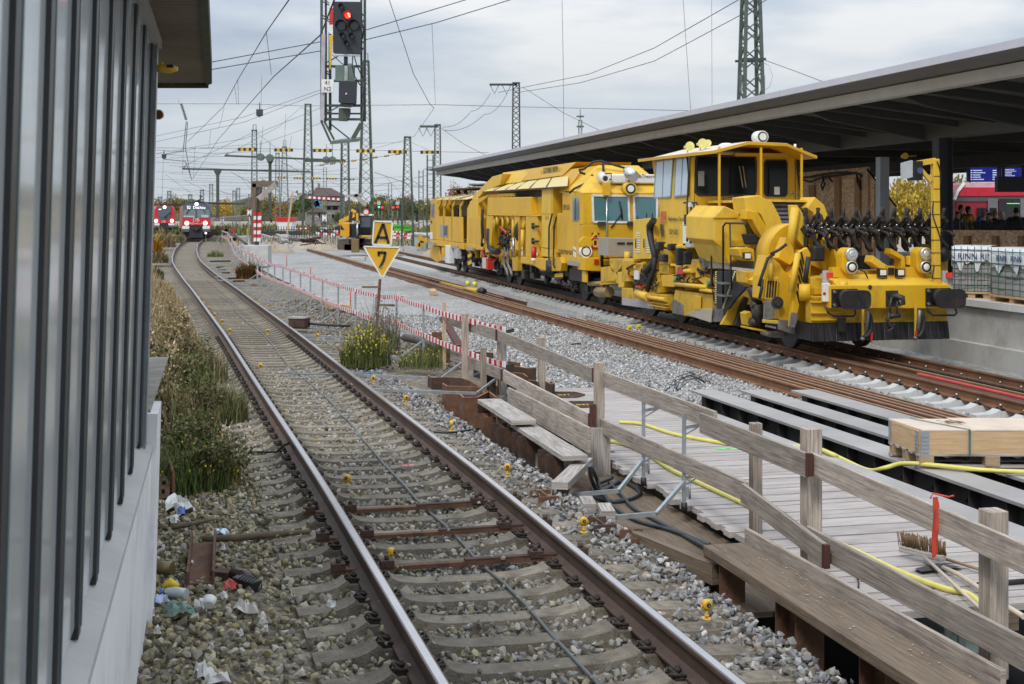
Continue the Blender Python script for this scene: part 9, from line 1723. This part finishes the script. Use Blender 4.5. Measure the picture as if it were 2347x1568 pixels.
WB=[crown_mesh('weed_mass',c,60+i,2600)for i,c in enumerate((DKW+[(.12,.13,.05)],GRNW+DKW,TAN+DKW))]
for i,(Yw,off,h,w,kd)in enumerate(((13.5,-1.75,.62,.6,1),(14.2,-1.95,.75,.55,1),(15.4,-2.35,.95,.6,0),(16.3,-1.75,.8,.6,0),(17.6,-2.3,1.1,.7,0),(18.8,-1.85,.95,.65,1),(20.3,-2.4,1.1,.8,2),(21.6,-1.8,.85,.7,0),(23.6,-2.3,1.05,.8,2),(25.6,-1.9,.8,.75,2),(28,-2.3,.95,.9,2),(31,-2.0,.8,.9,2),(35,-2.4,.9,1.1,2))):
 x=float(np.interp(Yw,TY,TX))+off;t=thing('weed_bush',NTH[i]+' bushy weed of the left verge, counted from the near end of the grass','weed',(x,Yw,-.03),random.random()*6,'bushy weeds of the left verge');b=MB()
 for k in range(7):b.tube([(wob(.1),wob(.1),0),(wob(w*.4),wob(w*.4),h*.75)],[.006,.003],0,4)
 b.build('stems',M('weed_stem',(.16,.12,.06),.9),t);o=bpy.data.objects.new('weed_leaves',WB[kd]);COL.objects.link(o);o.parent=t;o.location=(0,0,h*.5);o.scale=(w*.62,w*.62,h*.62)
p=verge(3000,12.3,40,-2.6,-1.3);blades('low_verge_weeds',p,RNG.uniform(.06,.25,len(p)),palette(len(p),GRNW+TAN),w=.008,lean=.7)
p=verge(9000,46,110,-9,-2.4);blades('far_dry_grass',p,RNG.uniform(.08,.3,len(p))*np.clip((np.interp(p[:,1],TY,TX)-p[:,0])/4,.5,1.6),palette(len(p),TAN+DKW),w=.02)
def clump(x,y,z,r,h,n,cols,lab,name='weed_clump',cat='weed',grp=None,flowers=None,w=.006,lean=.6,nf=60,squash=1.0):
 c=lv(x,y,z);a=RNG.uniform(0,6.283,n);rr=r*np.sqrt(RNG.uniform(0,1,n));P=np.stack([c.x+rr*np.cos(a),c.y+rr*np.sin(a)*squash,np.full(n,c.z-.02)],1);hh=h*RNG.uniform(.4,1,n)*(1.05-.5*rr/r);o=blades(name,P,hh,palette(n,cols),lab,cat,grp,False,w,lean)
 if flowers is not None:k=RNG.integers(0,n,nf);F=P[k].copy();F[:,2]+=hh[k]*RNG.uniform(.7,1.02,nf);F[:,:2]+=RNG.normal(0,.06*h,(nf,2));f=heads(F,None,palette(nf,flowers),.009 if h<.7 else .013,'flowers');f.parent=o;kind(f,'stuff')
 return o
YF=[(.75,.62,.03),(.65,.50,.03)]
clump(432,1118,.05,.42,.62,900,GRNW+[(.10,.17,.04)],'lush green weed clump with yellow flowers at the near end of the dry grass',flowers=YF,nf=60,w=.007);clump(492,1105,.05,.26,.45,500,[(.30,.25,.06),(.36,.30,.12),(.22,.2,.06)],'yellowing weed clump with yellow flowers beside the lush green one',flowers=YF,nf=50);clump(480,960,.05,.5,.8,1200,DKW+GRNW,'tall brown-green weed leaning towards the sleepers',lean=.5);clump(435,870,.05,.6,.9,1300,DKW+GRNW+TAN,'tall dry brown weed behind the leaning one',lean=.4);clump(420,1010,.05,.4,.75,1000,DKW+GRNW+TAN,'seedy grey-brown weed above the green clump',lean=.4)
clump(838,835,.05,.46,.95,800,GRNW+[(.20,.20,.07)],'bushy weed full of small yellow flowers beside the barrier',flowers=YF,nf=190,lean=.7,w=.008);clump(868,800,.05,.45,1.25,420,[(.22,.20,.12),(.16,.17,.08)],'tall thin purple-tipped weed around the sign post',flowers=[(.30,.16,.28),(.36,.22,.34)],nf=110,lean=.4);clump(965,838,.05,.4,.5,500,GRNW+[(.2,.17,.07)],'small weed with few yellow flowers near the sheet piles',flowers=YF,nf=40);clump(1000,818,.05,.35,.5,350,DKW+GRNW,'low brownish weed beside the bent pipe');
clump(*KD(815,1105),.05,.5,.95,700,[(.12,.13,.03),(.25,.12,.03),(.08,.10,.03),(.16,.05,.02)],'small leafy shrub with brown leaves at the barrier in front of the concrete block','shrub','shrub',w=.028,lean=.8);clump(*KQ(985,740),.05,.5,.6,300,GRNW+[(.3,.28,.06)],'yellow-green weed between the track and the barrier',w=.012)
clump(352,685,.0,.32,.9,500,[(.50,.26,.02),(.58,.36,.03),(.40,.20,.02)],'orange-yellow leafy bush at the corner of the glass building','autumn_bush','bush',w=.03,lean=.9);clump(350,600,.0,.5,1.9,700,[(.50,.24,.02),(.55,.32,.03),(.36,.2,.03)],'taller orange bush behind the first one at the left','autumn_bush','bush',w=.04,lean=.6)
for x,y,r,h,lab in((372,566,1.0,1.6,'round beige bush left of the curving track'),(404,556,.7,1.0,'beige bush between the two trains'),(364,602,.5,.8,'low brown bush below the beige one'),(505,538,1.3,1.2,'olive weeds right of the centre train'),(352,640,.4,.7,'low olive weed left of the track bend')):clump(x,y,.0,r,h,700,[(.30,.23,.13),(.24,.18,.09),(.18,.15,.07)]if 'beige' in lab else DKW+GRNW,lab,'dry_bush','bush',w=.03,lean=.6)
for x,y,r,n in((855,552,5,500),(640,552,3,300),(930,560,5,600),(1010,548,6,500)):P=lv(x,y,-.2);q=np.stack([P.x+RNG.normal(0,r,n),P.y+RNG.normal(0,r*1.5,n),np.full(n,-.35)],1);blades('yard_weeds',q,RNG.uniform(.3,.9,n),palette(n,TAN+GRNW),w=.04,lean=.6)
p=np.stack([RNG.uniform(-75,20,5000),RNG.uniform(165,240,5000),np.full(5000,-.3)],1);blades('far_yard_scrub',p,RNG.uniform(.3,1.2,5000),palette(5000,GRNW+DKW+[(.30,.23,.06)]),w=.16,lean=.7)
def flat(K,pts,z,name,mat,lab,cat='litter',grp=None,crumple=.012):
 P0=[lv(*K(*p),z)+Vector((0,0,.02))for p in pts];c=sum(P0,Vector())/len(P0);b=MB();n=14;m_=len(P0);out=[]
 for i in range(n):t=i/n*m_;a,f=int(t),t%1;out.append(c+(P0[a%m_]+(P0[(a+1)%m_]-P0[a%m_])*f-c)*(.82+wob(.12)))
 rings=[[c+(p-c)*r+Vector((wob(.012),wob(.012),wob(crumple)+(.02 if r<1 else-.012)))for p in out]for r in(1,.66,.33)];vs=[p for r in rings for p in r]+[c+Vector((0,0,.03+wob(crumple)))]
 b.add(vs,[(k*n+i,k*n+(i+1)%n,(k+1)*n+(i+1)%n,(k+1)*n+i)for k in(0,1)for i in range(n)]+[(2*n+i,2*n+(i+1)%n,3*n)for i in range(n)]);return tag(b.build(name,mat),lab,cat,grp)
Zg=.06;pw=M('paper_white',(.66,.65,.63),.7,0,.1,20);pbl=M('paper_blue',(.10,.22,.55),.5);gl3=M('green_rag',(.16,.26,.22),.8,0,.3,20,bump=.5,bscale=50)
flat(KM,[(150,330),(240,270),(330,330),(440,370),(400,400),(260,400),(180,370)],Zg,'crumpled_paper',pw,'large crumpled white paper on the stones below the weeds',crumple=.05);flat(KM,[(255,370),(325,365),(325,400),(265,405)],Zg+.04,'blue_packet',pbl,'blue and white packet lying on the crumpled paper');flat(KM,[(190,430),(275,420),(285,450),(235,465)],Zg,'paper_scrap',pw,'small torn pale paper scrap below the packet')
flat(KM,[(100,985),(215,978),(215,1005),(100,1025)],Zg,'blue_carton',M('carton_blue',(.45,.52,.72),.5),'flat pale blue carton at the foot of the concrete base');flat(KM,[(150,1060),(260,1020),(360,1050),(420,1100),(330,1110),(220,1100)],Zg,'green_rag',gl3,'crumpled green rag among the litter',crumple=.03);flat(KM,[(370,1020),(470,1005),(470,1045),(380,1045)],Zg,'paper_scrap',pw,'white paper scrap right of the clear bottle');flat(KM,[(600,1050),(700,1020),(860,1060),(850,1095),(720,1090)],Zg,'paper_sheet',M('paper_cream',(.58,.55,.50),.8,0,.1,20),'soggy cream paper sheet in the middle of the stones',crumple=.03);flat(KM,[(360,1490),(470,1440),(560,1480),(450,1560),(370,1550)],Zg,'paper_roll',pw,'white crumpled paper at the bottom edge',crumple=.05);flat(KM,[(450,1545),(640,1530),(650,1570),(430,1575)],Zg,'paper_sheet',pw,'white sheet cut off by the bottom edge',crumple=.02);flat(KM,[(1295,1030),(1355,1022),(1360,1045),(1300,1055)],.05,'paper_scrap',pw,'white scrap on the sleeper near the left rail')
flat(KM,[(570,890),(660,880),(685,885),(680,915),(570,918)],Zg,'red_packet',M('packet_red',(.50,.06,.05),.5),'red and white packet beside the rusty bracket');flat(KM,[(540,970),(620,960),(600,995)],Zg,'paper_scrap',pw,'grey-white scrap above the cream sheet');flat(KM,[(520,525),(630,520),(630,545),(520,545)],Zg,'foil_wrapper',M('foil',(.5,.6,.7),.3,.5),'pale blue foil wrapper above the stick')
p=lv(*KM(245,985),Zg)+Vector((0,0,.05));t=thing('plastic_bottle','clear plastic bottle with blue cap lying among the litter','bottle',p);b=MB();b.tube([p+Vector((.09,-.03,0)),p+Vector((.0,.01,0)),p+Vector((-.05,.03,0)),p+Vector((-.08,.04,0))],[.035,.038,.028,.014],0,12);b.build('bottle_body',glass_mat('bottle_clear',(.42,.46,.44),.12),t,True);b=MB();b.cyl(p+Vector((-.08,.04,0)),p+Vector((-.105,.05,0)),.018,0,10);b.build('cap',pbl,t,True)
p=lv(*KM(480,1075),Zg)+Vector((0,0,.05));b=MB();b.tube([p,p+Vector((0,.05,.03))],[.035,.045],0,12);tag(b.build('plastic_cup',wplast),'small white plastic cup with blue rim lying on the stones','cup');p=lv(*KM(215,945),Zg)+Vector((0,0,.05));b=MB();b.tube([p+Vector((-.05,0,0)),p+Vector((0,.0,.03)),p+Vector((.06,0,.0))],[.018,.034,.02],0,10);tag(b.build('yellow_packet',M('packet_yellow',(.72,.48,.02),.5)),'crumpled bright yellow packet behind the clear bottle','litter');p=lv(*KM(170,810),Zg)+Vector((0,0,.05));b=MB();b.tube([p+Vector((-.1,.02,0)),p+Vector((.07,-.02,0))],.05,0,12);tag(b.build('old_can',M('can_brown',(.20,.16,.07),.5,.4,.2,8)),'old brownish can lying by the concrete base','can')
for u,v in((125,1215),(90,1085),(255,895),(495,1330),(870,1210),(700,1240),(360,760),(845,1155),(160,640),(310,640),(575,640)):flat(KM,[(u-18,v+8),(u+14,v-10),(u+20,v+10)],Zg,'paper_scrap',pw,'tiny pale scrap among the mossy stones',grp='tiny scraps on the stones')
for u,v in((1090,650),(1190,770),(1140,790),(1385,1010),(1545,1055),(840,240),(845,322),(1065,585),(1735,1445),(740,1270)):p=lv(*KL(u,v),.06);b=MB();b.hull([p+Vector((-.03,0,.02)),p+Vector((0,-.02,.035)),p+Vector((.035,0,.02)),p+Vector((0,.02,.02))],[p+Vector((-.03,0,.016)),p+Vector((0,-.02,.03)),p+Vector((.035,0,.016)),p+Vector((0,.02,.016))]);tag(b.build('fallen_leaf',M('leaf_yellow',(.55,.33,.03),.7)),'yellow fallen leaf lying between the sleepers','leaf','fallen leaves on the track')
t=thing('rusty_bracket','rusty steel channel bracket lying on the stones left of the sleepers','bracket',lv(*KM(440,880),.04));b=MB();A,B=lv(*KM(425,880),.06),lv(*KM(445,600),.10);d=(B-A).normalized();s=Vector((d.y,-d.x,0));b.bar(A,B,.17,.02);b.build('web',rust,t,True)
for k in(-1,1):b=MB();b.bar(A+s*.09*k+Vector((0,0,.03)),B+s*.09*k+Vector((0,0,.05)),.018,.13);b.build('flange',rust,t,True)
b=MB();C=lv(*KM(520,800),.08);D=lv(*KM(640,810),.08);b.bar(C,D,.12,.05);b.build('stub_arm',rust2,t,True);b=MB();b.tube([D,D+Vector((.10,-.02,0)),D+Vector((.17,-.05,-.02))],[.05,.045,.02],0,10);b.build('bulb',M('brown_glass',(.05,.03,.025),.2),t,True)
b=MB();A,B=lv(*KM(675,850),.07),lv(*KM(815,890),.07);b.bar(A,B,.10,.07);o=tag(b.build('black_case',blk,bevel=.012),'black ribbed plastic case lying by the rusty bracket','case')
b=MB();[b.bar(A+(B-A)*f+Vector((-.0,-.05,.037)),A+(B-A)*f+Vector((.02,.05,.037)),.008,.008)for f in(.2,.35,.5,.65,.8)];b.build('rib',rub,o)
b=MB();b.tube([lv(*KM(440,565),.08),lv(*KM(640,560),.09),lv(*KM(900,535),.1),lv(*KM(1180,515),.1)],[.025,.03,.028,.02],0,8);tag(b.build('old_pole',M('pole_bark',(.13,.10,.06),.85,0,.35,9)),'weathered brown pole lying on the stones across the sleeper ends','pole')
b=MB();b.tube([lv(*KM(210,490),.06),lv(*KM(340,465),.08),lv(*KM(520,430),.07)],[.02,.022,.01],0,8);tag(b.build('dry_branch',M('pole_bark',(.13,.10,.06),.85)),'dry forked branch lying on the litter','branch')
t=thing('rusty_shoe','rusty brown brake shoe standing against the concrete base','brake shoe',lv(*KL(230,1470),.05));p=t.location;b=MB();b.bar(p+Vector((-.05,0,.0)),p+Vector((-.10,.25,.16)),.11,.03);b.tube([p+Vector((-.1,.25,.16)),p+Vector((-.06,.3,.30)),p+Vector((0,.2,.2)),p+Vector((.04,.02,.02))],.016,0,6);b.build('shoe_steel',rust,t,True);b=MB();[b.cyl(p+Vector((-.06-.02*k,.05+.1*k,.06+.06*k)),p+Vector((-.06-.02*k,.03+.1*k,.10+.06*k)),.018,0,6)for k in(0,1)];b.build('bolt',dks,t,True)
b=MB();q=[KL(835,1108),KL(950,1100),KL(1070,1100),KL(1130,1050),KL(1180,1030),KL(1225,1070)];b.tube([lv(*p,.10+(.10 if i>2 else 0))for i,p in enumerate(q)],.014,0,6);tag(b.build('rail_cable',rub),'black cable looping from the stones up to the left rail','cable')
b=MB()
for k in range(46):Yq=random.uniform(6.6,10.1);p=dk(random.uniform(3.98,4.22),Yq,.258);b.ball(p,random.uniform(.002,.007),0,5,4,(1.4,1,.6))
kind(b.build('plank_crumbs',M('crumb',(.40,.36,.29),.9)),'stuff')
